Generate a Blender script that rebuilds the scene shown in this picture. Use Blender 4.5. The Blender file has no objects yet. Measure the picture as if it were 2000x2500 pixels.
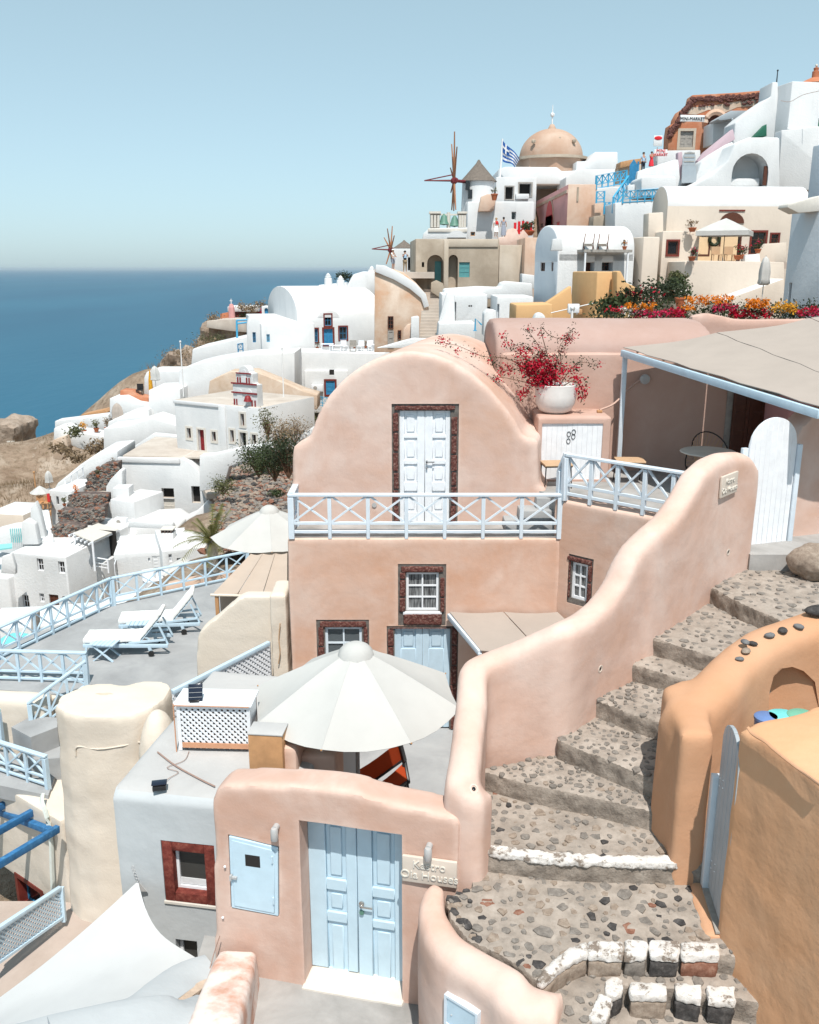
import bpy, bmesh, math, random
import numpy as np
from mathutils import Vector, Matrix, noise
R = math.radians
random.seed(7)
scene = bpy.context.scene
col = scene.collection

# ------------------------------------------------------------------ camera
FPX, PITCH = 2200.0, math.atan(594/2200.0)          # focal length in photo pixels, downward tilt
cam_d = bpy.data.cameras.new('camera'); cam = bpy.data.objects.new('camera', cam_d); col.objects.link(cam)
cam_d.sensor_fit = 'VERTICAL'; cam_d.sensor_height = 30.0; cam_d.lens = 30.0*FPX/2500.0
cam_d.clip_start = 0.1; cam_d.clip_end = 200000
cam.location = (0, 0, 0); cam.rotation_euler = (math.pi/2-PITCH, 0, 0)
scene.camera = cam

# ------------------------------------------------------------------ sky and sun
SUN = Vector((0.07, -0.52, 1.0)).normalized()      # direction towards the sun
SUN_EL = math.asin(SUN.z); SUN_AZ = math.atan2(SUN.x, SUN.y)
world = bpy.data.worlds.new('World'); scene.world = world; world.use_nodes = True
wn = world.node_tree.nodes; wl = world.node_tree.links
for n in list(wn): wn.remove(n)
w_out = wn.new('ShaderNodeOutputWorld'); w_bg = wn.new('ShaderNodeBackground'); w_sky = wn.new('ShaderNodeTexSky')
w_sky.sky_type = 'NISHITA'; w_sky.sun_disc = False
w_sky.sun_elevation = SUN_EL; w_sky.sun_rotation = SUN_AZ
w_sky.altitude = 0; w_sky.air_density = 0.9; w_sky.dust_density = 0.55; w_sky.ozone_density = 10
w_bg.inputs['Strength'].default_value = 0.138
w_hs = wn.new('ShaderNodeHueSaturation'); w_hs.inputs['Saturation'].default_value = .6; w_hs.inputs['Hue'].default_value = .473
w_mx = wn.new('ShaderNodeMix'); w_mx.data_type = 'RGBA'; w_mx.inputs[0].default_value = .42; w_mx.inputs[7].default_value = (2.95, 4.45, 4.85, 1)   # even milky veil of a hazy day
wl.new(w_sky.outputs[0], w_hs.inputs['Color']); wl.new(w_hs.outputs[0], w_mx.inputs[6]); wl.new(w_mx.outputs[2], w_bg.inputs[0]); wl.new(w_bg.outputs[0], w_out.inputs[0])
sun_d = bpy.data.lights.new('sun', 'SUN'); sun_d.energy = 4.6; sun_d.angle = R(0.53); sun_d.color = (1.0, 0.95, 0.88)
sun = bpy.data.objects.new('sun', sun_d); col.objects.link(sun)
sun.rotation_euler = SUN.to_track_quat('Z', 'Y').to_euler(); sun.location = (0, -20, 60)
vs = scene.view_settings
vs.view_transform = 'Standard'; vs.look = 'None'; vs.gamma = 1.0; vs.use_curve_mapping = False; vs.exposure = 0.18
scene.render.engine = 'CYCLES'
scene.cycles.max_bounces = 8; scene.cycles.diffuse_bounces = 4; scene.cycles.glossy_bounces = 3
scene.cycles.transparent_max_bounces = 12; scene.cycles.volume_bounces = 0

# ------------------------------------------------------------------ pixel rays -> places
CP, SP = math.cos(PITCH), math.sin(PITCH)
def ray(u, v):
    x = (u-1000)/FPX; y = -(v-1250)/FPX
    return Vector((x, CP+y*SP, -SP+y*CP))
def at(u, v, Y):
    d = ray(u, v); return d*(Y/d.y)
def atz(u, v, z):
    d = ray(u, v); return d*(z/d.z)
def proj(p):
    zc = p[1]*CP-p[2]*SP; yc = p[1]*SP+p[2]*CP
    return 1000+FPX*p[0]/zc, 1250-FPX*yc/zc
def interp(pts, x):
    if x <= pts[0][0]: return pts[0][1]
    for (a, b), (c, d) in zip(pts, pts[1:]):
        if x <= c: return b+(d-b)*(x-a)/max(c-a, 1e-9)
    return pts[-1][1]
def z_on_crest(x, y, crest, z0=-9.0, z1=3.0):
    """height at plan point (x,y) whose picture lies on the crest line"""
    for _ in range(40):
        zm = (z0+z1)/2; u, v = proj((x, y, zm))
        if v > interp(crest, u): z0 = zm
        else: z1 = zm
    return (z0+z1)/2

# ------------------------------------------------------------------ materials
MATS = {}
class NT:
    def __init__(s, name):
        s.m = bpy.data.materials.new(name); s.m.use_nodes = True
        s.t = s.m.node_tree; s.n = s.t.nodes; s.l = s.t.links
        s.b = s.n['Principled BSDF']; s.out = s.n['Material Output']
    def new(s, typ, **kw):
        n = s.n.new(typ)
        for k, v in kw.items(): setattr(n, k, v)
        return n
    def pos(s):
        if not hasattr(s, '_p'): s._p = s.new('ShaderNodeNewGeometry').outputs['Position']
        return s._p
    def obj(s):
        if not hasattr(s, '_o'): s._o = s.new('ShaderNodeTexCoord').outputs['Object']
        return s._o
    def noise(s, scale, detail=4, rough=.6, vec=None, stretch=None, dist=0):
        n = s.new('ShaderNodeTexNoise'); n.inputs['Scale'].default_value = scale
        n.inputs['Detail'].default_value = detail; n.inputs['Roughness'].default_value = rough
        n.inputs['Distortion'].default_value = dist
        v = vec if vec is not None else s.pos()
        if stretch:
            mp = s.new('ShaderNodeMapping'); mp.inputs['Scale'].default_value = stretch
            s.l.new(v, mp.inputs[0]); v = mp.outputs[0]
        s.l.new(v, n.inputs['Vector']); return n.outputs['Fac']
    def ramp(s, fac, stops):
        r = s.new('ShaderNodeValToRGB'); e = r.color_ramp.elements
        while len(e) < len(stops): e.new(.5)
        for el, (p, c) in zip(e, stops):
            el.position = p; el.color = (*c, 1) if not isinstance(c, (int, float)) else (c, c, c, 1)
        s.l.new(fac, r.inputs[0]); return r.outputs[0]
    def mix(s, fac, a, b, mode='MIX'):
        m = s.new('ShaderNodeMix', data_type='RGBA', blend_type=mode)
        for sock, val in ((m.inputs[0], fac), (m.inputs[6], a), (m.inputs[7], b)):
            if isinstance(val, (int, float)): sock.default_value = val
            elif isinstance(val, tuple): sock.default_value = (*val, 1)
            else: s.l.new(val, sock)
        return m.outputs[2]
    def bump(s, h, strength=.3, dist=.01, prev=None):
        b = s.new('ShaderNodeBump'); b.inputs['Strength'].default_value = strength; b.inputs['Distance'].default_value = dist
        s.l.new(h, b.inputs['Height'])
        if prev is not None: s.l.new(prev, b.inputs['Normal'])
        return b.outputs[0]
    def done(s, colr, rough=.8, normal=None, spec=.3, metal=0):
        if isinstance(colr, tuple): s.b.inputs['Base Color'].default_value = (*colr, 1)
        else: s.l.new(colr, s.b.inputs['Base Color'])
        if isinstance(rough, (int, float)): s.b.inputs['Roughness'].default_value = rough
        else: s.l.new(rough, s.b.inputs['Roughness'])
        s.b.inputs['Specular IOR Level'].default_value = spec; s.b.inputs['Metallic'].default_value = metal
        if normal is not None: s.l.new(normal, s.b.inputs['Normal'])
        return s.m
def sc(c, k): return tuple(min(.95, x*k) for x in c)
def stucco(name, c, pale=None, dark=None, scale=.9, amt=.6, bump=.25, fine=60, bdist=.006, streak=.25, edge=0):
    """painted lime plaster: clouded paint, faint run marks, trowel relief"""
    k = NT(name); pale = pale or sc(c, 1.12); dark = dark or sc(c, .88)
    a = k.noise(scale, 5, .62, dist=.4)
    cc = k.ramp(a, [(.30, dark), (.5, c), (.70, pale)])
    cc = k.mix(amt, c, cc)
    b = k.noise(2.2, 4, .65, stretch=(1, 1, .16))
    cc = k.mix(k.ramp(b, [(.52, 0.0), (.75, streak)]), cc, sc(c, .80))
    p = k.noise(7, 6, .7)
    cc = k.mix(k.ramp(p, [(.62, 0.0), (.80, .35)]), cc, pale)
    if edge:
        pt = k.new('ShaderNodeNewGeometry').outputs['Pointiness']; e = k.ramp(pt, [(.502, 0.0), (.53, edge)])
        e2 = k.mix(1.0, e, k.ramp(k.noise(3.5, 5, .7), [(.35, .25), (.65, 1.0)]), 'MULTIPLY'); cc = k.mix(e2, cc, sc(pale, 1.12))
    n1 = k.bump(k.noise(4.5, 3, .5), .35, .03)
    n2 = k.bump(k.noise(fine, 4, .6), bump, bdist, n1)
    MATS[name] = k.done(cc, .88, n2, .2); return MATS[name]
def paint(name, c, rough=.5, wear=None, spec=.35, grain=0, var=.06):
    k = NT(name); a = k.noise(6, 4, .6)
    cc = k.ramp(a, [(.3, sc(c, 1-var)), (.7, sc(c, 1+var))])
    nrm = None
    if wear:
        w = k.noise(9, 7, .72)
        cc = k.mix(k.ramp(w, [(.58, 0.0), (.68, .85)]), cc, wear)
    if grain:
        g = k.noise(30, 4, .6, stretch=(1, 1, .06)); nrm = k.bump(g, grain, .004)
    MATS[name] = k.done(cc, rough, nrm, spec); return MATS[name]
def rocky(name, c1, c2, c3, scale=4, bump=.7, bd=.03, rough=.9):
    k = NT(name); a = k.noise(scale, 7, .68); b = k.noise(scale*5, 5, .7)
    cc = k.ramp(a, [(.3, c1), (.5, c2), (.68, c3)])
    cc = k.mix(k.ramp(b, [(.5, 0.0), (.75, .6)]), cc, sc(c1, .7))
    n = k.bump(b, bump, bd*.3, k.bump(a, bump, bd))
    MATS[name] = k.done(cc, rough, n, .25); return MATS[name]

PINK = (.66, .43, .34)
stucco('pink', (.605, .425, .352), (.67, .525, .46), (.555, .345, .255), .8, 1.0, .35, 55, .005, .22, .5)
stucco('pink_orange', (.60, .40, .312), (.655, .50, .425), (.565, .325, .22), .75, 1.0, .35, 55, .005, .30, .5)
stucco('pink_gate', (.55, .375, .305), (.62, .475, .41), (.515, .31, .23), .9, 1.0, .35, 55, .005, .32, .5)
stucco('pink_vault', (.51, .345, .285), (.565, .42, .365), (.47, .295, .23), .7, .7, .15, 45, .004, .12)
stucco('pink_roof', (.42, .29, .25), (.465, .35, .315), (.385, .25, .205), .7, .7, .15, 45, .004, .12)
stucco('rose', (.60, .31, .30), None, None, .8, .6)
stucco('terracotta', (.47, .185, .10), (.54, .31, .21), (.40, .125, .06), .5, .7)
stucco('peach', (.60, .42, .32), (.68, .55, .45), (.52, .31, .2), .5, .7)
stucco('dome_peach', (.45, .31, .232), (.52, .395, .315), (.40, .25, .175), .35, .9, .4, 14, .03, .3)
stucco('peach_worn', (.60, .44, .33), (.72, .60, .50), (.56, .30, .17), .45, 1.0, .4, 20, .02)
stucco('orange', (.545, .305, .182), (.585, .36, .235), (.51, .26, .135), .8, .6, .3, 35, .008, .12)
stucco('orange_shade', (.66, .365, .205), (.70, .43, .265), (.61, .31, .155), .8, .8, .3, 5, .03, .12)
stucco('ochre', (.62, .385, .19), None, None, .5, .5)
stucco('cream', (.66, .585, .50), (.70, .635, .56), (.61, .53, .435), .7, .5, .35, 30, .012, .10)
stucco('cream_house', (.64, .56, .48), None, None, .4, .5)
stucco('yellow_cream', (.72, .53, .33), None, None, .4, .5)
stucco('white', (.65, .66, .665), (.70, .705, .71), (.585, .60, .61), .35, .9, .45, 9, .03, .25)
stucco('white_roof', (.66, .66, .66), (.71, .71, .71), (.59, .59, .595), .3, .9, .35, 8, .03, .12)
stucco('white_grey', (.66, .67, .68), (.72, .73, .735), (.60, .61, .625), .35, .6, .3, 14, .02, .12)
stucco('blue_grey', (.60, .645, .69), (.66, .70, .74), (.54, .58, .63), .35, .7, .3, 14, .02, .2)
stucco('grey_wall', (.47, .495, .51), (.51, .53, .545), (.43, .45, .465), .8, .5, .2, 40, .005, .15)
stucco('grey_roof', (.45, .445, .44), (.51, .50, .49), (.40, .395, .39), 1.2, .7, .2, 40, .005, .1)
stucco('floor_grey', (.33, .335, .34), (.40, .405, .405), (.26, .265, .27), .9, .9, .2, 25, .006, 0)
stucco('floor_dirty', (.33, .32, .31), (.42, .41, .40), (.24, .235, .225), 1.3, 1.0, .25, 25, .008, 0)
stucco('dusty', (.50, .44, .385), (.58, .53, .475), (.42, .36, .31), .6, .8)
stucco('tan_wall', (.40, .335, .265), (.50, .43, .35), (.32, .26, .20), .45, .9, .4, 14, .02, .3)
stucco('tan_light', (.52, .45, .37), (.60, .53, .45), (.44, .37, .29), .45, .9, .4, 14, .02, .3)
stucco('lilac', (.50, .38, .42), None, None, .5, .5)
stucco('sandy', (.55, .43, .335), (.61, .51, .42), (.48, .35, .25), .9, .9, .6, 12, .03, .1)
stucco('floor_beige', (.42, .345, .30), (.48, .40, .35), (.36, .29, .245), .9, .8, .2, 25, .006, 0)
paint('white_paint', (.78, .80, .83), .45, None, .35, .25)
paint('rail_paint', (.64, .71, .775), .42, None, .4, 0, .05)
paint('rail_blue', (.49, .625, .725), .42, None, .4, 0, .06)
paint('door_blue', (.49, .635, .73), .45, None, .35, .15, .05)
paint('gate_grey', (.36, .40, .43), .5, None, .35, .25)
paint('bright_blue', (.035, .22, .42), .5, (.10, .30, .46), .35, .2, .2)
paint('pergola_blue', (.035, .15, .33), .55, (.10, .27, .43), .3, .4, .3)
paint('sky_rail', (.06, .35, .57), .45)
paint('teal', (.10, .30, .31), .55, (.25, .36, .35))
paint('turquoise', (.16, .60, .60), .35)
paint('brown_wood', (.10, .035, .02), .5, (.05, .02, .012), .35, .4, .2)
paint('red_brown', (.16, .03, .022), .5, (.09, .016, .012), .35, .4, .25)
paint('red_trim', (.22, .018, .022), .5)
paint('wood', (.46, .25, .12), .55, None, .3, .5, .15)
paint('wood_edge', (.56, .29, .17), .55, None, .3, .3, .1)
paint('rush', (.50, .33, .20), .6, None, .3, .3)
paint('grey_wood', (.33, .31, .285), .7, (.22, .2, .18), .3, .5, .2)
paint('white_cloth', (.80, .80, .79), .9, None, .1, 0, .02)
paint('cushion', (.83, .83, .81), .95, None, .1, 0, .03)
paint('black_metal', (.018, .018, .02), .4, None, .4)
paint('grey_metal', (.42, .42, .42), .35, None, .5)
paint('red_plastic', (.55, .03, .03), .4)
paint('orange_plastic', (.75, .25, .03), .4)
paint('terracotta_pot', (.42, .13, .06), .75, None, .2)
paint('white_pot', (.74, .70, .67), .55, None, .3, 0, .04)
paint('rubber', (.02, .02, .02), .8)
paint('cable', (.33, .22, .18), .7)
paint('pipe', (.60, .64, .60), .5, (.35, .48, .42))
paint('skin', (.45, .25, .17), .6)
paint('hair_dark', (.018, .012, .01), .6)
paint('hair_fair', (.36, .23, .11), .6)
paint('red_cloth', (.60, .03, .045), .9)
paint('blue_cloth', (.36, .52, .68), .9)
paint('grey_cloth', (.28, .30, .36), .9)
paint('khaki_cloth', (.28, .21, .13), .9)
paint('dark_cloth', (.03, .035, .05), .9)
paint('purple_cloth', (.14, .12, .30), .9)
paint('sign_white', (.76, .76, .76), .5)
paint('sign_red', (.66, .02, .03), .5)
paint('sign_black', (.03, .035, .04), .5)
paint('flag_blue', (.03, .12, .38), .85)
paint('thatch', (.17, .145, .125), .95, (.10, .085, .07), .1, .8, .25)
paint('sail_red', (.15, .02, .025), .6)
paint('sail_wood', (.34, .15, .075), .65, None, .3, .4)
paint('bronze', (.10, .22, .17), .5)
paint('green_cloth', (.02, .12, .075), .8)
paint('stone_trim', (.62, .585, .53), .85)
paint('plaque', (.60, .525, .455), .8, None, .2)
rocky('lava_frame', (.045, .032, .03), (.13, .04, .032), (.30, .20, .165), 22, .9, .012)
rocky('cement_frame', (.10, .088, .08), (.15, .132, .12), (.21, .19, .17), 9, .4, .01)
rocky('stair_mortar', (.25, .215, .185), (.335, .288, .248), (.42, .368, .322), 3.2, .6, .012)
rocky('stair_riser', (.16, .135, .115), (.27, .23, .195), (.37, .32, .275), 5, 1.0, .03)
rocky('stone_grey', (.13, .117, .105), (.205, .183, .163), (.28, .255, .23), 14, .6, .008)
rocky('stone_dark', (.03, .028, .028), (.06, .056, .055), (.12, .112, .108), 14, .6, .008)
rocky('stone_tan', (.19, .145, .115), (.28, .225, .18), (.36, .30, .25), 14, .6, .008)
rocky('stone_red', (.15, .062, .04), (.23, .11, .075), (.32, .19, .14), 14, .6, .008)
k = NT('whitewash'); a_ = k.noise(7, 8, .72); b_ = k.noise(26, 5, .7)
MATS['whitewash'] = k.done(k.mix(k.ramp(b_, [(.55, 0.0), (.7, .55)]), k.ramp(a_, [(.40, (.22, .18, .15)), (.46, (.60, .57, .54)), (.62, (.74, .72, .70))]), (.40, .35, .31)), .92, k.bump(b_, .9, .008, k.bump(a_, .8, .02)), .2)
rocky('pebble_grey', (.10, .10, .105), (.15, .15, .155), (.19, .19, .19), 9, .3, .004)
rocky('rubble', (.10, .065, .055), (.22, .125, .095), (.38, .27, .22), 2.2, 1.0, .12)
rocky('drystone', (.055, .048, .048), (.13, .10, .09), (.27, .19, .155), 3.5, 1.0, .10)
rocky('cliff', (.19, .145, .115), (.33, .26, .205), (.46, .38, .315), .35, 1.0, .4)
rocky('dry_ground', (.22, .16, .115), (.34, .265, .205), (.43, .36, .295), .22, .9, .3)
def leafmat(name, c, var=.4, trans=.25):
    k = NT(name); a = k.noise(5, 3, .6)
    cc = k.ramp(a, [(.3, sc(c, 1-var)), (.7, sc(c, 1+var))])
    m = k.done(cc, .6, None, .25); k.b.inputs['Subsurface Weight'].default_value = 0
    tr = k.new('ShaderNodeBsdfTranslucent'); k.l.new(cc, tr.inputs[0])
    mx = k.new('ShaderNodeMixShader'); mx.inputs[0].default_value = trans
    k.l.new(k.b.outputs[0], mx.inputs[1]); k.l.new(tr.outputs[0], mx.inputs[2]); k.l.new(mx.outputs[0], k.out.inputs[0])
    MATS[name] = m
leafmat('leaf', (.055, .075, .03)); leafmat('leaf_dark', (.035, .048, .024)); leafmat('leaf_olive', (.12, .125, .055))
leafmat('palm', (.17, .17, .06)); leafmat('dry_brush', (.26, .19, .12)); leafmat('grass_green', (.13, .15, .05))
leafmat('bougain', (.50, .008, .035), .3, .3); leafmat('fl_orange', (.72, .22, .01), .25); leafmat('fl_pink', (.62, .03, .11), .25)
leafmat('fl_yellow', (.78, .40, .04), .25); leafmat('fl_white', (.75, .72, .65), .1); leafmat('twig', (.20, .115, .075))
def fabric(name, c, trans=.12, weave=220):
    k = NT(name); a = k.noise(1.4, 4, .6); cc = k.ramp(a, [(.3, sc(c, .95)), (.7, sc(c, 1.04))])
    k.done(cc, .9, k.bump(k.noise(2.5, 2, .5), .25, .02, k.bump(k.noise(weave, 2, .5), .1, .002)), .1)
    tr = k.new('ShaderNodeBsdfTranslucent'); k.l.new(cc, tr.inputs[0])
    mx = k.new('ShaderNodeMixShader'); mx.inputs[0].default_value = trans
    k.l.new(k.b.outputs[0], mx.inputs[1]); k.l.new(tr.outputs[0], mx.inputs[2]); k.l.new(mx.outputs[0], k.out.inputs[0])
    MATS[name] = k.m
fabric('canvas_white', (.61, .605, .585), .2); fabric('canvas_grey', (.63, .62, .60), .2); fabric('canvas_beige', (.45, .39, .345), .15)
fabric('canvas_tan', (.58, .48, .40), .15); fabric('sling_red', (.44, .065, .02), .25); fabric('sail_cloth', (.66, .665, .665), .2)
def glass(name, c, rough=.08):
    k = NT(name); MATS[name] = k.done(c, rough, None, .6)
glass('dark_glass', (.012, .013, .015)); glass('pane_glass', (.10, .115, .125), .12); glass('lit_glass', (.30, .32, .33), .2)
glass('dark_void', (.012, .010, .009), .9); glass('solar', (.01, .014, .03), .15); glass('pool', (.25, .62, .62), .05)
glass('chrome', (.5, .48, .46), .25); MATS['chrome'].node_tree.nodes['Principled BSDF'].inputs['Metallic'].default_value = .9
def curtain():
    k = NT('curtain_pane'); w = k.noise(9, 2, .5, k.obj(), (6, 1, .5))
    cc = k.ramp(w, [(.35, (.05, .052, .055)), (.65, (.27, .28, .285))]); MATS['curtain_pane'] = k.done(cc, .25, None, .5)
curtain()
rocky('old_red', (.07, .016, .012), (.17, .035, .026), (.26, .085, .06), 12, .6, .008)
glass('pane_dark', (.05, .05, .048), .35)
MATS['pane_dark'].node_tree.nodes['Principled BSDF'].inputs['Specular IOR Level'].default_value = .25
def M(n): return MATS[n]

# ------------------------------------------------------------------ mesh builder
class MB:
    def __init__(s): s.v = []; s.f = []
    def add(s, vs, fs):
        o = len(s.v); s.v += [Vector(p) for p in vs]; s.f += [tuple(i+o for i in f) for f in fs]; return s
    def box(s, x0, x1, y0, y1, z0, z1):
        if x0 > x1: x0, x1 = x1, x0
        if y0 > y1: y0, y1 = y1, y0
        if z0 > z1: z0, z1 = z1, z0
        return s.add([(x0,y0,z0),(x1,y0,z0),(x1,y1,z0),(x0,y1,z0),(x0,y0,z1),(x1,y0,z1),(x1,y1,z1),(x0,y1,z1)],
                     [(0,3,2,1),(4,5,6,7),(0,1,5,4),(1,2,6,5),(2,3,7,6),(3,0,4,7)])
    def bar(s, a, b, w, h=None, up=(0,0,1)):
        a = Vector(a); b = Vector(b); h = h or w; d = (b-a).normalized(); up = Vector(up)
        if abs(d.dot(up)) > .98: up = Vector((0,1,0))
        x = d.cross(up).normalized()*(w/2); y = x.cross(d).normalized()*(h/2)
        return s.add([a-x-y,a+x-y,a+x+y,a-x+y,b-x-y,b+x-y,b+x+y,b-x+y],
                     [(0,1,2,3),(4,7,6,5),(0,4,5,1),(1,5,6,2),(2,6,7,3),(3,7,4,0)])
    def tube(s, pts, r, n=6, r2=None):
        pts = [Vector(p) for p in pts]; rings = []; m = len(pts)
        for i, p in enumerate(pts):
            d = (pts[min(i+1,m-1)]-pts[max(i-1,0)]).normalized()
            up = Vector((0,0,1)) if abs(d.z) < .95 else Vector((0,1,0))
            x = d.cross(up).normalized(); y = x.cross(d)
            rr = r if r2 is None else r+(r2-r)*i/max(m-1,1)
            rings.append([p+(x*math.cos(t)+y*math.sin(t))*rr for t in [2*math.pi*k/n for k in range(n)]])
        return s.loft(rings)
    def loft(s, rings, caps=True, closed=True):
        n = len(rings[0]); vs = [p for r in rings for p in r]; fs = []
        for i in range(len(rings)-1):
            for k in range(n if closed else n-1):
                a = i*n+k; b = i*n+(k+1)%n; fs.append((a, b, b+n, a+n))
        if caps: fs.append(tuple(range(n-1,-1,-1))); fs.append(tuple((len(rings)-1)*n+k for k in range(n)))
        return s.add(vs, fs)
    def lathe(s, prof, n=16, c=(0,0,0), squash=1.0):
        rings = [[(c[0]+r*math.cos(2*math.pi*k/n), c[1]+squash*r*math.sin(2*math.pi*k/n), c[2]+z) for k in range(n)] for r, z in prof]
        return s.loft(rings)
    def prism(s, poly, lo, hi, axis='y'):
        """poly: list of 2D points; extruded along axis between lo and hi"""
        n = len(poly); ar = sum(poly[i][0]*poly[(i+1)%n][1]-poly[(i+1)%n][0]*poly[i][1] for i in range(n))
        if ar < 0: poly = poly[::-1]
        if axis == 'y': A = [(p[0], lo, p[1]) for p in poly]; B = [(p[0], hi, p[1]) for p in poly]
        elif axis == 'x': A = [(lo, p[0], p[1]) for p in poly]; B = [(hi, p[0], p[1]) for p in poly]
        else: A = [(p[0], p[1], lo) for p in poly]; B = [(p[0], p[1], hi) for p in poly]
        fs = [tuple(range(n)), tuple(range(2*n-1, n-1, -1))]+[(i, i+n, (i+1)%n+n, (i+1)%n) for i in range(n)]
        return s.add(A+B, fs)
    def prism_v(s, pts, down):
        """closed slab: given 3D top outline, straight down by `down`"""
        n = len(pts); A = [Vector(p) for p in pts]; B = [p-Vector((0,0,down)) for p in A]
        return s.add(A+B, [tuple(range(n)), tuple(range(2*n-1, n-1, -1))]+[(i, i+n, (i+1)%n+n, (i+1)%n) for i in range(n)])
    def ico(s, c, r, sub=1, jit=0, scl=(1,1,1), seed=0, spin=False):
        bm = bmesh.new(); bmesh.ops.create_icosphere(bm, subdivisions=sub, radius=1); rnd = random.Random(seed)
        if spin: bmesh.ops.rotate(bm, verts=bm.verts, matrix=Matrix.Rotation(rnd.uniform(0, 6), 3, (rnd.random(), rnd.random(), rnd.random()+.1)))
        vs = [(Vector(c)+Vector((v.co.x*scl[0], v.co.y*scl[1], v.co.z*scl[2]))*r*(1+rnd.uniform(-jit, jit))) for v in bm.verts]
        fs = [tuple(v.index for v in f.verts) for f in bm.faces]; bm.free(); return s.add(vs, fs)
    def xf(s, m): s.v = [m @ p for p in s.v]; return s
    def mesh(s, name='mesh', fixn=True):
        me = bpy.data.meshes.new(name); me.from_pydata([tuple(p) for p in s.v], [], s.f); 
        if fixn:
            bm = bmesh.new(); bm.from_mesh(me); bmesh.ops.recalc_face_normals(bm, faces=bm.faces); bm.to_mesh(me); bm.free()
        return me

TMP = bpy.data.scenes.new('tmp')
def bake(me, mods, cutter=None):
    """run modifiers on a mesh in a scratch scene and return the resulting mesh"""
    o = bpy.data.objects.new('t', me); TMP.collection.objects.link(o); co = None
    for kind, kw in mods:
        if kind == 'BOOLEAN' and co is None:
            co = bpy.data.objects.new('c', cutter); TMP.collection.objects.link(co)
        md = o.modifiers.new('m', kind)
        for k, v in kw.items(): setattr(md, k, v)
        if kind == 'BOOLEAN': md.object = co; md.operation = 'DIFFERENCE'; md.solver = 'EXACT'
    TMP.view_layers[0].update(); dg = TMP.view_layers[0].depsgraph
    out = bpy.data.meshes.new_from_object(o.evaluated_get(dg))
    bpy.data.objects.remove(o); bpy.data.meshes.remove(me)
    if co: bpy.data.objects.remove(co); bpy.data.meshes.remove(cutter)
    return out
def wobble(me, amp, scale):
    n = len(me.vertices); co = np.empty(n*3, np.float32); me.vertices.foreach_get('co', co)
    nr = np.empty(n*3, np.float32); me.vertex_normals.foreach_get('vector', nr); nz = noise.noise; off = Vector((9, 3, 1))
    c3 = co.reshape(-1, 3); k = np.empty(n, np.float32)
    for i in range(n):
        p = Vector(c3[i])*scale; k[i] = nz(p)+.5*nz(p*2.7+off)
    c3 += nr.reshape(-1, 3)*(k*amp)[:, None]
    me.vertices.foreach_set('co', co); me.update()
def shade(me, ang=40):
    me.polygons.foreach_set('use_smooth', [True]*len(me.polygons)); me.set_sharp_from_angle(angle=R(ang)); me.update()

# ------------------------------------------------------------------ things and parts
WM = {}
def tag(o, label, cat, group=None):
    o['label'] = label; o['category'] = cat
    if group: o['group'] = group
    return o
class Thing:
    """an Empty at a thing's base; local x along its front, local y away from the viewer, z up"""
    def __init__(s, name, label, cat, loc=(0,0,0), rz=0, group=None, kind=None):
        s.o = bpy.data.objects.new(name, None); col.objects.link(s.o); s.o.empty_display_size = .2
        s.o.location = loc; s.o.rotation_euler = (0, 0, rz)
        s.M = Matrix.Translation(Vector(loc)) @ Matrix.Rotation(rz, 4, 'Z'); s.I = s.M.inverted()
        WM[s.o.name] = s.M
        if kind: s.o['kind'] = kind
        if label: tag(s.o, label, cat, group)
    def L(s, p): return s.I @ Vector(p)
    def W(s, p): return s.M @ Vector(p)
    def px(s, u, v, y=0.0):
        d = s.I.to_3x3() @ ray(u, v); o = s.I @ Vector((0,0,0)); return o+d*((y-o.y)/d.y)
    def sx(s, u, v, x):
        d = s.I.to_3x3() @ ray(u, v); o = s.I @ Vector((0,0,0)); return o+d*((x-o.x)/d.x)
    def pz(s, u, v, z):
        d = s.I.to_3x3() @ ray(u, v); o = s.I @ Vector((0,0,0)); return o+d*((z-o.z)/d.z)
    def rect(s, u0, v0, u1, v1, y=0.0):
        """picture rectangle -> local x0,x1,z0,z1 on the plane y"""
        um, vm = (u0+u1)/2, (v0+v1)/2
        return s.px(u0, vm, y).x, s.px(u1, vm, y).x, s.px(um, v1, y).z, s.px(um, v0, y).z
    def part(s, name, mb, mat, parent=None, world=False, bevel=0, smooth=None, segs=2, kind=None):
        return part(name, mb, mat, parent or s.o, s.I if world else None, bevel, smooth, segs, kind)
def part(name, mb, mat, parent=None, xf=None, bevel=0, smooth=None, segs=2, kind=None):
    if isinstance(mb, MB):
        if xf is not None: mb.xf(xf)
        me = mb.mesh(name)
        if bevel: me = bake(me, [('BEVEL', dict(width=bevel, segments=segs, limit_method='ANGLE', angle_limit=R(35)))])
    else: me = mb
    me.name = name
    if smooth or bevel: shade(me, smooth or 42)
    for mn in (mat if isinstance(mat, (list, tuple)) else [mat]): me.materials.append(M(mn))
    o = bpy.data.objects.new(name, me); col.objects.link(o)
    if parent is not None: o.parent = parent
    if kind: o['kind'] = kind
    return o
def struct(name, mb, mat, bevel=0, smooth=None):
    o = part(name, mb, mat, None, None, bevel, smooth); o['kind'] = 'structure'; return o
def inst(src_mesh, name, parent, loc, rot=(0,0,0), scl=(1,1,1)):
    o = bpy.data.objects.new(name, src_mesh); col.objects.link(o); o.parent = parent
    o.location = loc; o.rotation_euler = rot; o.scale = scl; return o
def copy_tree(o, parent=None):
    c = o.copy(); col.objects.link(c); c.parent = parent
    for ch in list(o.children): copy_tree(ch, c)
    return c
from mathutils.bvhtree import BVHTree
def surface(o):
    """ray tester for a finished part (world space)"""
    m = Matrix(); p = o.parent
    if p is not None: m = WM[p.name]
    me = o.data; return BVHTree.FromPolygons([m @ v.co for v in me.vertices], [tuple(f.vertices) for f in me.polygons])
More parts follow.
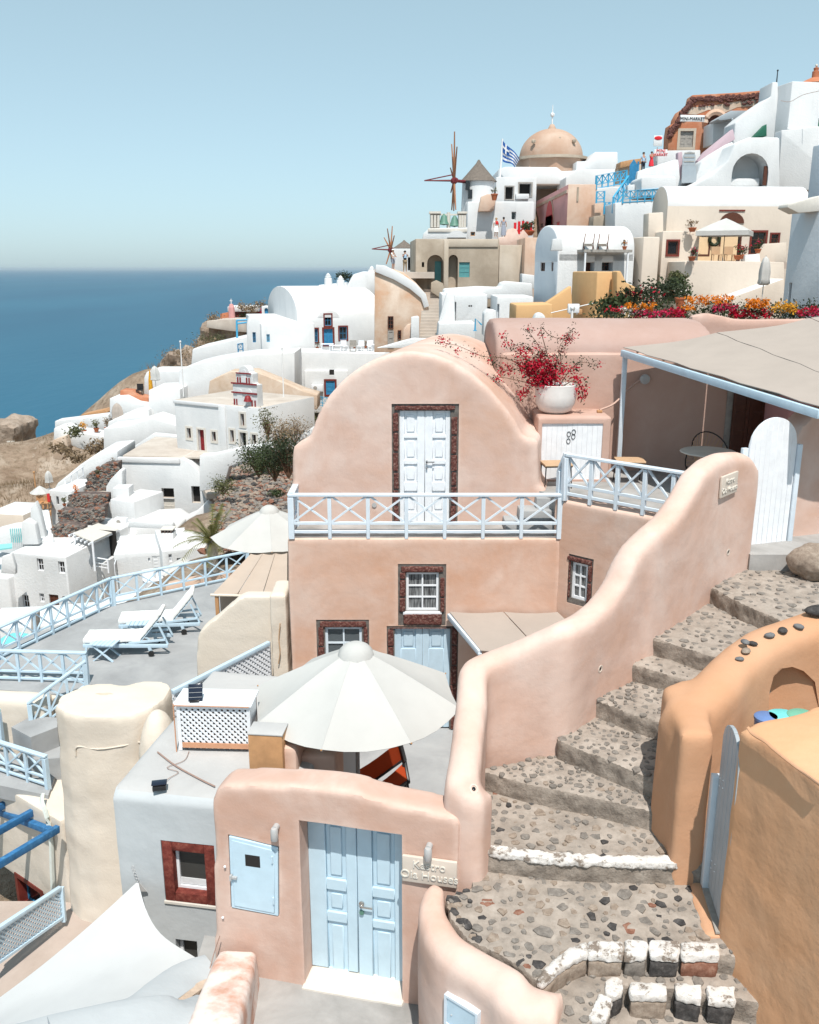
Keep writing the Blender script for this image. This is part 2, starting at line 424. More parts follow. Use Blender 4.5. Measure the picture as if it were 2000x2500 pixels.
def hit(bvh, u, v, fallback=None):
    loc, nrm, _, _ = bvh.ray_cast(Vector((0,0,0)), ray(u, v).normalized()); return (loc, nrm) if loc is not None else (fallback, Vector((0,-1,0)))
def solid(mb, voxel=None, smooth=6, amp=0, nsc=1.5, cuts=None, bevel=0, segs=3):
    """a plaster mass: rounded, slightly uneven, then openings cut sharp"""
    me = mb.mesh() if isinstance(mb, MB) else mb; mods = []
    if bevel: mods.append(('BEVEL', dict(width=bevel, segments=segs, limit_method='ANGLE', angle_limit=R(30))))
    if voxel: mods += [('REMESH', dict(mode='VOXEL', voxel_size=voxel)), ('SMOOTH', dict(factor=.5, iterations=smooth))]
    if mods: me = bake(me, mods)
    if amp: wobble(me, amp, nsc)
    if cuts is not None and len(cuts.v): me = bake(me, [('BOOLEAN', {})], cuts.mesh())
    shade(me, 38); return me
# ------------------------------------------------------------------ kit: windows, doors, railings, umbrellas, plants
def framed(x0, x1, z0, z1, y0, y1, w, nx=1, nz=1, m=None):
    m = m or w*.6; b = MB()
    b.box(x0, x0+w, y0, y1, z0, z1).box(x1-w, x1, y0, y1, z0, z1)
    b.box(x0+w, x1-w, y0, y1, z0, z0+w).box(x0+w, x1-w, y0, y1, z1-w, z1)
    ix0, ix1, iz0, iz1 = x0+w, x1-w, z0+w, z1-w
    for i in range(1, nx):
        c = ix0+(ix1-ix0)*i/nx; b.box(c-m/2, c+m/2, y0+.004, y1-.004, iz0, iz1)
    for j in range(1, nz):
        c = iz0+(iz1-iz0)*j/nz
        for i in range(nx):
            a = ix0+(ix1-ix0)*i/nx+(m/2 if i else 0); e = ix0+(ix1-ix0)*(i+1)/nx-(m/2 if i < nx-1 else 0)
            b.box(a, e, y0+.004, y1-.004, c-m/2, c+m/2)
    return b
def window(T, r, y, mat='white_paint', w=.05, nx=2, nz=2, pane='pane_glass', d=.05, sill=None, name='window', parent=None, surround=None):
    x0, x1, z0, z1 = r
    wo = T.part(name, framed(x0, x1, z0, z1, y, y+d, w, nx, nz), mat, parent)
    T.part('pane', MB().box(x0+w*.5, x1-w*.5, y+d*.55, y+d*.75, z0+w*.5, z1-w*.5), pane, wo)
    if sill: T.part('sill', MB().box(x0-.06, x1+.06, y-sill[0], y+d*.5, z0-.07, z0-.002), sill[1], wo, bevel=.012)
    if surround:
        sw, sm, sy = surround
        T.part('surround', framed(x0-sw, x1+sw, z0-sw, z1+sw, sy-.03, sy+.05, sw), sm, wo)
    return wo
def plain_door(T, r, y, mat, d=.05, panels=3, leaves=1, name='door', parent=None, handle=None):
    x0, x1, z0, z1 = r; lw = (x1-x0)/leaves; first = None
    for i in range(leaves):
        a, b = x0+i*lw+(.003 if i else 0), x0+(i+1)*lw-(.003 if i < leaves-1 else 0); s = min(.11, (b-a)*.2)
        m = framed(a, b, z0, z1, y, y+d, s, 1, panels, s*.9)
        m.box(a+s*.5, b-s*.5, y+d*.5, y+d*.8, z0+s*.5, z1-s*.5)
        o = T.part(name, m, mat, parent); first = first or o
    if handle: T.part('handle', MB().box(handle[0], handle[0]+.12, y-.06, y-.04, handle[1], handle[1]+.02).box(handle[0], handle[0]+.03, y-.06, y, handle[1]-.02, handle[1]+.04), 'chrome', first)
    return first
def panel_leaf(T, x0, x1, z0, z1, y, mat, rows, sl, sr, parent=None, name='door_leaf', proud=.03):
    """a door leaf: stiles and rails proud of raised panels; rows = [(z0,z1)...]"""
    m = MB().box(x0, x0+sl, y, y+.05, z0, z1).box(x1-sr, x1, y, y+.05, z0, z1)
    zs = [z0]+[q for r in rows for q in r]+[z1]
    for k in range(0, len(zs), 2): m.box(x0+sl, x1-sr, y+.0015, y+.05, zs[k], zs[k+1])
    o = T.part(name, m, mat, parent, bevel=.006, segs=1)
    for (a, b) in rows:
        T.part('panel', MB().box(x0+sl, x1-sr, y+proud, y+.045, a, b).box(x0+sl+.05, x1-sr-.05, y+proud*.4, y+proud, a+.05, b-.05), mat, o, bevel=.008, segs=1)
    return o
def arch_poly(x0, x1, z0, z1, rise=None, n=10):
    r = (x1-x0)/2; rise = rise or r; c = (x0+x1)/2
    return [(x0, z0), (x1, z0)]+[(c+r*math.cos(math.pi*k/n), z1-rise+rise*math.sin(math.pi*k/n)) for k in range(n+1)]
def railing(name, label, cat, runs, h, mat, pw=.07, group=None, low=.34, base=.06, cap=.09, posts=None, kind='X', bw=.04):
    """runs: list of base polylines [(p0,p1,npanels),...] in world space; every post, rail and brace is its own part"""
    p0 = runs[0][0]; T = Thing(name, label, cat, p0, 0, group)
    for (a, b, n) in runs:
        a = Vector(a); b = Vector(b); up = Vector((0,0,1)); pts = [a+(b-a)*i/n for i in range(n+1)]
        for i, p in enumerate(pts):
            big = (i in (0, n)); w = pw*1.25 if big else pw*.8
            T.part('post', MB().bar(p-up*.03, p+up*(h-cap*.45), w, w, up=(b-a).normalized()), mat, world=True, bevel=.005, segs=1)
        e = (b-a).normalized()*pw*.6; side = (b-a).normalized().cross(up).normalized()
        T.part('top_rail', MB().bar(a-e+up*h, b+e+up*h, pw*1.35, cap*.55), mat, world=True, bevel=.008, segs=1)
        for zz, nm in ((h*low, 'middle_rail'), (base, 'bottom_rail')):
            if zz: T.part(nm, MB().bar(a+up*zz, b+up*zz, pw*.62, pw*.62), mat, world=True, bevel=.004, segs=1)
        if kind == 'X':
            d = (b-a)/n; du = d.normalized()*pw*.4
            for i in range(n):
                q0, q1 = pts[i]+du, pts[i+1]-du; zl, zh = up*(h*low+pw*.3), up*(h-cap*.28)
                T.part('brace', MB().bar(q0+zl+side*.006, q1+zh+side*.006, bw, bw*.8), mat, world=True)
                T.part('brace', MB().bar(q0+zh-side*.006, q1+zl-side*.006, bw, bw*.8), mat, world=True)
        elif kind == 'V':
            for i in range(n):
                for k in range(1, 5):
                    p = pts[i]+(pts[i+1]-pts[i])*k/5
                    T.part('baluster', MB().bar(p+up*base, p+up*(h-cap*.3), bw*.7, bw*.7), mat, world=True)
    return T
def lattice(T, parent, P, nA, nB, w, mat, off=.006, name='slat'):
    """diagonal lattice on quad P=[bl,br,tr,tl] (world); each slat a part"""
    bl, br, tr, tl = [Vector(p) for p in P]; ex = br-bl; ez = tl-bl; n = ex.cross(ez).normalized()
    W, H = ex.length, ez.length; st = (W+H)/nA
    def pt(x, z): return bl+ex*(x/W)+ez*(z/H)+(tr-tl-ex)*(x/W)*(z/H)
    for sgn in (1, -1):
        for k in range(1, nA):
            c = k*st
            if sgn == 1: a = (max(0, c-H), min(c, H)); b = (min(c, W), max(0, c-W))
            else: a = (max(0, W-c), max(0, c-W)); b = (min(W, W-c+H), min(c, H))
            p, q = pt(*a), pt(*b)
            if (p-q).length < w*1.5: continue
            T.part(name, MB().bar(p+n*off*sgn, q+n*off*sgn, w, .008, up=n), mat, parent, world=True)
def umbrella(name, label, c, rad, zrim, ztop, floor, mat, n=8, rot=0, group=None, cap=True, base=True, sag=.05, poler=.025, polemat='grey_metal', cat='umbrella', valance=0):
    T = Thing(name, label, cat, (c[0], c[1], floor), rot, group); zr, zt = zrim-floor, ztop-floor
    rr = .19*rad if cap else .02
    can = MB(); K = 5
    for i in range(n):
        a0, a1 = 2*math.pi*i/n, 2*math.pi*(i+1)/n; rows = []
        for j in range(K+1):
            t = j/K; r = rr*.62+(rad-rr*.62)*t; z = zt-.10*(zt-zr)*(1 if cap else 0)-(zt-zr)*(.9 if cap else 1)*t**1.08
            row = []
            for q in range(5):
                s = q/4; p = Vector((math.cos(a0), math.sin(a0), 0))*(1-s)+Vector((math.cos(a1), math.sin(a1), 0))*s
                row.append(p*r+Vector((0, 0, z-sag*rad*t*math.sin(math.pi*s)*.9)))
            rows.append(row)
        g = MB().loft(rows, caps=False, closed=False)
        T.part('canopy_panel', bake(g.mesh(fixn=False), [('SOLIDIFY', dict(thickness=.006))]), mat, smooth=60)
        tip = Vector((math.cos(a0), math.sin(a0), 0))*rad+Vector((0,0,zr))
        T.part('rib', MB().bar(Vector((0,0,zt-.14*rad)), tip-Vector((0,0,.02)), .018, .018), polemat)
        T.part('rib_tip', MB().ico(tip+Vector((math.cos(a0), math.sin(a0), 0))*.01, .014), 'wood')
        T.part('seam', MB().tube([Vector((math.cos(a0)*(rr*.62+(rad-rr*.62)*t), math.sin(a0)*(rr*.62+(rad-rr*.62)*t), .004+zt-.10*(zt-zr)*(1 if cap else 0)-(zt-zr)*(.9 if cap else 1)*t**1.08)) for t in (0, .25, .5, .75, 1)], .005, 4), mat)
        if valance:
            b0 = Vector((math.cos(a0), math.sin(a0), 0))*rad+Vector((0,0,zr)); b1 = Vector((math.cos(a1), math.sin(a1), 0))*rad+Vector((0,0,zr)); dv = Vector((0,0,-valance))
            T.part('valance', bake(MB().add([b0, b1, b1+dv, b0+dv], [(0,1,2,3)]).mesh(fixn=False), [('SOLIDIFY', dict(thickness=.006))]), mat)
    if cap:
        g = MB(); m = n*4; rings = []
        for j, (r, z) in enumerate([(.02, .03), (.07, .022), (.12, -.004), (.158, -.05), (.174, -.112)]):
            rings.append([(math.cos(2*math.pi*k/m)*rad*r*(1+(.03*math.cos(n*2*math.pi*k/m) if j > 2 else 0)), math.sin(2*math.pi*k/m)*rad*r*(1+(.03*math.cos(n*2*math.pi*k/m) if j > 2 else 0)), zt+.02+rad*z+(rad*.022*math.cos(n*2*math.pi*k/m+math.pi) if j == 4 else 0)) for k in range(m)])
        g.loft(rings); T.part('vent_cap', g, mat, smooth=70)
    T.part('pole', MB().tube([(0,0,.02), (0,0,zt-.03)], poler, 10), polemat, smooth=60)
    if base: T.part('base', MB().lathe([(0,0),(.25,0),(.26,.03),(.24,.07),(.04,.09),(.04,.3),(0,.3)], 16), 'grey_metal', smooth=40)
    return T
def closed_umbrella(label, p, h, mat='canvas_white', group=None, r=.16):
    T = Thing('closed_umbrella', label, 'umbrella', p, 0, group)
    T.part('pole', MB().tube([(0,0,0),(0,0,h*1.02)], .03, 6), 'grey_metal')
    m = 16; rings = []
    for z, k in [(.36,.75),(.40,1.15),(.5,1.0),(.62,1.05),(.70,1.0),(.85,.8),(.95,.5),(1.0,.08)]:
        rings.append([(math.cos(2*math.pi*i/m)*r*k*(1+.18*math.cos(5*2*math.pi*i/m)), math.sin(2*math.pi*i/m)*r*k*(1+.18*math.cos(5*2*math.pi*i/m)), h*z) for i in range(m)])
    T.part('folded_canopy', MB().loft(rings), mat, smooth=60)
    T.part('base', MB().lathe([(0,0),(.25,0),(.25,.06),(0,.06)], 10), 'grey_metal'); return T
def leaf_cloud(mb, pts, size, rnd, n=1, spread=.05, flat=.0):
    for p in pts:
        for _ in range(n):
            c = Vector(p)+Vector((rnd.gauss(0, spread), rnd.gauss(0, spread), rnd.gauss(0, spread)))
            a = Vector((rnd.uniform(-1,1), rnd.uniform(-1,1), rnd.uniform(-.6,1))).normalized()
            b = a.cross(Vector((rnd.uniform(-1,1), rnd.uniform(-1,1), rnd.uniform(-1,1)))).normalized(); s = size*rnd.uniform(.6, 1.3)
            mb.add([c-a*s, c+b*s*.45, c+a*s, c-b*s*.45], [(0,1,2,3)])
def bush(name, label, base, rx, ry, h, leaves=400, size=.05, mat='leaf', flower=None, nf=0, group=None, seed=1, stems=7, twig='twig', cat='shrub', fsize=None, clump=.22, zmin=.1):
    rnd = random.Random(seed); T = Thing(name, label, cat, base, 0, group); st = MB(); tips = []
    for i in range(stems):
        a = rnd.uniform(0, 6.28); r = rnd.uniform(.25, 1); tip = Vector((math.cos(a)*rx*r, math.sin(a)*ry*r, h*rnd.uniform(.55, 1)*(1-.35*r)))
        mid = tip*.5+Vector((rnd.uniform(-.1,.1)*rx, rnd.uniform(-.1,.1)*ry, h*.12))
        st.tube([(0,0,0), mid, tip], max(.006, .02*h), 4, .003); tips.append((mid, tip))
    T.part('stem', st, twig); lv = MB(); fl = MB(); k = max(1, leaves//(stems*3))
    pts = []
    for mid, tip in tips:
        for t in (.25, .6, 1.0): pts.append(mid+(tip-mid)*t)
    leaf_cloud(lv, pts, size, rnd, k, clump*max(rx, h*.5))
    lv.v = [Vector((p.x, p.y, max(p.z, zmin*h*.3))) for p in lv.v]
    T.part('foliage', lv, mat)
    if flower:
        fp = [p+Vector((rnd.gauss(0, clump*rx), rnd.gauss(0, clump*ry), rnd.uniform(0, .25*h))) for p in pts]
        leaf_cloud(fl, fp, fsize or size*.9, rnd, max(1, nf//len(fp)), clump*.35*max(rx, .5*h)); T.part('blossom', fl, flower)
    return T
def pot(T, c, r, h, mat='terracotta_pot', parent=None, name='pot'):
    return T.part(name, MB().lathe([(0,0),(r*.62,0),(r*.95,h*.8),(r*1.05,h*.82),(r*1.05,h),(r*.85,h),(r*.8,h*.85),(0,h*.85)], 14, c), mat, parent, smooth=40)
def potted(label, p, r, h, ph, mat='leaf', flower=None, group=None, seed=1, potmat='terracotta_pot', nl=160, cat='potted plant', size=.05):
    r *= .55; h *= .55; ph *= .62; size *= .6
    T = bush('potted_plant', label, p, r*1.3, r*1.3, ph+h, nl, size, mat, flower, 60, group, seed, 6, cat=cat)
    for o in T.o.children:
        if o.name.split('.')[0] in ('foliage', 'blossom', 'stem'): o.location.z = h*.55
    pot(T, (0,0,0), r, h, potmat); return T
def text_mesh(body, size, depth, align='CENTER', space=1.0):
    c = bpy.data.curves.new('lettering', 'FONT'); c.body = body; c.size = size; c.extrude = depth; c.align_x = align; c.space_character = space; c.resolution_u = 3
    o = bpy.data.objects.new('t', c); TMP.collection.objects.link(o); TMP.view_layers[0].update(); dg = TMP.view_layers[0].depsgraph
    me = bpy.data.meshes.new_from_object(o.evaluated_get(dg)); bpy.data.objects.remove(o); bpy.data.curves.remove(c)
    me.transform(Matrix.Rotation(math.pi/2, 4, 'X')); return me
def cable(name, label, pts, r, mat='cable', cat='cable', sag=0):
    o = part(name, MB().tube(pts, r, 5), mat, None, None, 0, 60); tag(o, label, cat); return o
def curve_pts(pts, n=6):
    """Catmull-Rom through points"""
    pts = [Vector(p) for p in pts]; q = [pts[0]*2-pts[1]]+pts+[pts[-1]*2-pts[-2]]; out = []
    for i in range(1, len(q)-2):
        for k in range(n):
            t = k/n; a, b, c, d = q[i-1], q[i], q[i+1], q[i+2]
            out.append(.5*((2*b)+(c-a)*t+(2*a-5*b+4*c-d)*t*t+(3*b-a-3*c+d)*t**3))
    return out+[pts[-1]]
def wall_loft(stations, cr=.75):
    """stations: (x,y,thickness,zbottom,ztop); rounded crest"""
    rings = []; m = len(stations)
    for i, (x, y, t, zb, zt) in enumerate(stations):
        a = stations[max(i-1,0)]; b = stations[min(i+1,m-1)]; d = Vector((b[0]-a[0], b[1]-a[1], 0)).normalized(); n = Vector((d.y, -d.x, 0))
        c = Vector((x, y, 0)); r = t/2; ring = [c-n*r+Vector((0,0,zb)), c+n*r+Vector((0,0,zb))]
        for k in range(0, 7):
            th = math.pi*k/6; ring.append(c+n*(r*math.cos(th))+Vector((0,0,zt-r*cr+r*cr*math.sin(th))))
        rings.append(ring)
    return MB().loft(rings)
# ================================================================== the pink cave house
BAL = -4.72; TER = -4.05; COURT = -8.6
H = Thing('pink_house', 'pink plastered cave house with arched facade and blue balcony railing', 'house', (0, 15.7, COURT))
hz = lambda z: z-COURT
# lower wall
x0, x1 = H.px(699, 1311).x, H.px(1371, 1311).x
cuts = MB()
W1 = H.rect(972, 1377, 1089, 1528); W2 = H.rect(774, 1513, 902, 1660); D1 = H.rect(945, 1514, 1118, 1720)
D1 = (D1[0], D1[1], .02, W1[2]-.004)
for r in (W1, W2): cuts.box(r[0], r[1], -.2, .11, r[2], r[3])
cuts.box(D1[0], D1[1], -.21, .13, -.3, D1[3])
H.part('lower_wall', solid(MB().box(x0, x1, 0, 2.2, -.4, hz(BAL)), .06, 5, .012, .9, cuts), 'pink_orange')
def lava_frame(T, r, inner, y, seed, bottom=True, top=True):
    """dark cement band with rough lava blocks standing in it"""
    x0, x1, z0, z1 = r; a, b, c, d = inner; rnd = random.Random(seed)
    fr = MB().box(x0, a, y, y+.09, z0, z1).box(b, x1, y, y+.09, z0, z1).box(a, b, y, y+.09, d, z1)
    if bottom: fr.box(a, b, y, y+.09, z0, c)
    o = T.part('stone_frame', fr, 'cement_frame')
    def blk(xa, xb, za, zb):
        me = solid(MB().box(xa, xb, y-.035, y+.04, za, zb), .016, 2, .010, 26); T.part('frame_stone', me, 'lava_frame', o)
    for xa, xb in ((x0+.02, a-.015), (b+.015, x1-.02)):
        z = max(z0, c)-.02
        while z < d-.12:
            hh = min(rnd.uniform(.26, .42), d+.02-z); blk(xa+rnd.uniform(0, .02), xb-rnd.uniform(0, .015), z+.015, z+hh-.015); z += hh
    if top: blk(a-.09, b+.08, d+.012, min(z1-.04, d+.12))
    if bottom and c-z0 > .15: blk(a-.05, b+.06, z0+.03, c-.05)
    return o
I1 = H.rect(992, 1394, 1071, 1488, .1); lava_frame(H, W1, I1, .012, 3)
window(H, I1, .05, 'white_paint', .045, 2, 3, 'curtain_pane', .05, (.06, 'white_paint'))
I2 = H.rect(796, 1527, 885, 1640, .1); lava_frame(H, W2, I2, .012, 4)
window(H, I2, .05, 'rail_paint', .05, 2, 3, 'pane_glass', .05)
ID = H.rect(964, 1529, 1098, 1720, .12); ID = (ID[0], ID[1], .03, ID[3]); lava_frame(H, D1, ID, .014, 5, False)
zt = ID[3]; mid = (ID[0]+ID[1])/2
for a, b in ((ID[0], mid-.003), (mid+.003, ID[1])):
    panel_leaf(H, a, b, ID[2], zt, .06, 'rail_blue', [(.15, .62), (.72, 1.12), (zt-.43, zt-.04)], .12, .12)
# arch facade and vault behind it
FY = .8
prof = [(710,1330),(711,1110),(716,1088),(733,1077),(752,1070)]
A = [(757,1060),(775,1010),(800,967),(835,928),(870,901),(910,878),(955,862),(1005,857),(1055,864),(1100,881),(1150,911),(1195,950),(1230,992),(1258,1030),(1276,1066)]
prof += A+[(1296,1070),(1314,1078),(1317,1190),(1333,1192),(1333,1330)]
pp = [H.px(u, v, FY) for u, v in prof]; g = MB()
nP = len(pp); back = 4.6; sh = .95
rings = [[Vector((p.x+sh*t, FY+back*t, p.z)) for p in pp] for t in (0, .25, .5, .75, 1)]
g.loft(rings)
DU = H.rect(957, 986, 1119, 1290, FY); DU = (DU[0], DU[1], hz(BAL)+.0, DU[3]); cuts = MB().box(DU[0], DU[1], FY-.3, FY+.16, hz(BAL)-.3, DU[3])
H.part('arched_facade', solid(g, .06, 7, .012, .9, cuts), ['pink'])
IU = H.rect(976, 1001, 1098, 1290, FY+.12); IU = (IU[0], IU[1], hz(BAL)+.03, IU[3])
lava_frame(H, DU, IU, FY+.03, 6, False)
zb, zt = IU[2], IU[3]; hh = zt-zb; mid = (IU[0]+IU[1])/2
rows = [(zb+.10*hh, zb+.29*hh), (zb+.37*hh, zb+.53*hh), (zb+.57*hh, zb+.76*hh), (zb+.79*hh, zb+.985*hh)]
for i, (a, b) in enumerate(((IU[0], mid-.003), (mid+.003, IU[1]))):
    lf = panel_leaf(H, a, b, zb, zt, FY+.07, 'white_paint', rows, .085 if i == 0 else .14, .14 if i == 0 else .085)
lh = H.px(1040, 1127, FY+.07)
H.part('handle', MB().box(lh.x, lh.x+.16, FY+.01, FY+.03, lh.z-.012, lh.z+.012).box(lh.x, lh.x+.03, FY+.01, FY+.07, lh.z-.03, lh.z+.03).box(lh.x, lh.x+.03, FY+.03, FY+.07, lh.z-.14, lh.z-.09), 'chrome', lf, bevel=.004)
H.part('meter_plate', MB().lathe([(0,0),(.045,0),(.045,.012),(0,.012)], 12).xf(Matrix.Translation(H.px(914, 1233, FY-.004)) @ Matrix.Rotation(math.pi/2, 4, 'X')), 'grey_metal')
H.part('balcony_floor', MB().box(x0+.04, x1+.35, .05, FY+.06, hz(BAL)-.02, hz(BAL)+.012), 'floor_dirty')
# three little steps from the balcony up to the patio
for i, (ua, ub, ys) in enumerate(((1232, 1334, .1), (1268, 1350, .28), (1310, 1372, .5))):
    a = H.px(ua, 1300, .4).x; H.part('step', MB().box(a, x1+.30, .22+i*.16, FY+1.2, hz(BAL)+.014, hz(BAL)+.2*(i+1)), 'floor_grey', bevel=.02)
br = railing('balcony_railing', 'pale blue crossed railing along the arched house balcony', 'railing',
    [((x0+.10, 15.74, BAL), (H.px(1366, 1311).x, 15.74, BAL), 7), ((x0+.10, 15.80, BAL), (x0+.10, 16.45, BAL), 1)], .79, 'rail_paint', .085, low=.33, base=.10)
# ------------------------------------------------------------------ patio house: upper vault, wall, cupboard, awning
P = Thing('patio_house', 'pink vaulted patio house with shaded terrace behind the arched house', 'house', (0, 18.3, TER))
pz_ = lambda z: z-TER
led = P.px(1400, 862).z
xl, xr = P.px(1222, 900).x, 12.0
P.part('wall', solid(MB().box(xl, xr, 0, 1.6, -.6, led), .07, 4, .01, .9), 'pink_vault')
vt = P.px(1450, 777, 1.7).z; vx0 = P.px(1207, 830, .6).x; vx1 = P.px(1742, 815, .5).x
poly = [(.12, -.5), (.12, led-.05)]+[(1.75-1.63*math.cos(math.pi*k/12), led-.05+(vt-led+.05)*math.sin(math.pi*k/12)**.85) for k in range(1, 12)]+[(3.4, led-.05), (3.4, -.5)]
P.part('vault', solid(MB().prism(poly, vx0, vx1, 'x'), .08, 10, .012, .8), 'pink_roof')
P.part('rear_wall', solid(MB().prism([(P.px(1690,772,3).x, -.5), (P.px(1690,772,3).x, P.px(1690,770,3).z), (P.px(1730,766,3).x, P.px(1730,765,3).z), (P.px(1800,782,3).x, P.px(1800,780,3).z), (14, P.px(1900,778,3).z), (14, -.5)], 3.0, 3.35), .08, 4, .01), 'pink_vault')
sd = P.rect(1783, 955, 1862, 1120, 0); sd = (sd[0], sd[1], .02, sd[3])
P.part('door_recess', MB().box(sd[0]-.12, sd[1]+.5, -.03, -.005, 0, sd[3]+.15), 'grey_wood')
plain_door(P, sd, -.09, 'brown_wood', .05, 4, 2)
P.part('side_wall', solid(MB().box(P.px(1862,1000).x, P.px(1862,1000).x+4, -1.3, -.02, -.4, P.px(1862, 985, -1.3).z), .07, 4, .01), 'rose')
# cupboard with white board doors
cf = -1.0; c0 = P.rect(1312, 1016, 1492, 1165, cf); c0 = (c0[0], c0[1], 0, c0[3])
q = P.rect(1322, 1034, 1470, 1156, cf); q = (q[0], q[1], .04, q[3])
P.part('cupboard', solid(MB().box(c0[0], c0[1], cf, .05, -.3, c0[3]), .05, 4, .008, 1, MB().box(q[0], q[1], cf-.2, cf+.09, q[2], q[3])), 'pink_vault')
nb = 12; bw_ = (q[1]-q[0])/nb
for i in range(nb):
    P.part('board', MB().box(q[0]+i*bw_+.0012, q[0]+(i+1)*bw_-.0012, cf+.03, cf+.055, q[2], q[3]), 'white_paint')
for i, (uu, vv) in enumerate(((1389, 1060), (1400, 1066), (1388, 1077), (1401, 1055))):
    c = P.px(uu, vv, cf+.02); P.part('cupboard_ring', MB().tube([(c.x+.035*math.cos(t), cf+.02, c.z+.05*math.sin(t)) for t in [k*math.pi/6 for k in range(13)]], .006, 4), 'black_metal')
lv = P.px(1462, 1015, -.5); P.part('socket', MB().box(lv.x-.05, lv.x+.05, -.6, -.5, c0[3]+.002, c0[3]+.05), 'wood', bevel=.01)
lb = P.px(1575, 926, -.1)
P.part('wall_light', MB().lathe([(0,0),(.10,0),(.10,.05),(.07,.06),(0,.06)], 16).xf(Matrix.Translation(Vector((lb.x, -.06, lb.z))) @ Matrix.Rotation(math.pi/2, 4, 'X')), 'grey_metal', smooth=40)
P.part('conduit', MB().tube(curve_pts([(lv.x, -.55, c0[3]+.05), P.px(1500, 985, -.3), P.px(1540, 945, -.1), (lb.x-.03, -.06, lb.z+.02)], 4), .02, 6), 'pink_vault', smooth=60)
# awning: blue beam, post, sewn canvas strips
aA = at(1520, 862, 18.0); aB = at(2003, 1012, 12.7); aD = at(2000, 786, 18.2)+Vector((.0, 0, 0)); aC = aB+Vector((3.6, .4, .55)); aD2 = aA+(aD-aA)*1.9
AW = Thing('patio_awning', 'beige canvas awning on a pale blue beam over the pink patio', 'awning', at(1532, 1150, 18.0))
AW.part('beam', MB().bar(aA, aB, .09, .13), 'rail_blue', world=True, bevel=.01)
AW.part('post', MB().bar(Vector((aA.x+.06, 18.02, TER)), Vector((aA.x+.06, 18.02, aA.z-.07)), .09, .09, (1,0,0)), 'rail_paint', world=True, bevel=.008)
up = Vector((0,0,.10)); n = 4
for i in range(n):
    s0, s1 = i/n+.0015, (i+1)/n-.0015
    e = [aA+(aD2-aA)*s0, aB+(aC-aB)*s0, aB+(aC-aB)*s1, aA+(aD2-aA)*s1]; rows = []
    for j in range(13):
        t = j/12; a = e[0]+(e[1]-e[0])*t; b = e[3]+(e[2]-e[3])*t; rows.append([a+(b-a)*k/6+up+Vector((0,0,-.05*math.sin(math.pi*k/6)+.012*math.sin(j*2.1+k))) for k in range(7)])
    AW.part('canvas_strip', bake(MB().loft(rows, caps=False, closed=False).xf(AW.I).mesh(fixn=False), [('SOLIDIFY', dict(thickness=.012))]), 'canvas_beige', smooth=60)
for i in range(6):
    p = aA+(aB-aA)*(i+.4)/6+Vector((.10, 0, .08)); AW.part('lacing', MB().ico(p, .028, 1), 'wood_edge', world=True)
# patio floor and the wing wall that carries it
wl0 = Vector((2.72, 15.72, 0)); wr = atz(1640, 1292, TER-.1)
dv0 = (Vector((wr.x, wr.y, 0))-wl0).normalized(); nv0 = Vector((-dv0.y, dv0.x, 0)); fp0 = wl0+nv0*.2; fp1 = wl0+dv0*((Vector((wr.x, wr.y, 0))-wl0).length+.7)+nv0*.2
fl = [(fp0.x, fp0.y), (fp1.x, fp1.y), (5.0, 12.6), (6.4, 12.6), (7.6, 18.35), (2.2, 18.35), (2.2, 16.9)]
struct('patio_floor', MB().prism(fl, TER-.35, TER, 'z'), 'floor_dirty')
W = Thing('wing_wall', 'pink plastered wall below the patio railing with a stone framed side window', 'wall', (2.72, 15.72, COURT), math.atan2(wr.y-15.72, wr.x-2.72))
Lw = (Vector((wr.x, wr.y, 0))-wl0).length+.9
sw = W.rect(1386, 1358, 1447, 1480)
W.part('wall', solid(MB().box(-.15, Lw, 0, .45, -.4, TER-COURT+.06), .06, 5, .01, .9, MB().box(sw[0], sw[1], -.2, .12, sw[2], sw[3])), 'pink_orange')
si = W.rect(1401, 1372, 1440, 1462, .1); lava_frame(W, sw, si, .012, 9)
window(W, si, .05, 'white_paint', .05, 2, 3, 'curtain_pane', .05)
a = atz(1385, 1203, TER); b = atz(1668, 1300, TER)
dvec = (Vector((wr.x, wr.y, 0))-wl0).normalized(); rl = Vector((2.80, 15.70, TER+.06))
railing('patio_railing', 'pale blue crossed railing along the pink patio edge', 'railing', [(rl, rl+dvec*2.55, 5), (rl-Vector((.02, 0, 0)), Vector((2.72, 15.86, BAL+.45)), 1)], .80, 'rail_paint', .085, low=.33, base=.10)
# stools, chair, table on the patio
def stool(label, p, rz):
    T = Thing('rush_stool', label, 'stool', p, rz, None); w, d, h = .26, .2, .45
    for sx in (-1, 1):
        for sy in (-1, 1): T.part('leg', MB().tube([(sx*w, sy*d, 0), (sx*(w-.02), sy*(d-.02), h-.02)], .011, 6), 'black_metal')
    for i in range(9): T.part('rush_strand', MB().tube([(-w-.01, -d+i*d/4, h), (w+.01, -d+i*d/4, h)], .026, 6), 'rush')
    T.part('frame', MB().tube([(-w,-d,h-.03),(w,-d,h-.03),(w,d,h-.03),(-w,d,h-.03),(-w,-d,h-.03)], .01, 5), 'black_metal')
stool('rush seated stool with black legs before the white cupboard doors', Vector((at(1357, 1165, 16.9).x, 16.9, TER)), .1)
stool('rush seated stool with black legs under the wall light', Vector((at(1536, 1150, 17.2).x, 17.2, TER)), -.05)
cp = atz(1735, 1150, TER); cp = Vector((at(1715, 1080, 17.3).x, 17.3, TER))
T = Thing('shell_chair', 'round backed black string chair in the shaded patio', 'chair', cp, -.9)
for k in range(4): T.part('leg', MB().tube([(.25*math.cos(k*1.57+.8), .25*math.sin(k*1.57+.8), .3), (.33*math.cos(k*1.57+.8), .33*math.sin(k*1.57+.8), 0)], .012, 5), 'black_metal')
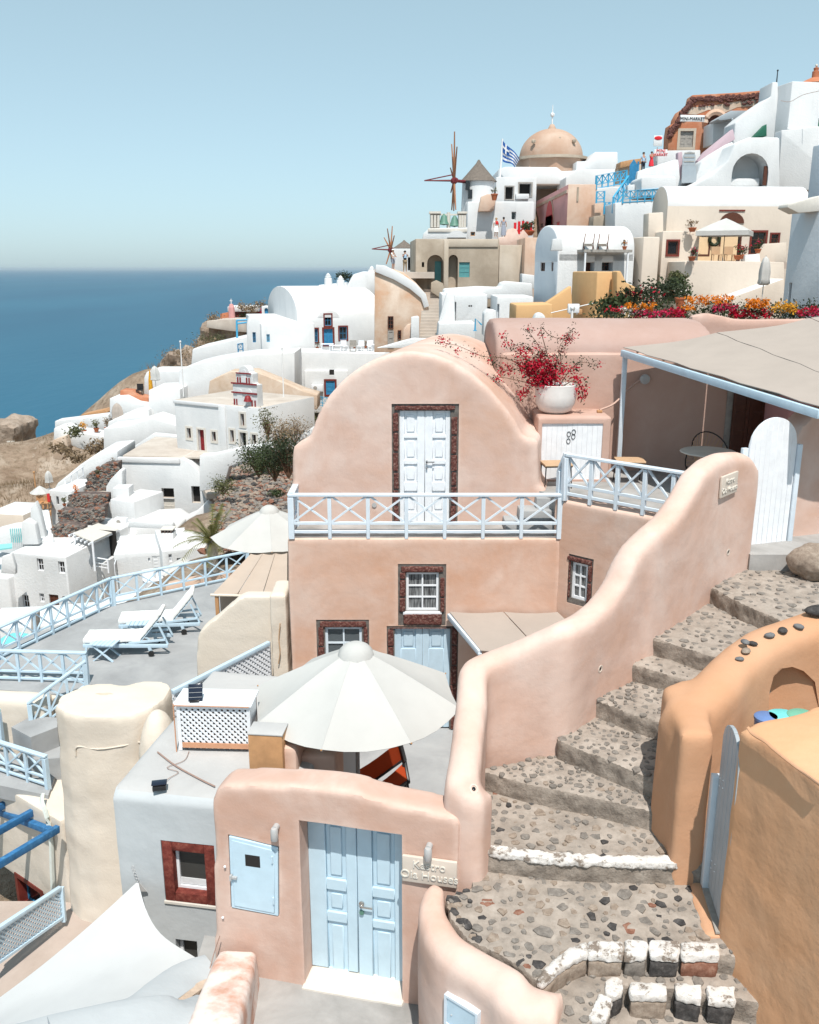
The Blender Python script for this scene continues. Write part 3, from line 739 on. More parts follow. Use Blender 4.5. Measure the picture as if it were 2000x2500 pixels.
ring = [(.42*math.cos(t), .30-.12*math.sin(t) if math.sin(t) > 0 else .30*math.cos(0)-.1+.35*math.sin(t)*1.0, .55+.42*math.sin(t)) for t in [k*math.pi/14 for k in range(29)]]
T.part('hoop', MB().tube([(x, y, z) for x, y, z in ring], .014, 5), 'black_metal')
for k in range(1, 28): T.part('string', MB().tube([ring[k], (ring[k][0]*.28, .02, .36)], .006, 4), 'rush')
tp = Vector((at(1732, 1075, 16.6).x, 16.6, TER))
T = Thing('round_table', 'round bistro table with dark wire base in the shaded patio', 'table', tp)
T.part('table_top', MB().lathe([(0,.72),(.50,.72),(.52,.735),(.50,.75),(0,.75)], 24), 'stone_trim', smooth=30)
for k in range(4): T.part('leg', MB().tube([(.05*math.cos(k*1.57), .05*math.sin(k*1.57), .72), (.06*math.cos(k*1.57), .06*math.sin(k*1.57), .35), (.3*math.cos(k*1.57), .3*math.sin(k*1.57), 0)], .012, 5), 'black_metal')
# big pot with bougainvillea
pb = P.W(P.pz(1357, 1010, c0[3])); pb = Vector((pb.x, 17.72, P.M.translation.z+c0[3]))
B = Thing('bougainvillea_pot', 'big white round pot of red bougainvillea on the cupboard', 'potted plant', pb)
B.part('pot', MB().lathe([(0,0),(.2,0),(.31,.06),(.385,.2),(.405,.36),(.395,.52),(.40,.56),(.385,.57),(.36,.53),(.35,.48),(0,.48)], 32), 'white_pot', smooth=60)
rnd = random.Random(5); st = MB(); lf = MB(); fl = MB()
def pxb(u, v, dy=0): return at(u, v, pb.y+dy)-pb
stems = [[(1350,950),(1340,890),(1300,860),(1270,840)],[(1355,950),(1360,880),(1380,840),(1395,810)],[(1345,950),(1310,910),(1290,880),(1250,850),(1225,820)],
 [(1360,950),(1395,900),(1420,885),(1455,890)],[(1350,950),(1330,930),(1290,950),(1270,970)],[(1345,950),(1250,880),(1180,870),(1120,845),(1070,835)],
 [(1365,950),(1400,930),(1420,950),(1422,975)],[(1350,950),(1290,900),(1240,905),(1215,890),(1190,875)],[(1350,950),(1370,890),(1365,850),(1400,800)],
 [(1350,950),(1330,870),(1295,815),(1290,805)],[(1350,950),(1340,880),(1320,800),(1345,820),(1390,830),(1400,800)],[(1345,950),(1270,930),(1215,920),(1205,930)],[(1352,950),(1325,905),(1310,880),(1330,850)],[(1350,950),(1300,925),(1270,900),(1262,880)]]
for i, s in enumerate(stems):
    pts = curve_pts([pxb(u, v, (0 if k == 0 else (-.12-.05*(i % 3)) if u > 1200 else -.5)) for k, (u, v) in enumerate(s)], 5)
    st.tube(pts, .010, 4, .003)
    for k, p in enumerate(pts[4:]):
        sp = .055; dens = 1 if i in (8, 10) else 4
        if rnd.random() < .9: leaf_cloud(lf, [p], .024, rnd, 5+dens, sp)
        if rnd.random() < (.38 if i not in (8, 9, 10) else .06): leaf_cloud(fl, [p+Vector((rnd.gauss(0,.05), -.03, rnd.gauss(0,.05)))], .030, rnd, 15, .04)
for (u, v, nn) in [(1340,915,70),(1310,890,60),(1330,940,60),(1290,900,40),(1370,905,30),(1300,930,35),(1355,930,45),(1345,890,35),(1318,920,60),(1278,870,25),(1420,955,20),(1412,925,18)]:
    leaf_cloud(fl, [pxb(u, v, -.2)], .032, rnd, int(nn*3.4), .075)
    leaf_cloud(lf, [pxb(u, v-8, -.12)], .04, rnd, nn//2, .11)
B.part('branches', st, 'twig'); B.part('leaves', lf, 'leaf_dark'); B.part('blossom', fl, 'bougain')
# roof flower bed behind the vault
rnd = random.Random(11); FBY = 24.0; zf = at(1600, 777, FBY).z
FB = Thing('flower_bed', 'long rooftop bed of orange, pink and red flowers above the pink vault', 'flower bed', (at(1720, 776, FBY).x, FBY, zf-.6))
FB.part('planter', MB().box(at(1450,776,FBY).x, at(2050,776,FBY).x, FBY-.4, FBY+.6, zf-1.2, zf-.02), 'pink_vault', world=True, bevel=.05)
cl = {k: MB() for k in ('leaf_dark', 'fl_orange', 'fl_pink', 'fl_yellow', 'fl_white', 'bougain', 'leaf')}
for i in range(240):
    u = rnd.uniform(1450, 1995); v = rnd.uniform(742, 776)+ (8 if u < 1560 else 0); p = at(u, v, FBY+rnd.uniform(-.4, .5)-.2*(v-742)/34)
    leaf_cloud(cl['leaf_dark' if rnd.random() < .7 else 'leaf'], [p-Vector((0,0,.05))], .045, rnd, 16, .10)
zones = [('fl_orange', 1530, 1600, 742, 756, 40), ('fl_orange', 1670, 1790, 725, 745, 90), ('fl_orange', 1825, 1880, 732, 752, 70), ('fl_yellow', 1885, 1945, 738, 762, 60), ('fl_pink', 1545, 1670, 756, 775, 90), ('fl_pink', 1740, 1800, 742, 760, 50), ('bougain', 1780, 1885, 755, 776, 90), ('fl_white', 1510, 1560, 752, 765, 18), ('bougain', 1480, 1520, 745, 760, 12), ('fl_pink', 1945, 2000, 752, 772, 30), ('bougain', 1640, 1672, 752, 775, 30), ('fl_orange', 1660, 1700, 745, 758, 16), ('bougain', 1950, 2000, 748, 770, 25)]
for nm, ua, ub, va, vb, k in zones:
    for i in range(k):
        p = at(rnd.uniform(ua, ub), rnd.uniform(va, vb), FBY-.35+rnd.uniform(-.2, .2)); leaf_cloud(cl[nm], [p], .038, rnd, 7, .028)
nmz = dict(leaf_dark='dark_foliage', leaf='foliage', fl_orange='orange_blossom', fl_pink='pink_blossom', fl_yellow='yellow_blossom', fl_white='white_blossom', bougain='red_blossom')
for k, m in cl.items(): FB.part(nmz[k], m, k, world=True)
# ================================================================== gate wall, stairs, stair wall
STEP = [-4.30-.236*i for i in range(8)]+[-6.16, -6.38]      # tread heights: 0 gate landing ... 7 big landing, 8, 9
G0 = at(773, 2402, 8.1); GROUND = G0.z
G = Thing('gate_wall', 'rounded pink plaster wall with pale blue double door', 'wall', G0, R(-12.4))
out = [(527,2560),(523,2300),(519,2050),(517,1965),(523,1932),(545,1918),(600,1916),(660,1917),(730,1921),(800,1925),(860,1934),(920,1955),(985,1968),(1050,1983),(1085,1992),(1118,1998),(1124,2010),(1124,2200),(1080,2560)]
poly = [(G.px(u, v).x, G.px(u, v).z) for u, v in out]
dl, dr = G.px(737, 2200).x, G.px(982, 2200).x; dt = G.px(860, 2019).z
cuts = MB().prism([(dl, -.6), (dr, -.6), (dr, G.px(982, 2038).z), (dl, G.px(737, 2003).z)], -.4, .8)
mb_ = G.rect(556, 2050, 684, 2240); pk = [G.px(u, v) for u, v in ((557,2037),(682,2066),(683,2238),(564,2216))]
cuts.prism([(p.x, p.z) for p in pk], -.3, .035)
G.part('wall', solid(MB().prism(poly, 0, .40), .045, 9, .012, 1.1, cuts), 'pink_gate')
# blue double door
lx0, lx1 = G.px(757, 2200, .25).x, G.px(984, 2200, .25).x; mid = G.px(873, 2200, .25).x; zt = G.px(870, 2022, .25).z+.08; zb = -.0
rowsL = [(G.px(840, v, .25).z) for v in (2412, 2252, 2228, 2175, 2150, 2015)]
def rw(u, vs):
    z = [G.px(u, v, .25).z for v in vs]; return [(z[0], z[1]), (z[2], z[3]), (z[4], z[5])]
L1 = panel_leaf(G, lx0, mid-.004, zb, zt, .25, 'door_blue', rw(826, (2384, 2252, 2229, 2175, 2149, 2012)), .19, .115)
L2 = panel_leaf(G, mid+.004, lx1+.03, zb-.02, zt, .25, 'door_blue', rw(930, (2404, 2268, 2250, 2193, 2170, 2027)), .16, .12)
hp = G.px(884, 2208, .25)
G.part('handle', MB().lathe([(0,-.005),(.03,-.005),(.03,.012),(0,.012)], 12, (0,0,0)).xf(Matrix.Translation(hp+Vector((0,-.012,.02))) @ Matrix.Rotation(math.pi/2, 4, 'X')).box(hp.x-.01, hp.x+.13, .19, .205, hp.z-.003, hp.z+.018).box(hp.x-.012, hp.x+.012, .19, .25, hp.z, hp.z+.02), 'chrome', L2, bevel=.004)
G.part('lock', MB().lathe([(0,-.005),(.026,-.005),(.026,.015),(0,.015)], 12, (0,0,0)).xf(Matrix.Translation(hp+Vector((.0,-.012,-.09))) @ Matrix.Rotation(math.pi/2, 4, 'X')), 'bronze', L2)
G.part('threshold', solid(MB().box(dl-.02, dr+.02, -.06, .42, -.25, -.012), .03, 2, .006, 6), 'stone_trim')
# meter cabinet door
z = lambda u, v: G.px(u, v, .0)
quad = [(p.x, p.z) for p in pk]
def inset(q, d):
    cx = sum(p[0] for p in q)/4; cz = sum(p[1] for p in q)/4
    return [(p[0]-math.copysign(d, p[0]-cx), p[1]-math.copysign(d, p[1]-cz)) for p in q]
vw = G.rect(602, 2086, 636, 2112)
cab = bake(MB().prism(inset(quad, .012), -.012, .02).mesh(), [('BEVEL', dict(width=.006, segments=1)), ('BOOLEAN', {})], MB().box(vw[0], vw[1], -.1, .1, vw[2], vw[3]).mesh())
cab = G.part('meter_cabinet_door', cab, 'door_blue', smooth=30)
G.part('cabinet_panel', MB().prism(inset(quad, .05), -.022, -.0125), 'door_blue', cab, bevel=.004, segs=1)
G.part('peep_window', MB().box(vw[0]-.004, vw[1]+.004, -.024, -.015, vw[2]-.004, vw[3]+.004), 'dark_void', cab)
lt = z(571, 2137); G.part('latch', MB().box(lt.x-.02, lt.x+.05, -.05, -.02, lt.z-.012, lt.z+.012).box(lt.x-.025, lt.x-.005, -.06, -.02, lt.z-.03, lt.z+.03), 'grey_metal', cab)
for (u, v) in ((667, 2095), (670, 2195)):
    q = z(u, v); G.part('hinge', MB().tube([(q.x, -.03, q.z-.04), (q.x, -.03, q.z+.04)], .011, 6), 'door_blue', cab)
for i, (u, v) in enumerate(((551, 2113), (546, 2237))):
    q = z(u, v); G.part('knob', MB().ico((q.x, -.02, q.z), .016), 'white_paint')
def wall_lamp(label, T, u, v):
    q = T.W(T.px(u, v)); L = Thing('wall_lamp', label, 'lamp', q, R(-12.4))
    L.part('bracket', MB().tube([(0,.02,.08),(0,-.07,.08)], .035, 10), 'grey_metal', smooth=50)
    L.part('shade', MB().lathe([(0,-.04),(.036,-.04),(.04,-.035),(.04,.08),(.03,.10),(0,.105)], 14, (0,-.08,0)), 'grey_metal', smooth=40)
wall_lamp('small steel wall lamp above the blue meter cabinet', G, 677, 2032)
wall_lamp('small steel wall lamp above the plaque by the double door', G, 1049, 2080)
def plaque(label, T, cx, cz, w, h, y, rz, rows, size):
    q = T.W((cx, y, cz)); L = Thing('name_plaque', label, 'sign', q, rz)
    L.part('slab', solid(MB().box(-w/2, w/2, -.02, .015, -h/2, h/2), None, 0, 0, 1, None, .008), 'plaque')
    for i, (t, dz) in enumerate(rows):
        me = text_mesh(t, size, .008); me.transform(Matrix.Translation((0, -.024, dz))); L.part('lettering', me, 'stone_trim')
    for sx in (-1, 1): L.part('screw', MB().ico((sx*w*.46, -.022, -.02), .008), 'grey_metal')
pc = G.rect(984, 2084, 1117, 2162); cx, cz = (pc[0]+pc[1])/2, (pc[2]+pc[3])/2
plaque('embossed plaque on the pink wall beside the blue double door', G, cx, cz, pc[1]-pc[0], .30, -.02, R(-12.4), (('Kastro', .03), ('Oia Houses', -.09)), .125)
# pavement before the gate
struct('gate_pavement', MB().prism([(-3.6, 3.0), (2.6, 3.0), (2.6, 8.4), (-.9, 8.6), (-2.4, 8.9), (-2.4, 6.2)], GROUND-.3, GROUND-.05, 'z'), 'floor_dirty')
# pale buttress at the wall's left foot
BT = Thing('buttress', 'worn pale pink buttress at the foot of the gate wall', 'wall', at(560, 2440, 8.0), R(-12.4))
rings = []
for (u, v, Y, wx, hgt) in ((578, 2318, 8.2, .24, .05), (568, 2345, 7.95, .30, .1), (545, 2410, 7.45, .36, .2), (520, 2490, 6.9, .40, .3), (490, 2590, 6.3, .42, .3)):
    c = at(u, v, Y); wx = .15+wx*.22; rings.append([c+Vector((-wx*1.1, 0, -1.9)), c+Vector((wx*1.25, 0, -1.9)), c+Vector((wx*1.1, 0, -.05)), c+Vector((wx*.9, 0, 0)), c+Vector((-wx*.85, 0, .0)), c+Vector((-wx, 0, -.06))])
k = NT('pink_worn'); n_ = k.noise(2.6, 5, .6); cc = k.ramp(n_, [(.38, (.56, .33, .25)), (.55, (.74, .64, .585))]); MATS['pink_worn'] = k.done(cc, .9, k.bump(k.noise(30, 4, .6), .3, .006), .2)
BT.part('buttress_body', solid(MB().loft(rings).xf(BT.I), .04, 4, .014, 2.5), 'pink_worn')
# ------------------------------------------------------------------ stairs
SE = {0: [(1748,1430),(1812,1474),(1904,1514),(2010,1560)], 1: [(1606,1555),(1667,1578),(1748,1604),(1860,1660)], 2: [(1559,1619),(1643,1648),(1720,1668),(1800,1700)],
      3: [(1472,1706),(1539,1740),(1635,1770),(1720,1800)], 4: [(1383,1808),(1504,1865),(1600,1905),(1690,1950)], 5: [(1188,1880),(1290,1914),(1435,1943),(1609,1984),(1700,2010)],
      6: [(1157,2075),(1348,2100),(1500,2106),(1655,2110),(1740,2112)]}
def edge_w(i): return [atz(u, v, STEP[i]) for u, v in SE[i]]
ST = Thing('stone_stairs', None, None, atz(1400, 2250, STEP[7]), kind='structure')
shapes = []
for sd in range(9):
    rs = random.Random(sd); n = rs.choice((5, 6, 7)); pl = []
    for k in range(n):
        t = 2*math.pi*(k+rs.uniform(-.25, .25))/n; pl.append((math.cos(t)*rs.uniform(.75, 1.1), math.sin(t)*rs.uniform(.55, .9)))
    me = MB().loft([[(x, y, -1) for x, y in pl], [(x, y, .15) for x, y in pl], [(x*.8, y*.8, .42+rs.uniform(-.08, .08)) for x, y in pl]]).mesh('cobble')
    me.polygons.foreach_set('use_smooth', [False]*len(me.polygons)); shapes.append(me)
COB = {}
for m_ in ('stone_grey', 'stone_dark', 'stone_tan', 'stone_red'):
    COB[m_] = []
    for me in shapes:
        c = me.copy(); c.materials.append(M(m_)); COB[m_].append(c)
def inside(p, poly):
    c = False; n = len(poly)
    for i in range(n):
        a, b = poly[i], poly[(i+1) % n]
        if (a[1] > p[1]) != (b[1] > p[1]) and p[0] < (b[0]-a[0])*(p[1]-a[1])/(b[1]-a[1])+a[0]: c = not c
    return c
NCOB = [0]; REST = MB()
def cobbles(parent, T, poly, z, r, rnd, dens=1.0, mix=(.55, .12, .23, .10), margin=.05, maxn=999):
    xs = [p[0] for p in poly]; ys = [p[1] for p in poly]; got = []; tries = 0
    while tries < 4000 and len(got) < maxn:
        tries += 1; p = (rnd.uniform(min(xs), max(xs)), rnd.uniform(min(ys), max(ys))); rr = r*rnd.choice((.5, .7, .85, 1, 1, 1.15, 1.4))*rnd.uniform(.9, 1.1)
        u, v = proj((p[0], p[1], z))
        if u > 2030 or v > 2530 or not inside(p, poly) or not all(inside((p[0]+dx*margin, p[1]+dy*margin), poly) for dx, dy in ((1,0),(-1,0),(0,1),(0,-1))): continue
        if any((p[0]-q[0])**2+(p[1]-q[1])**2 < ((rr+q[2])*dens)**2 for q in got): continue
        got.append((p[0], p[1], rr))
    for (x, y, rr) in got:
        t = rnd.random(); m_ = 'stone_grey' if t < mix[0] else 'stone_dark' if t < mix[0]+mix[1] else 'stone_tan' if t < mix[0]+mix[1]+mix[2] else 'stone_red'
        loc = T.L((x, y, z+rnd.uniform(-.003, .004))); rz = rnd.uniform(0, 6.28); mesh = rnd.choice(COB[m_]); NCOB[0] += 1
        if NCOB[0] <= 300: inst(mesh, 'cobble', parent, loc, (rnd.uniform(-.06, .06), rnd.uniform(-.06, .06), rz), (rr*rnd.uniform(.85, 1.2), rr, .02))
        else:
            mt = Matrix.Translation(loc) @ Matrix.Rotation(rz, 4, 'Z') @ Matrix.Diagonal((rr, rr, .02, 1)); REST.add([mt @ v.co for v in mesh.vertices], [tuple(f.vertices) for f in mesh.polygons])
rnd = random.Random(3)
LB = [(1154,2164),(1087,2193),(1096,2239),(1139,2297),(1220,2332),(1278,2367),(1307,2396)]       # left rim of the big landing
land_rim = [atz(u, v, STEP[7]) for u, v in LB]
front7 = [atz(u, v, STEP[7]) for u, v in ((1325,2392),(1360,2365),(1405,2335),(1470,2322),(1560,2322),(1680,2325),(1770,2330),(1830,2340))]
front8 = [atz(u, v, STEP[8]) for u, v in ((1445,2500),(1475,2455),(1510,2415),(1535,2405),(1640,2415),(1720,2428),(1800,2440),(1870,2455))]
treads = {}
for i in range(7):
    nxt = edge_w(i)
    if i == 0: back = [atz(2080, 1480, STEP[0]), atz(2060, 1375, STEP[0]), atz(1835, 1385, STEP[0])]
    else:
        e = edge_w(i-1); back = [Vector((p.x, p.y, STEP[i])) for p in e[::-1]]
        back = [p+Vector((.0, .10, 0)) for p in back]
    front = [p.copy() for p in nxt]
    front[0] += Vector((-.12, .02, 0)); back[-1] += Vector((-.1, .06, 0))
    treads[i] = [(p.x, p.y) for p in front+back]
fb = [Vector((p.x, p.y+.1, STEP[7])) for p in edge_w(6)[::-1]]
rim_in = [p+Vector((.03, 0, 0)) for p in land_rim]
treads[7] = [(p.x, p.y) for p in rim_in[::-1][::-1]][:0]
t7 = [p for p in land_rim]+front7+[front7[-1]+Vector((.3, .9, 0))]+fb
treads[7] = [(p.x, p.y) for p in t7]
t8l = [atz(u, v, STEP[8]) for u, v in ((1300,2420),(1310,2470),(1330,2540),(1420,2540))]
t8 = [t8l[0]]+t8l[1:]+front8+[front8[-1]+Vector((.2, .4, 0))]+[Vector((p.x, p.y+.08, STEP[8])) for p in front7[::-1]]
treads[8] = [(p.x, p.y) for p in t8]
f8 = [Vector((p.x, p.y+.06, STEP[9])) for p in front8[::-1]]
t9 = [Vector((front8[0].x-.1, 3.6, STEP[9])), Vector((front8[-1].x, 3.6, STEP[9]))]+f8
treads[9] = [(p.x, p.y) for p in t9]
order = [7, 6, 5, 8, 4, 9, 3, 1, 0, 2]; SO = {}
for i in sorted(treads):
    z = STEP[i]; mesh = solid(MB().prism(treads[i], z-.42-(1.2 if i == 0 else 0), z, 'z').xf(ST.I), .035, 2, .026, 6)
    o = ST.part('tread', mesh, ['stair_mortar', 'stair_riser'])
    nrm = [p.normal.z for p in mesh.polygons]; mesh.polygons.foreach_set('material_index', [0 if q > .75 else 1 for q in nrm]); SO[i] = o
for i in order:
    rr, dn = {7: (.066, .90), 6: (.058, .92), 5: (.046, .95), 8: (.055, 1.15), 4: (.05, .98), 9: (.055, 1.0), 3: (.052, .95), 1: (.055, 1.0), 0: (.06, 1.05), 2: (.03, 2.2)}[i]
    mix = (.55, .09, .33, .03) if i in (7, 9) else (.60, .04, .34, .02)
    cobbles(SO[i], ST, treads[i], STEP[i]+.002, rr, rnd, dn, mix, .05 if i != 8 else .08, 170 if i == 7 else 110)
if REST.v: ST.part('small_cobbles', REST, 'stone_grey', kind='stuff')
# rough blocks in the risers, whitewashed nosings
def rough_block(T, name, poly, z0, z1, mat, parent, seed, amp=.018, vox=.022):
    me = solid(MB().prism(poly, z0, z1, 'z').xf(T.I), vox, 3, amp, 11+seed % 3); return T.part(name, me, mat, parent)
e6 = edge_w(6)[:4]
rough_block(ST, 'painted_nosing', [(p.x, p.y-.022) for p in e6]+[(p.x, p.y+.10+.04*math.sin(3*k)) for k, p in list(enumerate(e6))[::-1]], STEP[6]-.055, STEP[6]+.022, 'whitewash', SO[6], 4, .020, .016)
def kerb_block(pxs, z, seed, zz, par, low):
    p = [atz(u, v, z) for u, v in pxs]
    rough_block(ST, 'whitewashed_block', [(q.x, q.y) for q in p], z-.055, z+.04, 'whitewash', SO[par], seed, .012)
    c = sum(p, Vector())/len(p); p2 = [c+(q-c)*.95 for q in p]
    rough_block(ST, 'riser_stone', [(q.x, q.y) for q in p2], z-.24, z-.05, low, SO[par], seed+1, .012)
K7 = [([(1307,2396),(1345,2352),(1385,2322),(1432,2303),(1438,2332),(1395,2350),(1360,2375),(1326,2408)], 'stone_tan'), ([(1433,2303),(1522,2303),(1522,2340),(1434,2336)], 'stone_tan'),
      ([(1525,2300),(1581,2300),(1581,2338),(1524,2339)], 'stone_grey'), ([(1584,2300),(1659,2302),(1659,2339),(1584,2338)], 'stone_dark'), ([(1662,2304),(1756,2306),(1758,2340),(1662,2338)], 'stone_red')]
for i, (q, m_) in enumerate(K7): kerb_block(q, STEP[7], 20+i*3, 0, 7, m_)
K8 = [([(1539,2402),(1628,2406),(1630,2440),(1536,2436)], 'stone_tan'), ([(1644,2404),(1712,2412),(1714,2450),(1648,2436)], 'stone_dark'), ([(1724,2412),(1792,2416),(1796,2454),(1728,2450)], 'stone_dark'),
      ([(1478,2400),(1500,2390),(1522,2398),(1522,2425),(1500,2440),(1474,2432)], 'stone_dark'), ([(1462,2432),(1496,2446),(1480,2500),(1435,2490)], 'stone_grey')]
for i, (q, m_) in enumerate(K8): kerb_block(q, STEP[8], 50+i*3, 0, 8, m_)
# rim stones along the landing
for i in range(len(LB)-1):
    a, b = land_rim[i], land_rim[i+1]
    for j in range(3):
        if rnd.random() < .35: continue
        p = a+(b-a)*((j+rnd.uniform(.2, .8))/3)+Vector((.06+rnd.uniform(0, .05), .03, 0)); k_ = rnd.uniform(.05, .09)
        inst(rnd.choice(COB[rnd.choice(('stone_dark', 'stone_dark', 'stone_tan', 'stone_grey'))]), 'rim_stone', SO[7], ST.L(p+Vector((0,0,-.005))), (0, 0, rnd.uniform(0, 6)), (k_, k_*.8, .04))
# ------------------------------------------------------------------ pink wall beside the stairs
base_px = [(1150,2168,7),(1162,2092,6),(1180,1935,5.6),(1192,1858,5)]
corner = G.W(G.px(1124, 2150)); 
bp = [Vector((corner.x-.02, corner.y+.2, 0)), atz(1160, 2092, STEP[6]), atz(1186, 1890, STEP[5]), atz(1196, 1850, STEP[5]-.0), atz(1300, 1822, STEP[5]+.1), atz(1383, 1795, STEP[4]), atz(1472, 1700, STEP[3]), atz(1562, 1612, STEP[2]), atz(1606, 1553, STEP[1]), atz(1748, 1428, STEP[0]), atz(1832, 1388, STEP[0])]
bp = [Vector((p.x, p.y, 0)) for p in bp]; path = curve_pts(bp, 5)
crest = [(1063,1947),(1072,1900),(1082,1834),(1093,1745),(1110,1660),(1125,1630),(1150,1602),(1184,1588),(1230,1570),(1290,1545),(1350,1520),(1400,1498),(1440,1465),(1470,1430),(1490,1395),(1508,1350),(1525,1325),(1560,1290),(1600,1258),(1625,1235),(1645,1195),(1662,1160),(1690,1128),(1725,1108),(1765,1099),(1795,1101),(1810,1112),(1818,1135),(1825,1170)]
S = Thing('stair_wall', 'tall flowing pink plaster wall rising beside the cobbled stairs', 'wall', (bp[3].x, bp[3].y, STEP[7]))
stn = []; TH = .34
for i, p in enumerate(path):
    a, b = path[max(i-1,0)], path[min(i+1,len(path)-1)]; d = (b-a).normalized(); n = Vector((d.y, -d.x, 0))
    c = p-n*(TH/2)                                       # the base line is the stair-side face
    zt = z_on_crest(c.x-n.x*TH*.25, c.y-n.y*TH*.25, crest)
    stn.append([c.x, c.y, TH, -8.3 if i < 12 else -7.6, zt])
for i in range(len(stn)):                               # first stretch: climb smoothly from the gate wall
    pass
zk = stn[15][4]; z0_ = G.W(G.px(1050, 1958)).z
for i in range(16):
    t = i/15; s_ = t*t*(3-2*t); stn[i][4] = z0_+(zk-z0_)*min(1, s_*1.0)
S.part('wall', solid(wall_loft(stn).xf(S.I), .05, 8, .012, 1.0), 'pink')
SWL = surface(S.o.children[0])
def sunk_light(u, v, T, bv):
    p, n = hit(bv, u, v); rot = n.to_track_quat('Z', 'Y').to_matrix().to_4x4()
    o = T.part('step_light', MB().lathe([(0,-.03),(.05,-.03),(.05,.004),(.035,.006),(.03,-.004),(0,-.004)], 14).xf(T.I @ Matrix.Translation(p) @ rot), 'plaque', smooth=40)
    T.part('bulb', MB().lathe([(0,-.01),(.028,-.01),(.02,.004),(0,.006)], 10).xf(T.I @ Matrix.Translation(p) @ rot), 'dark_glass', o, smooth=60)
for u, v in ((1466,1633),(1778,1348),(1157,1926)): sunk_light(u, v, S, SWL)
# plaque on the stair wall
d_ = (path[-1]-path[-4]).normalized(); rzp = math.atan2(d_.y, d_.x); q = at(1775, 1182, 12.2)
q, nn = hit(SWL, 1775, 1182); q2, _ = hit(SWL, 1745, 1185); rzq = math.atan2(q.y-q2.y, q.x-q2.x); nn = Vector((math.sin(rzq), -math.cos(rzq), 0)); q = q+nn*.022
PT = Thing('plaque_spot', None, None, q, rzq)
plaque('embossed plaque on the stair wall beside the white arched gate', PT, 0, 0, .52, .30, -.0, rzq, (('Kastro', .03), ('Oia Houses', -.09)), .105)
bpy.data.objects.remove(PT.o)
# retaining wall under the landing
rim = [Vector((p.x, p.y, 0)) for p in land_rim]+[Vector((p.x, p.y, 0)) for p in (atz(1322, 2440, STEP[8]), atz(1345, 2490, STEP[8]), atz(1400, 2540, STEP[8]), atz(1480, 2640, STEP[9]))]
rim = [rim[1]+(rim[1]-rim[2])*.45+Vector((.05, 0, 0))]+rim[1:]
rp = curve_pts(rim, 4); RW = Thing('landing_wall', 'low bulging pink wall round the cobbled landing', 'wall', (rim[2].x, rim[2].y, GROUND))
stn = []
for i, p in enumerate(rp):
    a, b = rp[max(i-1,0)], rp[min(i+1,len(rp)-1)]; d = (b-a).normalized(); n = Vector((d.y, -d.x, 0)); t = .17+.24*min(1, i/16)
    c = p+n*t*.5; zt = STEP[7]+.05 if i < 22 else STEP[7]+.05-.35*min(1, (i-22)/14)
    stn.append((c.x, c.y, t, GROUND-.5, zt+.03))
for s_ in stn: pass
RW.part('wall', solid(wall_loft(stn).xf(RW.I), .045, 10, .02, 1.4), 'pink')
RWB = surface(RW.o.children[0]); h0, hn = hit(RWB, 1132, 2480); h1, _ = hit(RWB, 1100, 2480); rzh = math.atan2(h0.y-h1.y, h0.x-h1.x)
HT = Thing('hatch', 'small pale blue hatch door low in the bulging pink wall', 'hatch', h0-Vector((0, 0, .14)), rzh)
HT.part('hatch_frame', framed(-.18, .18, -.02, .30, -.05, .25, .025), 'rail_paint'); HT.part('hatch_door', MB().box(-.154, .154, -.04, .2, .006, .274), 'rail_blue', bevel=.005, segs=1)
HT.part('hatch_keyhole', MB().ico((-.1, -.045, .12), .008), 'grey_metal')
# white arched gate, its frame, threshold and flanking pink wall
gl, gr = atz(1803, 1361, STEP[0]+.06), atz(1914, 1348, STEP[0]+.06); rzg = math.atan2(gr.y-gl.y, gr.x-gl.x)
GT = Thing('arched_gate', 'white boarded gate with rounded top at the stair head', 'gate', gl, rzg)
wg = (gr-gl).length; hg = GT.px(1862, 1021).z; nb = 9
for i in range(nb):
    a, b = wg*i/nb+.0008, wg*(i+1)/nb-.0008
    f = lambda x: hg-wg/2+math.sqrt(max(0, (wg/2)**2-(x-wg/2)**2))
    GT.part('board', MB().prism([(a, .0), (b, 0)]+[(b+(a-b)*k/3, f(b+(a-b)*k/3)) for k in range(4)], -.02, .02), 'white_paint', bevel=.002, segs=1)
GT.part('backing_rail', MB().box(.05, wg-.05, .02, .05, .3, .4).box(.05, wg-.05, .02, .05, hg*.62, hg*.62+.1), 'white_paint')
GT.part('hinge_post', MB().box(wg+.008, wg+.09, -.05, .05, 0, GT.px(1938, 1085).z), 'rail_paint', bevel=.006)
GT.part('latch_post', MB().box(-.1, -.008, .0, .06, 0, GT.px(1815, 1095).z), 'rail_paint', bevel=.006)
hq = GT.px(1822, 1163, -.02); GT.part('handle', MB().box(hq.x-.01, hq.x+.15, -.08, -.06, hq.z-.01, hq.z+.012).box(hq.x, hq.x+.025, -.08, -.02, hq.z-.03, hq.z+.03).box(hq.x-.005, hq.x+.03, -.04, -.02, hq.z-.14, hq.z-.09), 'chrome', bevel=.003)
GT.part('threshold', solid(MB().box(-.12, wg+.25, -.35, .2, -.22, -.006), .04, 3, .012, 4), 'floor_grey')
FW = Thing('gate_flank_wall', 'rounded pink wall to the hinge side of the white arched gate', 'wall', atz(1950, 1345, STEP[0]), rzg)
fo = [(1925,1400),(1935,1200),(1934,1120),(1940,1075),(1955,1045),(1980,1020),(2010,1000),(2080,990),(2100,1500)]
FW.part('wall', solid(MB().prism([(FW.px(u, v).x, FW.px(u, v).z) for u, v in fo], 0, .45), .05, 7, .012, 1.1), 'pink')
bo = at(1985, 1365, 12.3); BO = Thing('boulder', 'rounded grey boulder at the foot of the pink gate wall', 'rock', bo)
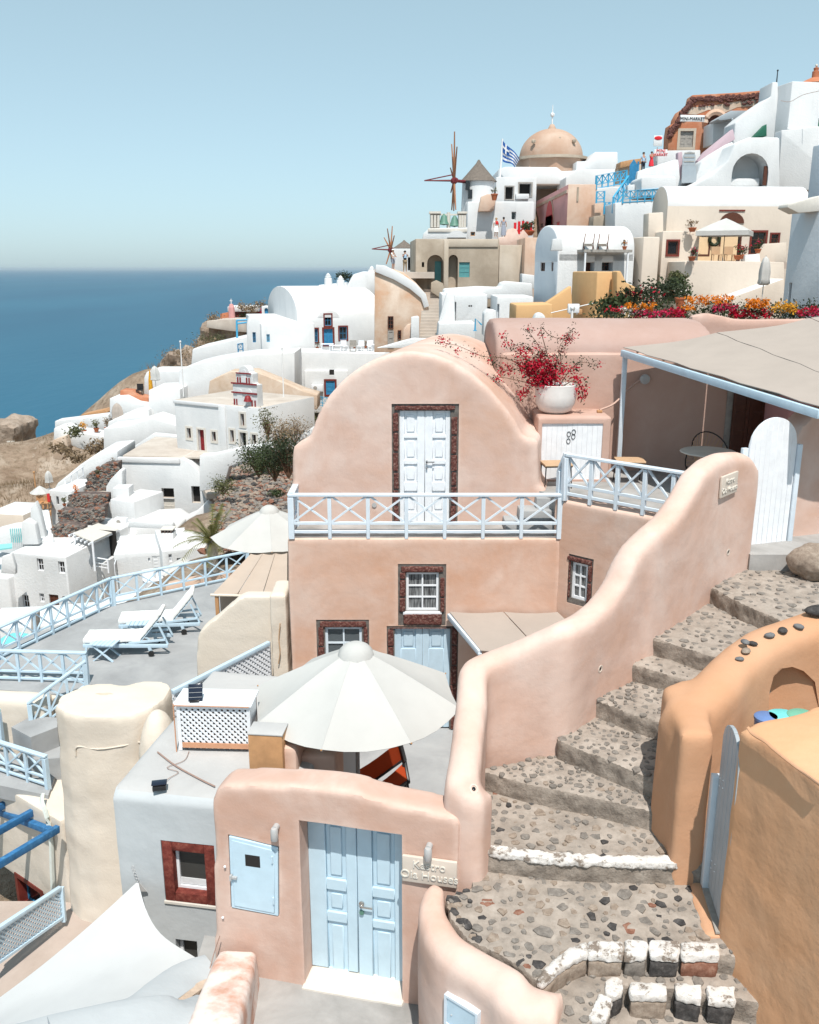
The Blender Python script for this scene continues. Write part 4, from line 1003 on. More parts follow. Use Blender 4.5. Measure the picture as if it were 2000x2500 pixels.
BO.part('rock_body', solid(MB().ico((.08, 0, -.05), .36, 3, 0, (1.2, .8, .8)), .04, 2, .07, 3), 'stone_tan')
# ------------------------------------------------------------------ orange walls on the right
OW = Thing('orange_wall', 'rounded orange plaster wall with pebbles lined on its top', 'wall', at(1690, 2150, 7.8))
otop = [(1655,1700),(1700,1650),(1748,1612),(1790,1565),(1850,1520),(1920,1485),(2010,1440)]
zO = -4.28
pth = [Vector((p.x, p.y, 0)) for p in (atz(1672, 1725, zO), atz(1745, 1660, zO+.05), atz(1800, 1605, zO+.12), atz(1870, 1555, zO+.22), atz(1950, 1518, zO+.34), atz(2050, 1480, zO+.45))]
pc_ = curve_pts(pth, 4); stn = [(p.x, p.y, .52, -6.4, zO+.02+.47*i/len(pc_)) for i, p in enumerate(pc_)]
gpost = atz(1712, 2152, STEP[7]+.02)
om = wall_loft([(stn[0][0]+.02, stn[0][1]-.22, .46, -6.4, zO-.04)]+stn)
om.prism([(gpost.x-.34, gpost.y-.05), (gpost.x-.01, gpost.y-.03), (gpost.x+.10, gpost.y+.5), (gpost.x+.05, gpost.y+1.2), (gpost.x-.25, gpost.y+1.0)], -6.4, at(1720, 1785, gpost.y).z, 'z')
nq = [(1876,1790),(1879,1690),(1889,1652),(1910,1632),(1935,1628),(1962,1638),(1990,1665),(2010,1790)]
OWo = OW.part('wall', solid(om.xf(OW.I), .05, 10, .014, 1.2, MB().loft([[at(u, v, 7.6) for u, v in nq], [at(u, v, 9.62) for u, v in nq]]).xf(OW.I)), 'orange')
OW.part('niche_back', MB().loft([[at(u, v, 9.56) for u, v in nq], [at(u, v, 9.9) for u, v in nq]]), 'orange', world=True)
OWB = surface(OWo)
# pebbles on the wall top
for i, (u, v, r, m_, lab) in enumerate(((1612*0+1806,1608,.045,'pebble_grey','small pale pebble at the end of the pebble row'), (1821,1590,.062,'stone_tan','flat brownish pebble under a grey pebble on the orange wall'), (1818,1578,.055,'pebble_grey','flat grey pebble lying on a brownish one'), (1838,1571,.05,'stone_dark','small dark pebble next to the stacked pebbles'), (1879,1552,.062,'pebble_grey','oval grey pebble between dark pebbles on the orange wall'), (1911,1540,.065,'stone_dark','black pebble between two grey pebbles on the orange wall'), (1950,1530,.06,'pebble_grey','grey pebble next to the big black pebble'), (1995,1498,.135,'stone_dark','largest black pebble on the orange wall'))):
    p = next(q for q in (hit(OWB, u, v+4+6*k)[0] for k in range(20)) if q is not None); p = p+Vector((0, 0, .05 if i == 2 else 0))
    o = part('pebble', solid(MB().ico((0,0,0), r, 2, .06, (1.1, .8, .5), i+40), None, 0, 0, 1), m_); o.location = p+Vector((0,0,r*.40)); o.rotation_euler = (0,0,i*.9); tag(o, lab, 'pebble')
def bucket(label, p, r, h, mat, lid):
    T = Thing('bucket', label, 'bucket', p); T.part('tub', MB().lathe([(0,0),(r*.8,0),(r,h),(0,h)], 18), mat, smooth=40)
    T.part('lid', MB().lathe([(0,h+.002),(r*1.07,h+.002),(r*1.07,h+.03),(r*.9,h+.045),(0,h+.045)], 18), lid, smooth=40); T.part('bucket_handle', MB().tube([(r*1.03*math.cos(t), -.01, h*.8+r*.5*math.sin(t)) for t in [k*math.pi/8 for k in range(9)]], .006, 4), 'grey_metal')
paint('tub_blue', (.13, .22, .45), .5); paint('tub_green', (.16, .42, .30), .5)
for lab, u, v, r, mt, ld in (('blue plastic tub in the orange niche', 1872, 1728, .12, 'tub_blue', 'tub_blue'), ('turquoise lidded tub in the orange niche', 1915, 1728, .17, 'turquoise', 'turquoise'), ('green lidded tub in the orange niche', 1958, 1724, .14, 'turquoise', 'tub_green')):
    p = at(u, v+24, 8.6); bucket(lab, p-Vector((0,0,.47)), r, .45, mt, ld)
# gate of grey boards in the orange wall
gz = STEP[7]+.04; g0, g1 = atz(1722, 2156, gz), atz(1770, 2310, gz); rzo = math.atan2(g1.y-g0.y, g1.x-g0.x)
OG = Thing('board_gate', 'grey board gate with rounded top between the orange walls', 'gate', g0, rzo)
OG.part('gate_post', MB().box(.0, .10, -.05, .06, 0, OG.px(1730, 1840, 0).z), 'rail_paint', bevel=.005)
wg = .60; hg = OG.px(1795, 1793, 0).z; nb = 5
for i in range(nb):
    a, b = .11+wg*i/nb+.003, .11+wg*(i+1)/nb-.003; f = lambda x: hg-wg*.42+math.sqrt(max(0, 1-((x-.11-wg/2)/(wg/2))**2))*wg*.42
    bd = OG.part('board', MB().prism([(a, .05), (b, .05)]+[(b+(a-b)*k/3, f(b+(a-b)*k/3)) for k in range(4)], .0, .035), 'gate_grey', bevel=.003, segs=1)
    for zz in (.3, .38, 1.2, 1.28):
        if i in (0, 1): OG.part('nail', MB().ico(((a+b)/2, -.003, zz+.05*i), .008), 'sign_white', bd)
OG.part('sill', solid(MB().box(-.2, .74, -.16, .2, -.28, -.005), .04, 3, .01, 3), 'orange')
OG.part('threshold_board', MB().box(.05, .72, -.05, .08, .0, .02), 'grey_wood')
# near orange wall
e0, e1 = at(1826, 1785, 6.96), at(2010, 1915, 6.15); d_ = Vector((e1.x-e0.x, e1.y-e0.y, 0)).normalized()
NO = Thing('near_orange_wall', 'big plain orange plaster wall running down beside the lower steps', 'wall', (e0.x, e0.y, STEP[9]), math.atan2(d_.y, d_.x))
top = NO.L(e0).z
foot = NO.px(1765, 2300, 0)
poly = [(-.02, -1.0), (3.2, -1.0), (3.2, top-.02), (.0, top)]
rings = []
for x, bulge, tz in ((-.12, .0, top-.02), (.3, .0, top), (1.0, 0, top-.01), (2.0, 0, top-.03), (3.2, 0, top-.05)):
    rings.append([Vector((x, 1.2, -1)), Vector((x, -.05, -1)), Vector((x, -.04, .3)), Vector((x, -.015, 1.2)), Vector((x, 0, tz)), Vector((x, 1.2, tz+.10))])
NO.part('wall', solid(MB().loft(rings), .05, 6, .016, 1.4), 'orange_shade')
rp_ = [NO.px(u, v, -.035) for u, v in ((1826,1776),(1838,1792),(1870,1812),(1888,1828),(1930,1862),(2015,1925))]
NO.part('pipe', MB().tube(curve_pts(rp_, 5), .014, 6), 'orange', smooth=60)
# ================================================================== courtyard behind the gate wall
struct('court_floor', MB().prism([(-2.2, 8.5), (3.5, 8.0), (5.0, 13.0), (3.2, 15.9), (-2.4, 15.9)], COURT-.3, COURT, 'z'), 'floor_grey')
uc = at(871, 1702, 11.0)
umbrella('court_umbrella', 'large off white eight panel umbrella over the small courtyard', (uc.x, uc.y), 1.41, uc.z, at(870, 1580, 11).z, COURT, 'canvas_white', 8, R(-14), sag=.06, poler=.03)
b0 = at(690, 1900, 11.4)
CB = Thing('court_bench_wall', 'low pink masonry block beside the courtyard umbrella', 'wall', (at(735, 1900, 10.2).x, 10.2, COURT), R(-6))
tp = CB.px(760, 1842, 0).z
CB.part('block', solid(MB().box(0, CB.px(823, 1850).x, 0, .5, 0, tp), .04, 5, .01, 2), 'pink_orange')
CB.part('back_block', solid(MB().box(CB.px(690, 1850).x-.1, .02, -.25, .75, 0, tp+.22), .04, 5, .01, 2), 'pink_orange')
DC = Thing('sling_chair', 'folding chair with two red fabric slings and black frame', 'chair', Vector((atz(910, 1900, COURT).x, atz(910, 1900, COURT).y, COURT)))
def sling4(q, sag):
    rows = [[(q[0]+(q[1]-q[0])*i/6)*(1-k/4)+(q[3]+(q[2]-q[3])*i/6)*(k/4)-Vector((0,0,sag*math.sin(math.pi*i/6))) for k in range(5)] for i in range(7)]
    return bake(MB().loft(rows, caps=False, closed=False).xf(DC.I).mesh(fixn=False), [('SOLIDIFY', dict(thickness=.012))])
zc0 = COURT
S1 = [atz(826, 1906, zc0+.75), atz(972, 1812, zc0+1.0), atz(984, 1852, zc0+.62), atz(886, 1922, zc0+.42)]
S2 = [atz(900, 1928, zc0+.42), atz(986, 1862, zc0+.52), atz(994, 1906, zc0+.36), atz(940, 1948, zc0+.36)]
DC.part('back_sling', sling4(S1, .06), 'sling_red', smooth=60); DC.part('seat_sling', sling4(S2, .04), 'sling_red', smooth=60)
for q, nm in ((S1, 'back_bar'), (S2, 'seat_bar')):
    DC.part(nm, MB().bar(q[1]+Vector((.02,0,.03)), q[2]+Vector((.03,0,-.05)), .05, .08), 'black_metal', world=True, bevel=.01); DC.part(nm, MB().bar(q[0], q[3], .05, .07), 'black_metal', world=True, bevel=.01)
    DC.part('side_bar', MB().bar(q[3]-Vector((0,0,.02)), q[2]-Vector((0,0,.02)), .035, .04), 'black_metal', world=True)
for q in (S1[2], S1[3], S2[2], S2[3]): DC.part('leg', MB().bar(q, Vector((q.x+.05, q.y-.1, zc0)), .035, .04, (1,0,0)), 'black_metal', world=True)
# small canvas awning beside the lower door
a0 = at(1096, 1499, 15.66); a1 = at(1172, 1594, 14.2); a2 = at(1362, 1500, 15.66); a3 = a2+(a1-a0)
SA = Thing('door_awning', 'small beige canvas awning with pale blue edge beside the lower blue door', 'awning', (a0.x, 15.6, COURT))
SA.part('edge_beam', MB().bar(a0+Vector((0,-.04,-.02)), a1, .07, .10), 'rail_paint', world=True, bevel=.008)
for i in range(2):
    s0, s1 = i*.5+.005, i*.5+.495
    rows = [[(a0+(a1-a0)*t)+((a2-a0)*(s0+(s1-s0)*k/5))+Vector((0, -.03, .05-.03*math.sin(math.pi*k/5))) for k in range(6)] for t in (0, .33, .66, 1)]
    SA.part('canvas_strip', bake(MB().loft(rows, caps=False, closed=False).xf(SA.I).mesh(fixn=False), [('SOLIDIFY', dict(thickness=.01))]), 'canvas_beige', smooth=60)
SA.part('post', MB().bar(Vector((a1.x, a1.y, COURT)), a1, .06, .06, (1,0,0)), 'rail_paint', world=True)
# ================================================================== grey house with the red framed window
GH = Thing('grey_house', 'grey plastered house with dark red framed window next to the gate wall', 'house', at(311, 2330, 9.6), R(-9.5))
gt = GH.px(400, 1938).z; gx1 = GH.px(600, 2100).x
wr_ = GH.rect(399, 2058, 527, 2205); w2 = GH.rect(432, 2296, 484, 2380)
prof = [(0, -2.4), (0, gt-.12), (.07, gt-.03), (.25, gt), (3.3, gt+.03), (3.3, -2.4)]
cuts = MB().box(wr_[0], wr_[1], -.3, .2, wr_[2], wr_[3]).box(w2[0], w2[1], -.31, .18, w2[2], w2[3])
GH.part('wall', solid(MB().prism(prof, .0, gx1+.6, 'x'), .05, 6, .01, 1, cuts), ['grey_wall', 'grey_roof'])
me = GH.o.children[0].data; me.polygons.foreach_set('material_index', [1 if p.normal.z > .8 else 0 for p in me.polygons])
iw = GH.rect(430, 2075, 521, 2182, .18)
fo = GH.part('window_frame', framed(wr_[0]+.004, wr_[1]-.004, wr_[2]+.004, wr_[3]-.004, .0, .16, .13), 'old_red', bevel=.008)
window(GH, (wr_[0]+.13, wr_[1]-.13, wr_[2]+.13, wr_[3]-.12), .10, 'white_paint', .04, 1, 1, 'pane_dark', .05)
GH.part('curtain', MB().box(wr_[0]+.17, wr_[1]-.165, .118, .126, wr_[2]+.18, wr_[2]+.27), 'white_grey', fo)
GH.part('sill', MB().box(wr_[0]-.01, wr_[1]+.02, -.02, .05, wr_[2]-.03, wr_[2]+.002), 'stone_trim', fo)
window(GH, (w2[0]+.01, w2[1]-.01, w2[2], w2[3]-.01), .10, 'white_paint', .04, 1, 1, 'pane_dark', .05)
def g_roof(u, v): return GH.W(GH.pz(u, v, gt+.012))
cable('power_cable', 'thin brown cable across the grey roof', curve_pts([g_roof(u, v)+Vector((0,0,.012)) for u, v in ((385,1838),(430,1872),(490,1905),(525,1922))], 4), .010)
sp = g_roof(390, 1925)
T = Thing('solar_light', 'small black solar spotlight lying on the grey roof edge', 'lamp', sp, .2)
T.part('panel', MB().box(-.09, .09, -.05, .06, .07, .085), 'solar', bevel=.004); T.part('lamp_head', MB().box(-.08, .08, -.06, .02, .0, .055), 'black_metal', bevel=.008)
T.part('bracket', MB().box(-.015, .015, -.01, .01, .05, .075), 'black_metal')
cable('lamp_wire', 'thin dark wire curling over the grey roof', curve_pts([sp+Vector((0,0,.05))]+[g_roof(u, v)+Vector((0,0,.008)) for u, v in ((415,1900),(436,1886),(408,1875),(450,1858),(462,1835))], 4), .004)
# white lattice air conditioner cover
AC = Thing('air_conditioner_cover', 'white lattice air conditioner box on the grey roof', 'box', g_roof(438, 1832), R(-3))
ax = AC.px(612, 1780).x; ah = AC.px(520, 1718).z; ad = .42
AC.part('top_board', MB().box(-.03, ax+.03, -.03, ad, ah-.03, ah), 'white_paint', bevel=.005)
AC.part('back_board', MB().box(0, ax, ad-.05, ad-.02, .03, ah-.03), 'brown_wood')  # dark brown painted in for the shaded inside behind the lattice
AC.part('front_frame', framed(0, ax, .05, ah-.032, 0, .03, .045), 'white_paint')
AC.part('kick_board', MB().box(.05, ax-.02, -.012, .0, .05, .12), 'wood_edge')
AC.part('edge_strip', MB().box(-.032, -.02, -.035, -.02, .0, ah).box(-.02, ax, -.036, -.031, ah-.03, ah-.018), 'wood_edge')
for i in (0, 1): AC.part('leg', MB().box(i*(ax-.04), i*(ax-.04)+.04, 0, .04, 0, .05), 'white_paint')
lattice(AC, None, [AC.W((.04, .018, .10)), AC.W((ax-.04, .018, .10)), AC.W((ax-.04, .018, ah-.07)), AC.W((.04, .018, ah-.07))], 18, 18, .026, 'white_paint')
AC.part('side_board', MB().box(0, .02, .035, ad-.055, .05, ah-.035).box(ax-.02, ax, .035, ad-.055, .05, ah-.035), 'white_paint')
AC.part('compressor', MB().box(.1, ax-.1, .2, ad-.08, .06, ah-.1), 'brown_wood', bevel=.02)
AC.part('fan_grille', MB().tube([(ax*.6+.18*math.cos(t), .19, ah*.5+.18*math.sin(t)) for t in [k*math.pi/8 for k in range(17)]], .01, 4), 'grey_metal')
sp = AC.W((.24, .05, ah))
T = Thing('solar_lamp', 'small tilted solar panel on top of the lattice box', 'solar panel', sp, .1)
T.part('cell', MB().box(-.09, .09, -.006, .006, 0, .22).xf(Matrix.Rotation(R(-28), 4, 'X')), 'solar', bevel=.003); T.part('stand', MB().box(-.07, .05, -.04, .05, 0, .02), 'black_metal')
for i in range(3): T.part('cell_line', MB().box(-.085, .085, -.0085, -.0065, .05+i*.06, .054+i*.06).xf(Matrix.Rotation(R(-28), 4, 'X')), 'grey_metal')
WB = Thing('wooden_box', 'plain wooden box with grey lid between the lattice box and umbrella', 'box', g_roof(610, 1889)+Vector((0,0,-.05)), R(-6))
wx = WB.px(690, 1840).x; wh = WB.px(650, 1796).z
WB.part('case', MB().box(0, wx, 0, .28, 0, wh), 'wood', bevel=.008); WB.part('lid', MB().box(-.008, wx+.008, -.008, .30, wh+.001, wh+.02), 'grey_roof', bevel=.004)
WB.part('foot_knob', MB().ico((wx*.45, -.02, .02), .025), 'wood')
# bent downpipe arching off the tower
cable('bent_pipe', 'thick white bent pipe between the cream tower and lattice box', curve_pts([at(432, 1806, 10.9), at(405, 1812, 10.8), at(385, 1835, 10.6), at(376, 1860, 10.5)], 5), .045, 'white_paint', 'pipe')
# ================================================================== cream tower
KT = 1.35; zT = -5.6*KT; top = [(131,1722),(150,1697),(205,1672),(258,1666),(300,1672),(345,1662),(400,1661),(418,1670),(420,1682),(405,1706),(370,1730),(325,1746),(270,1752),(205,1751),(155,1740)]
tw = [atz(u, v, zT) for u, v in top]; ctr = sum(tw, Vector())/len(tw)
TW = Thing('cream_tower', 'big smooth cream plaster tower with flat rounded top', 'tower', (ctr.x, ctr.y, -12.3))
rings = []
for z, k in ((-12.5, 1.10), (-11, 1.06), (-9.7, 1.03), (-8.4, 1.0), (zT, 1.0)): rings.append([Vector((ctr.x+(p.x-ctr.x)*k, ctr.y+(p.y-ctr.y)*k, z)) for p in tw])
TWo = TW.part('tower_body', solid(MB().loft(rings).xf(TW.I), .06, 6, .03, 1.1), 'cream')
TW.part('shoulder', solid(MB().ico(at(392, 1860, 14.3), 1, 3, 0, (.36, .47, 1.0)).xf(TW.I), .05, 3, .02, 2), 'cream')
cr = at(255, 1704, ctr.y+.1); TW.part('chipped_patch', solid(MB().ico(TW.L((cr.x, cr.y, zT+.0)), .15, 2, .3, (1, .3, .12)), None), 'sandy')
mesh_hit = lambda u, v, Y: at(u, v, Y)
TWB = surface(TWo)
cable('tower_cord', 'thin cream cord sagging across the tower front', curve_pts([hit(TWB, u, v, at(u, v, 14.05))[0]+Vector((0,-.012,0)) for u, v in ((186,1845),(190,1822),(240,1828),(300,1820),(340,1811))]+[at(362, 1822, 13.95), at(366, 1850, 13.9)], 4), .014, 'cream')
# ================================================================== sun terrace with loungers
LT = -8.8
tf = [atz(u, v, LT) for u, v in ((-120,1675),(-60,1600),(278,1477),(640,1392),(760,1392),(700,1560),(430,1712),(420,1740),(216,1700))]
struct('sun_terrace', MB().prism([(p.x, p.y) for p in tf], LT-.4, LT, 'z'), 'floor_grey')
wt = [(p.x, p.y) for p in tf]; cxy = (sum(p[0] for p in wt)/len(wt), sum(p[1] for p in wt)/len(wt))
TB = Thing('retaining_wall', 'cream plastered base below the sun terrace floor', 'wall', (cxy[0], cxy[1], LT-3))
TB.part('wall', solid(MB().prism([(cxy[0]+(p[0]-cxy[0])*1.015, cxy[1]+(p[1]-cxy[1])*1.015) for p in wt], LT-4, LT-.03, 'z').xf(TB.I), None, 0, 0, 1, None, .08), 'cream')
up = Vector((0,0,0))
railing('terrace_railing', 'long pale blue crossed railing round the back of the sun terrace', 'railing', [(atz(-90, 1655, LT), atz(275, 1479, LT), 9), (atz(279, 1478, LT), atz(606, 1408, LT), 6)], .78, 'rail_blue', .075, low=.34, base=.08)
railing('terrace_front_railing', 'short pale blue railing across the front of the sun terrace', 'railing', [(atz(-60, 1660, LT), atz(214, 1668, LT), 5)], .72, 'rail_blue', .075, low=.34, base=.08)
def lounger(label, p, rz):
    T = Thing('sun_lounger', label, 'sun lounger', p, rz); Lg, w = 1.95, .32
    for sy in (-1, 1):
        T.part('side_rail', MB().bar((0, sy*w, .30), (Lg, sy*w, .24), .035, .09), 'rail_blue', bevel=.006)
        T.part('front_leg', MB().bar((.08, sy*w, .28), (.02, sy*w, 0), .05, .05), 'rail_blue')
        T.part('rear_leg', MB().bar((1.5, sy*w, .28), (1.56, sy*w, .06), .05, .07), 'rail_blue')
        T.part('wheel', MB().lathe([(0,-.02),(.07,-.02),(.07,.02),(0,.02)], 14).xf(Matrix.Translation((1.56, sy*(w+.05), .075)) @ Matrix.Rotation(math.pi/2, 4, 'X')), 'rubber', smooth=40)
        T.part('arm', MB().bar((1.05, sy*(w+.0), .33), (1.9, sy*(w+.0), .40), .03, .05), 'rail_blue')
        T.part('back_strut', MB().bar((1.75, sy*w*.8, .75), (1.95, sy*w*.9, .26), .03, .04), 'rail_blue')
    for i in range(12): T.part('slat', MB().box(.03+i*.105, .11+i*.105, -w+.03, w-.03, .315-i*.003, .335-i*.003), 'rail_blue')
    bx = Matrix.Translation((1.28, 0, .31)) @ Matrix.Rotation(R(-50), 4, 'Y')
    for i in range(8): T.part('back_slat', MB().box(.04+i*.1, .115+i*.1, -w+.03, w-.03, -.01, .01).xf(bx), 'rail_blue')
    c = solid(MB().box(-.02, 1.32, -w+.02, w-.02, .345, .45), .03, 4, .008, 5); T.part('seat_cushion', c, 'cushion')
    T.part('back_cushion', solid(MB().box(.02, .92, -w+.02, w-.02, .02, .11).xf(bx), .03, 4, .008, 5), 'cushion')
    return T
l1 = atz(215, 1592, LT); lounger('white cushioned lounger with pale blue side table beside the terrace floor centre', l1, R(4))
l2 = atz(297, 1545, LT); lounger('white cushioned lounger closest to the long terrace railing', l2, R(9))
def xtable(label, p, rz):
    T = Thing('side_table', label, 'table', p, rz)
    for i in range(6): T.part('top_slat', MB().box(-.30+i*.10, -.21+i*.10, -.24, .24, .40, .425), 'rail_blue')
    for sy in (-.18, .18):
        T.part('leg', MB().bar((-.24, sy, 0), (.24, sy+.01, .40), .05, .03), 'rail_blue'); T.part('leg', MB().bar((.24, sy, 0), (-.24, sy-.01, .40), .05, .03), 'rail_blue')
    T.part('stretcher', MB().bar((0, -.18, .2), (0, .18, .2), .03, .03), 'rail_blue')
xtable('pale blue folding side table with crossed legs in the open', atz(262, 1606, LT)+Vector((0, -.02, 0)), R(-8))
xtable('pale blue folding side table tucked between the two loungers', atz(345, 1556, LT), R(4))
# steps and railings down the left side
ZS = [-9.15, -9.6, -10.0]
for i, poly in enumerate(([(28,1775),(78,1748),(140,1752),(140,1775),(75,1800)], [(70,1800),(140,1780),(160,1850),(60,1856)])):
    pz2 = [atz(u, v, ZS[i]) for u, v in poly]; struct('terrace_step', MB().prism([(p.x, p.y) for p in pz2], ZS[i]-.5, ZS[i], 'z'), 'floor_grey')
lp = [atz(u, v, ZS[2]) for u, v in ((-60,1905),(118,1942),(150,1850),(60,1842),(-60,1820))]
struct('lower_walk', MB().prism([(p.x, p.y) for p in lp], ZS[2]-.3, ZS[2], 'z'), 'floor_grey')
railing('stair_railing', 'sloping pale blue railing beside the steps below the sun terrace', 'railing', [(atz(80, 1793, ZS[1]+.1), atz(213, 1694, LT), 3)], .74, 'rail_blue', .07, low=.3, base=.06)
railing('walk_railing', 'pale blue crossed railing along the lower walk beside the cream tower', 'railing', [(atz(-70, 1862, ZS[2]), atz(118, 1925, ZS[2]), 4)], .72, 'rail_blue', .075, low=.34, base=.08)
railing('rear_walk_railing', 'short pale blue railing end peeking behind the lower walk', 'railing', [(atz(-60, 1800, ZS[1]), atz(5, 1808, ZS[1]), 1)], .7, 'rail_blue', .07)
CP_ = Thing('cream_parapet', 'rounded cream parapet along the front edge of the sun terrace', 'wall', atz(60, 1760, ZS[1]))
pw_ = [atz(u, v, LT+.02) for u, v in ((-90,1692),(40,1694),(120,1700))]
CP_.part('wall', solid(wall_loft([(p.x, p.y, .5, ZS[2]-1, LT+.06) for p in curve_pts(pw_, 3)]).xf(CP_.I), .06, 5, .02, 1), 'cream')
# cream wall between terrace and pink house
CW = Thing('sloped_cream_wall', 'smooth cream wall with sloping top between sun terrace and pink house', 'wall', at(560, 1700, 16.4))
co = [(478,1760),(480,1575),(484,1550),(497,1532),(525,1512),(560,1482),(582,1462),(600,1456),(662,1458),(668,1480),(668,1760)]
CW.part('wall', solid(MB().prism([(CW.px(u, v).x, CW.px(u, v).z) for u, v in co], 0, .35), .05, 6, .01, 1.2), 'cream')
CW.part('pillar', solid(MB().box(CW.px(660,1500,-.3).x, CW.px(702,1500,-.3).x, -.35, .5, CW.px(670,1800).z, CW.px(670,1448,-.3).z), .05, 8, .02, 1.5), 'cream')
CW.part('gable', solid(MB().prism([(CW.px(u, v, 4).x, CW.px(u, v, 4).z) for u, v in ((640,1500),(645,1350),(675,1318),(705,1295),(740,1290),(740,1500))], 4, 4.5), .06, 5, .01), 'cream')
cable('hanging_cord', 'thin tan cord hanging down the cream pillar', curve_pts([at(684, 1522, 16.0), at(681, 1560, 16.0), at(684, 1590, 15.98), at(680, 1620, 16.0)], 4), .012, 'rush')
# stair trellis with pale blue rail
t0, t1 = at(421, 1690, 13.6), at(657, 1570, 15.2)
TR = Thing('stair_trellis', 'white lattice trellis with sloping pale blue rail below the cream wall', 'trellis', t0-Vector((0,0,1)))
TR.part('rail', MB().bar(t0, t1, .07, .08), 'rail_blue', world=True, bevel=.008)
dn = Vector((0,0,-1.0)); lattice(TR, None, [t0+dn, t1+dn, t1-Vector((0,0,.04)), t0-Vector((0,0,.04))], 30, 30, .036, 'white_paint')
TR.part('backing', MB().add([t0+dn+Vector((0,.12,0)), t1+dn+Vector((0,.12,0)), t1+Vector((0,.12,-.04)), t0+Vector((0,.12,-.04)), t0+dn+Vector((0,.17,0)), t1+dn+Vector((0,.17,0)), t1+Vector((0,.17,-.04)), t0+Vector((0,.17,-.04))], [(0,1,2,3),(4,7,6,5),(0,4,5,1),(3,2,6,7),(0,3,7,4),(1,5,6,2)]), 'grey_wall', world=True)
# beige canopy left of the house
za = at(560, 1450, 17.0).z
BC = Thing('beige_canopy', 'flat beige canvas canopy on wooden posts left of the pink house', 'awning', (at(560,1450,17).x, 17.0, LT))
f0, f1, bk0, bk1 = atz(521, 1447, za), atz(702, 1452, za), atz(612, 1352, za), atz(702, 1350, za)
for i in range(3):
    s0, s1 = i/3+.006, (i+1)/3-.006
    rows = [[(f0+(f1-f0)*(s0+(s1-s0)*k/4))*(1-t)+(bk0+(bk1-bk0)*(s0+(s1-s0)*k/4))*t+Vector((0,0,-.03*math.sin(math.pi*k/4))) for k in range(5)] for t in [j/6 for j in range(7)]]
    BC.part('canvas_strip', bake(MB().loft(rows, caps=False, closed=False).xf(BC.I).mesh(fixn=False), [('SOLIDIFY', dict(thickness=.012))]), 'canvas_tan', smooth=60)
BC.part('front_pole', MB().tube([f0+Vector((-.05,-.02,-.04)), f1+Vector((0,-.02,-.04))], .03, 8), 'cream', world=True, smooth=60)
for (p, h_) in ((f0, 1.1), (f0+(bk0-f0)*.5, 1.1)): BC.part('post', MB().box(p.x-.02+.05, p.x+.1, p.y-.03, p.y+.03, LT, p.z-.05), 'wood', world=True)
BC.part('side_screen', MB().box(f0.x+.07, f0.x+.95, f0.y+.25, f0.y+.28, LT, f0.z-.06), 'canvas_tan', world=True)
u2 = at(660, 1305, 21.0)
umbrella('terrace_umbrella', 'large white umbrella with scalloped cap behind the beige canopy', (u2.x, u2.y), 1.42, u2.z, at(675, 1240, 21).z, LT, 'canvas_white', 8, R(10), sag=.05)
# ================================================================== lower left: patio, pergola, sail shade
FL = -8.75*KT
lf = [atz(u, v, FL) for u, v in ((-150,2200),(150,2200),(330,2230),(400,2400),(250,2560),(-250,2560))]
struct('lower_patio', MB().prism([(p.x, p.y) for p in lf], FL-.3, FL, 'z'), 'floor_beige')
a, b = at(134, 2100, 15.19), at(-90, 2100, 17.42); LWr = math.atan2(a.y-b.y, a.x-b.x)
LW = Thing('pergola_wall', 'cream house wall with small dark red window behind the blue pergola', 'wall', (b.x, b.y, FL), LWr)
ltop = LW.px(60, 1950).z; le = LW.L(Vector((a.x, a.y, 0))).x
rw_ = [LW.px(u, v) for u, v in ((36,2128),(104,2162),(108,2215),(40,2205))]; rr_ = (rw_[0].x, rw_[1].x, rw_[3].z, rw_[0].z)
LW.part('wall', solid(MB().box(-1.5, le+.4, 0, 1.2, -.4, ltop), .06, 5, .02, 1, MB().box(rr_[0], rr_[1], -.2, .25, rr_[2], rr_[3])), 'cream')
wf = LW.part('window_frame', framed(rr_[0]+.004, rr_[1]-.004, rr_[2]+.004, rr_[3]-.004, -.02, .22, .09), 'red_brown')
window(LW, (rr_[0]+.1, rr_[1]-.1, rr_[2]+.1, rr_[3]-.1), .16, 'bright_blue', .04, 1, 1, 'dark_glass', .04)
LW.part('red_shutter', MB().box(rr_[0]-.05, rr_[0]+.4, -.12, -.05, rr_[2]-.55, rr_[2]-.18), 'red_brown', bevel=.01)
cable('wall_pipe', 'pale green drain pipe running down beside the cream tower', curve_pts([at(105, 1940, 15.53), at(103, 1958, 15.32), at(112, 1985, 15.19), at(124, 2040, 15.12), at(127, 2120, 15.12), at(130, 2175, 15.12)], 4), .045, 'pipe', 'pipe')
cable('ledge_cord', 'dark cord lying along the cream ledge above the blue pergola', curve_pts([at(-20, 1925, 16.20), at(30, 1938, 16.20), at(70, 1953, 16.07), at(97, 1957, 15.79)], 4), .014, 'rush')
PG = Thing('blue_pergola', 'weathered deep blue wooden pergola beams beside the cream wall', 'pergola', (at(100, 2100, 14.85).x, 14.85, FL))
m0, m1 = at(-40, 1966, 16.88), at(128, 2030, 14.92)
PG.part('wall_beam', MB().bar(m0, m1, .12, .12), 'pergola_blue', world=True, bevel=.008)
dv = (at(-60, 2155, 13.10)-at(143, 2032, 14.72))
for i, e in enumerate((at(143, 2032, 14.72), at(83, 1990, 15.59), at(28, 1964, 16.34), at(-30, 1940, 17.14))):
    PG.part('rafter', MB().bar(e+Vector((0,0,.08)), e+dv*1.2+Vector((0,0,.08)), .10, .14), 'pergola_blue', world=True, bevel=.008)
pe = at(-60, 2155, 13.10); PG.part('post', MB().bar(Vector((pe.x, pe.y, FL)), pe, .1, .1, (1,0,0)), 'pergola_blue', world=True)
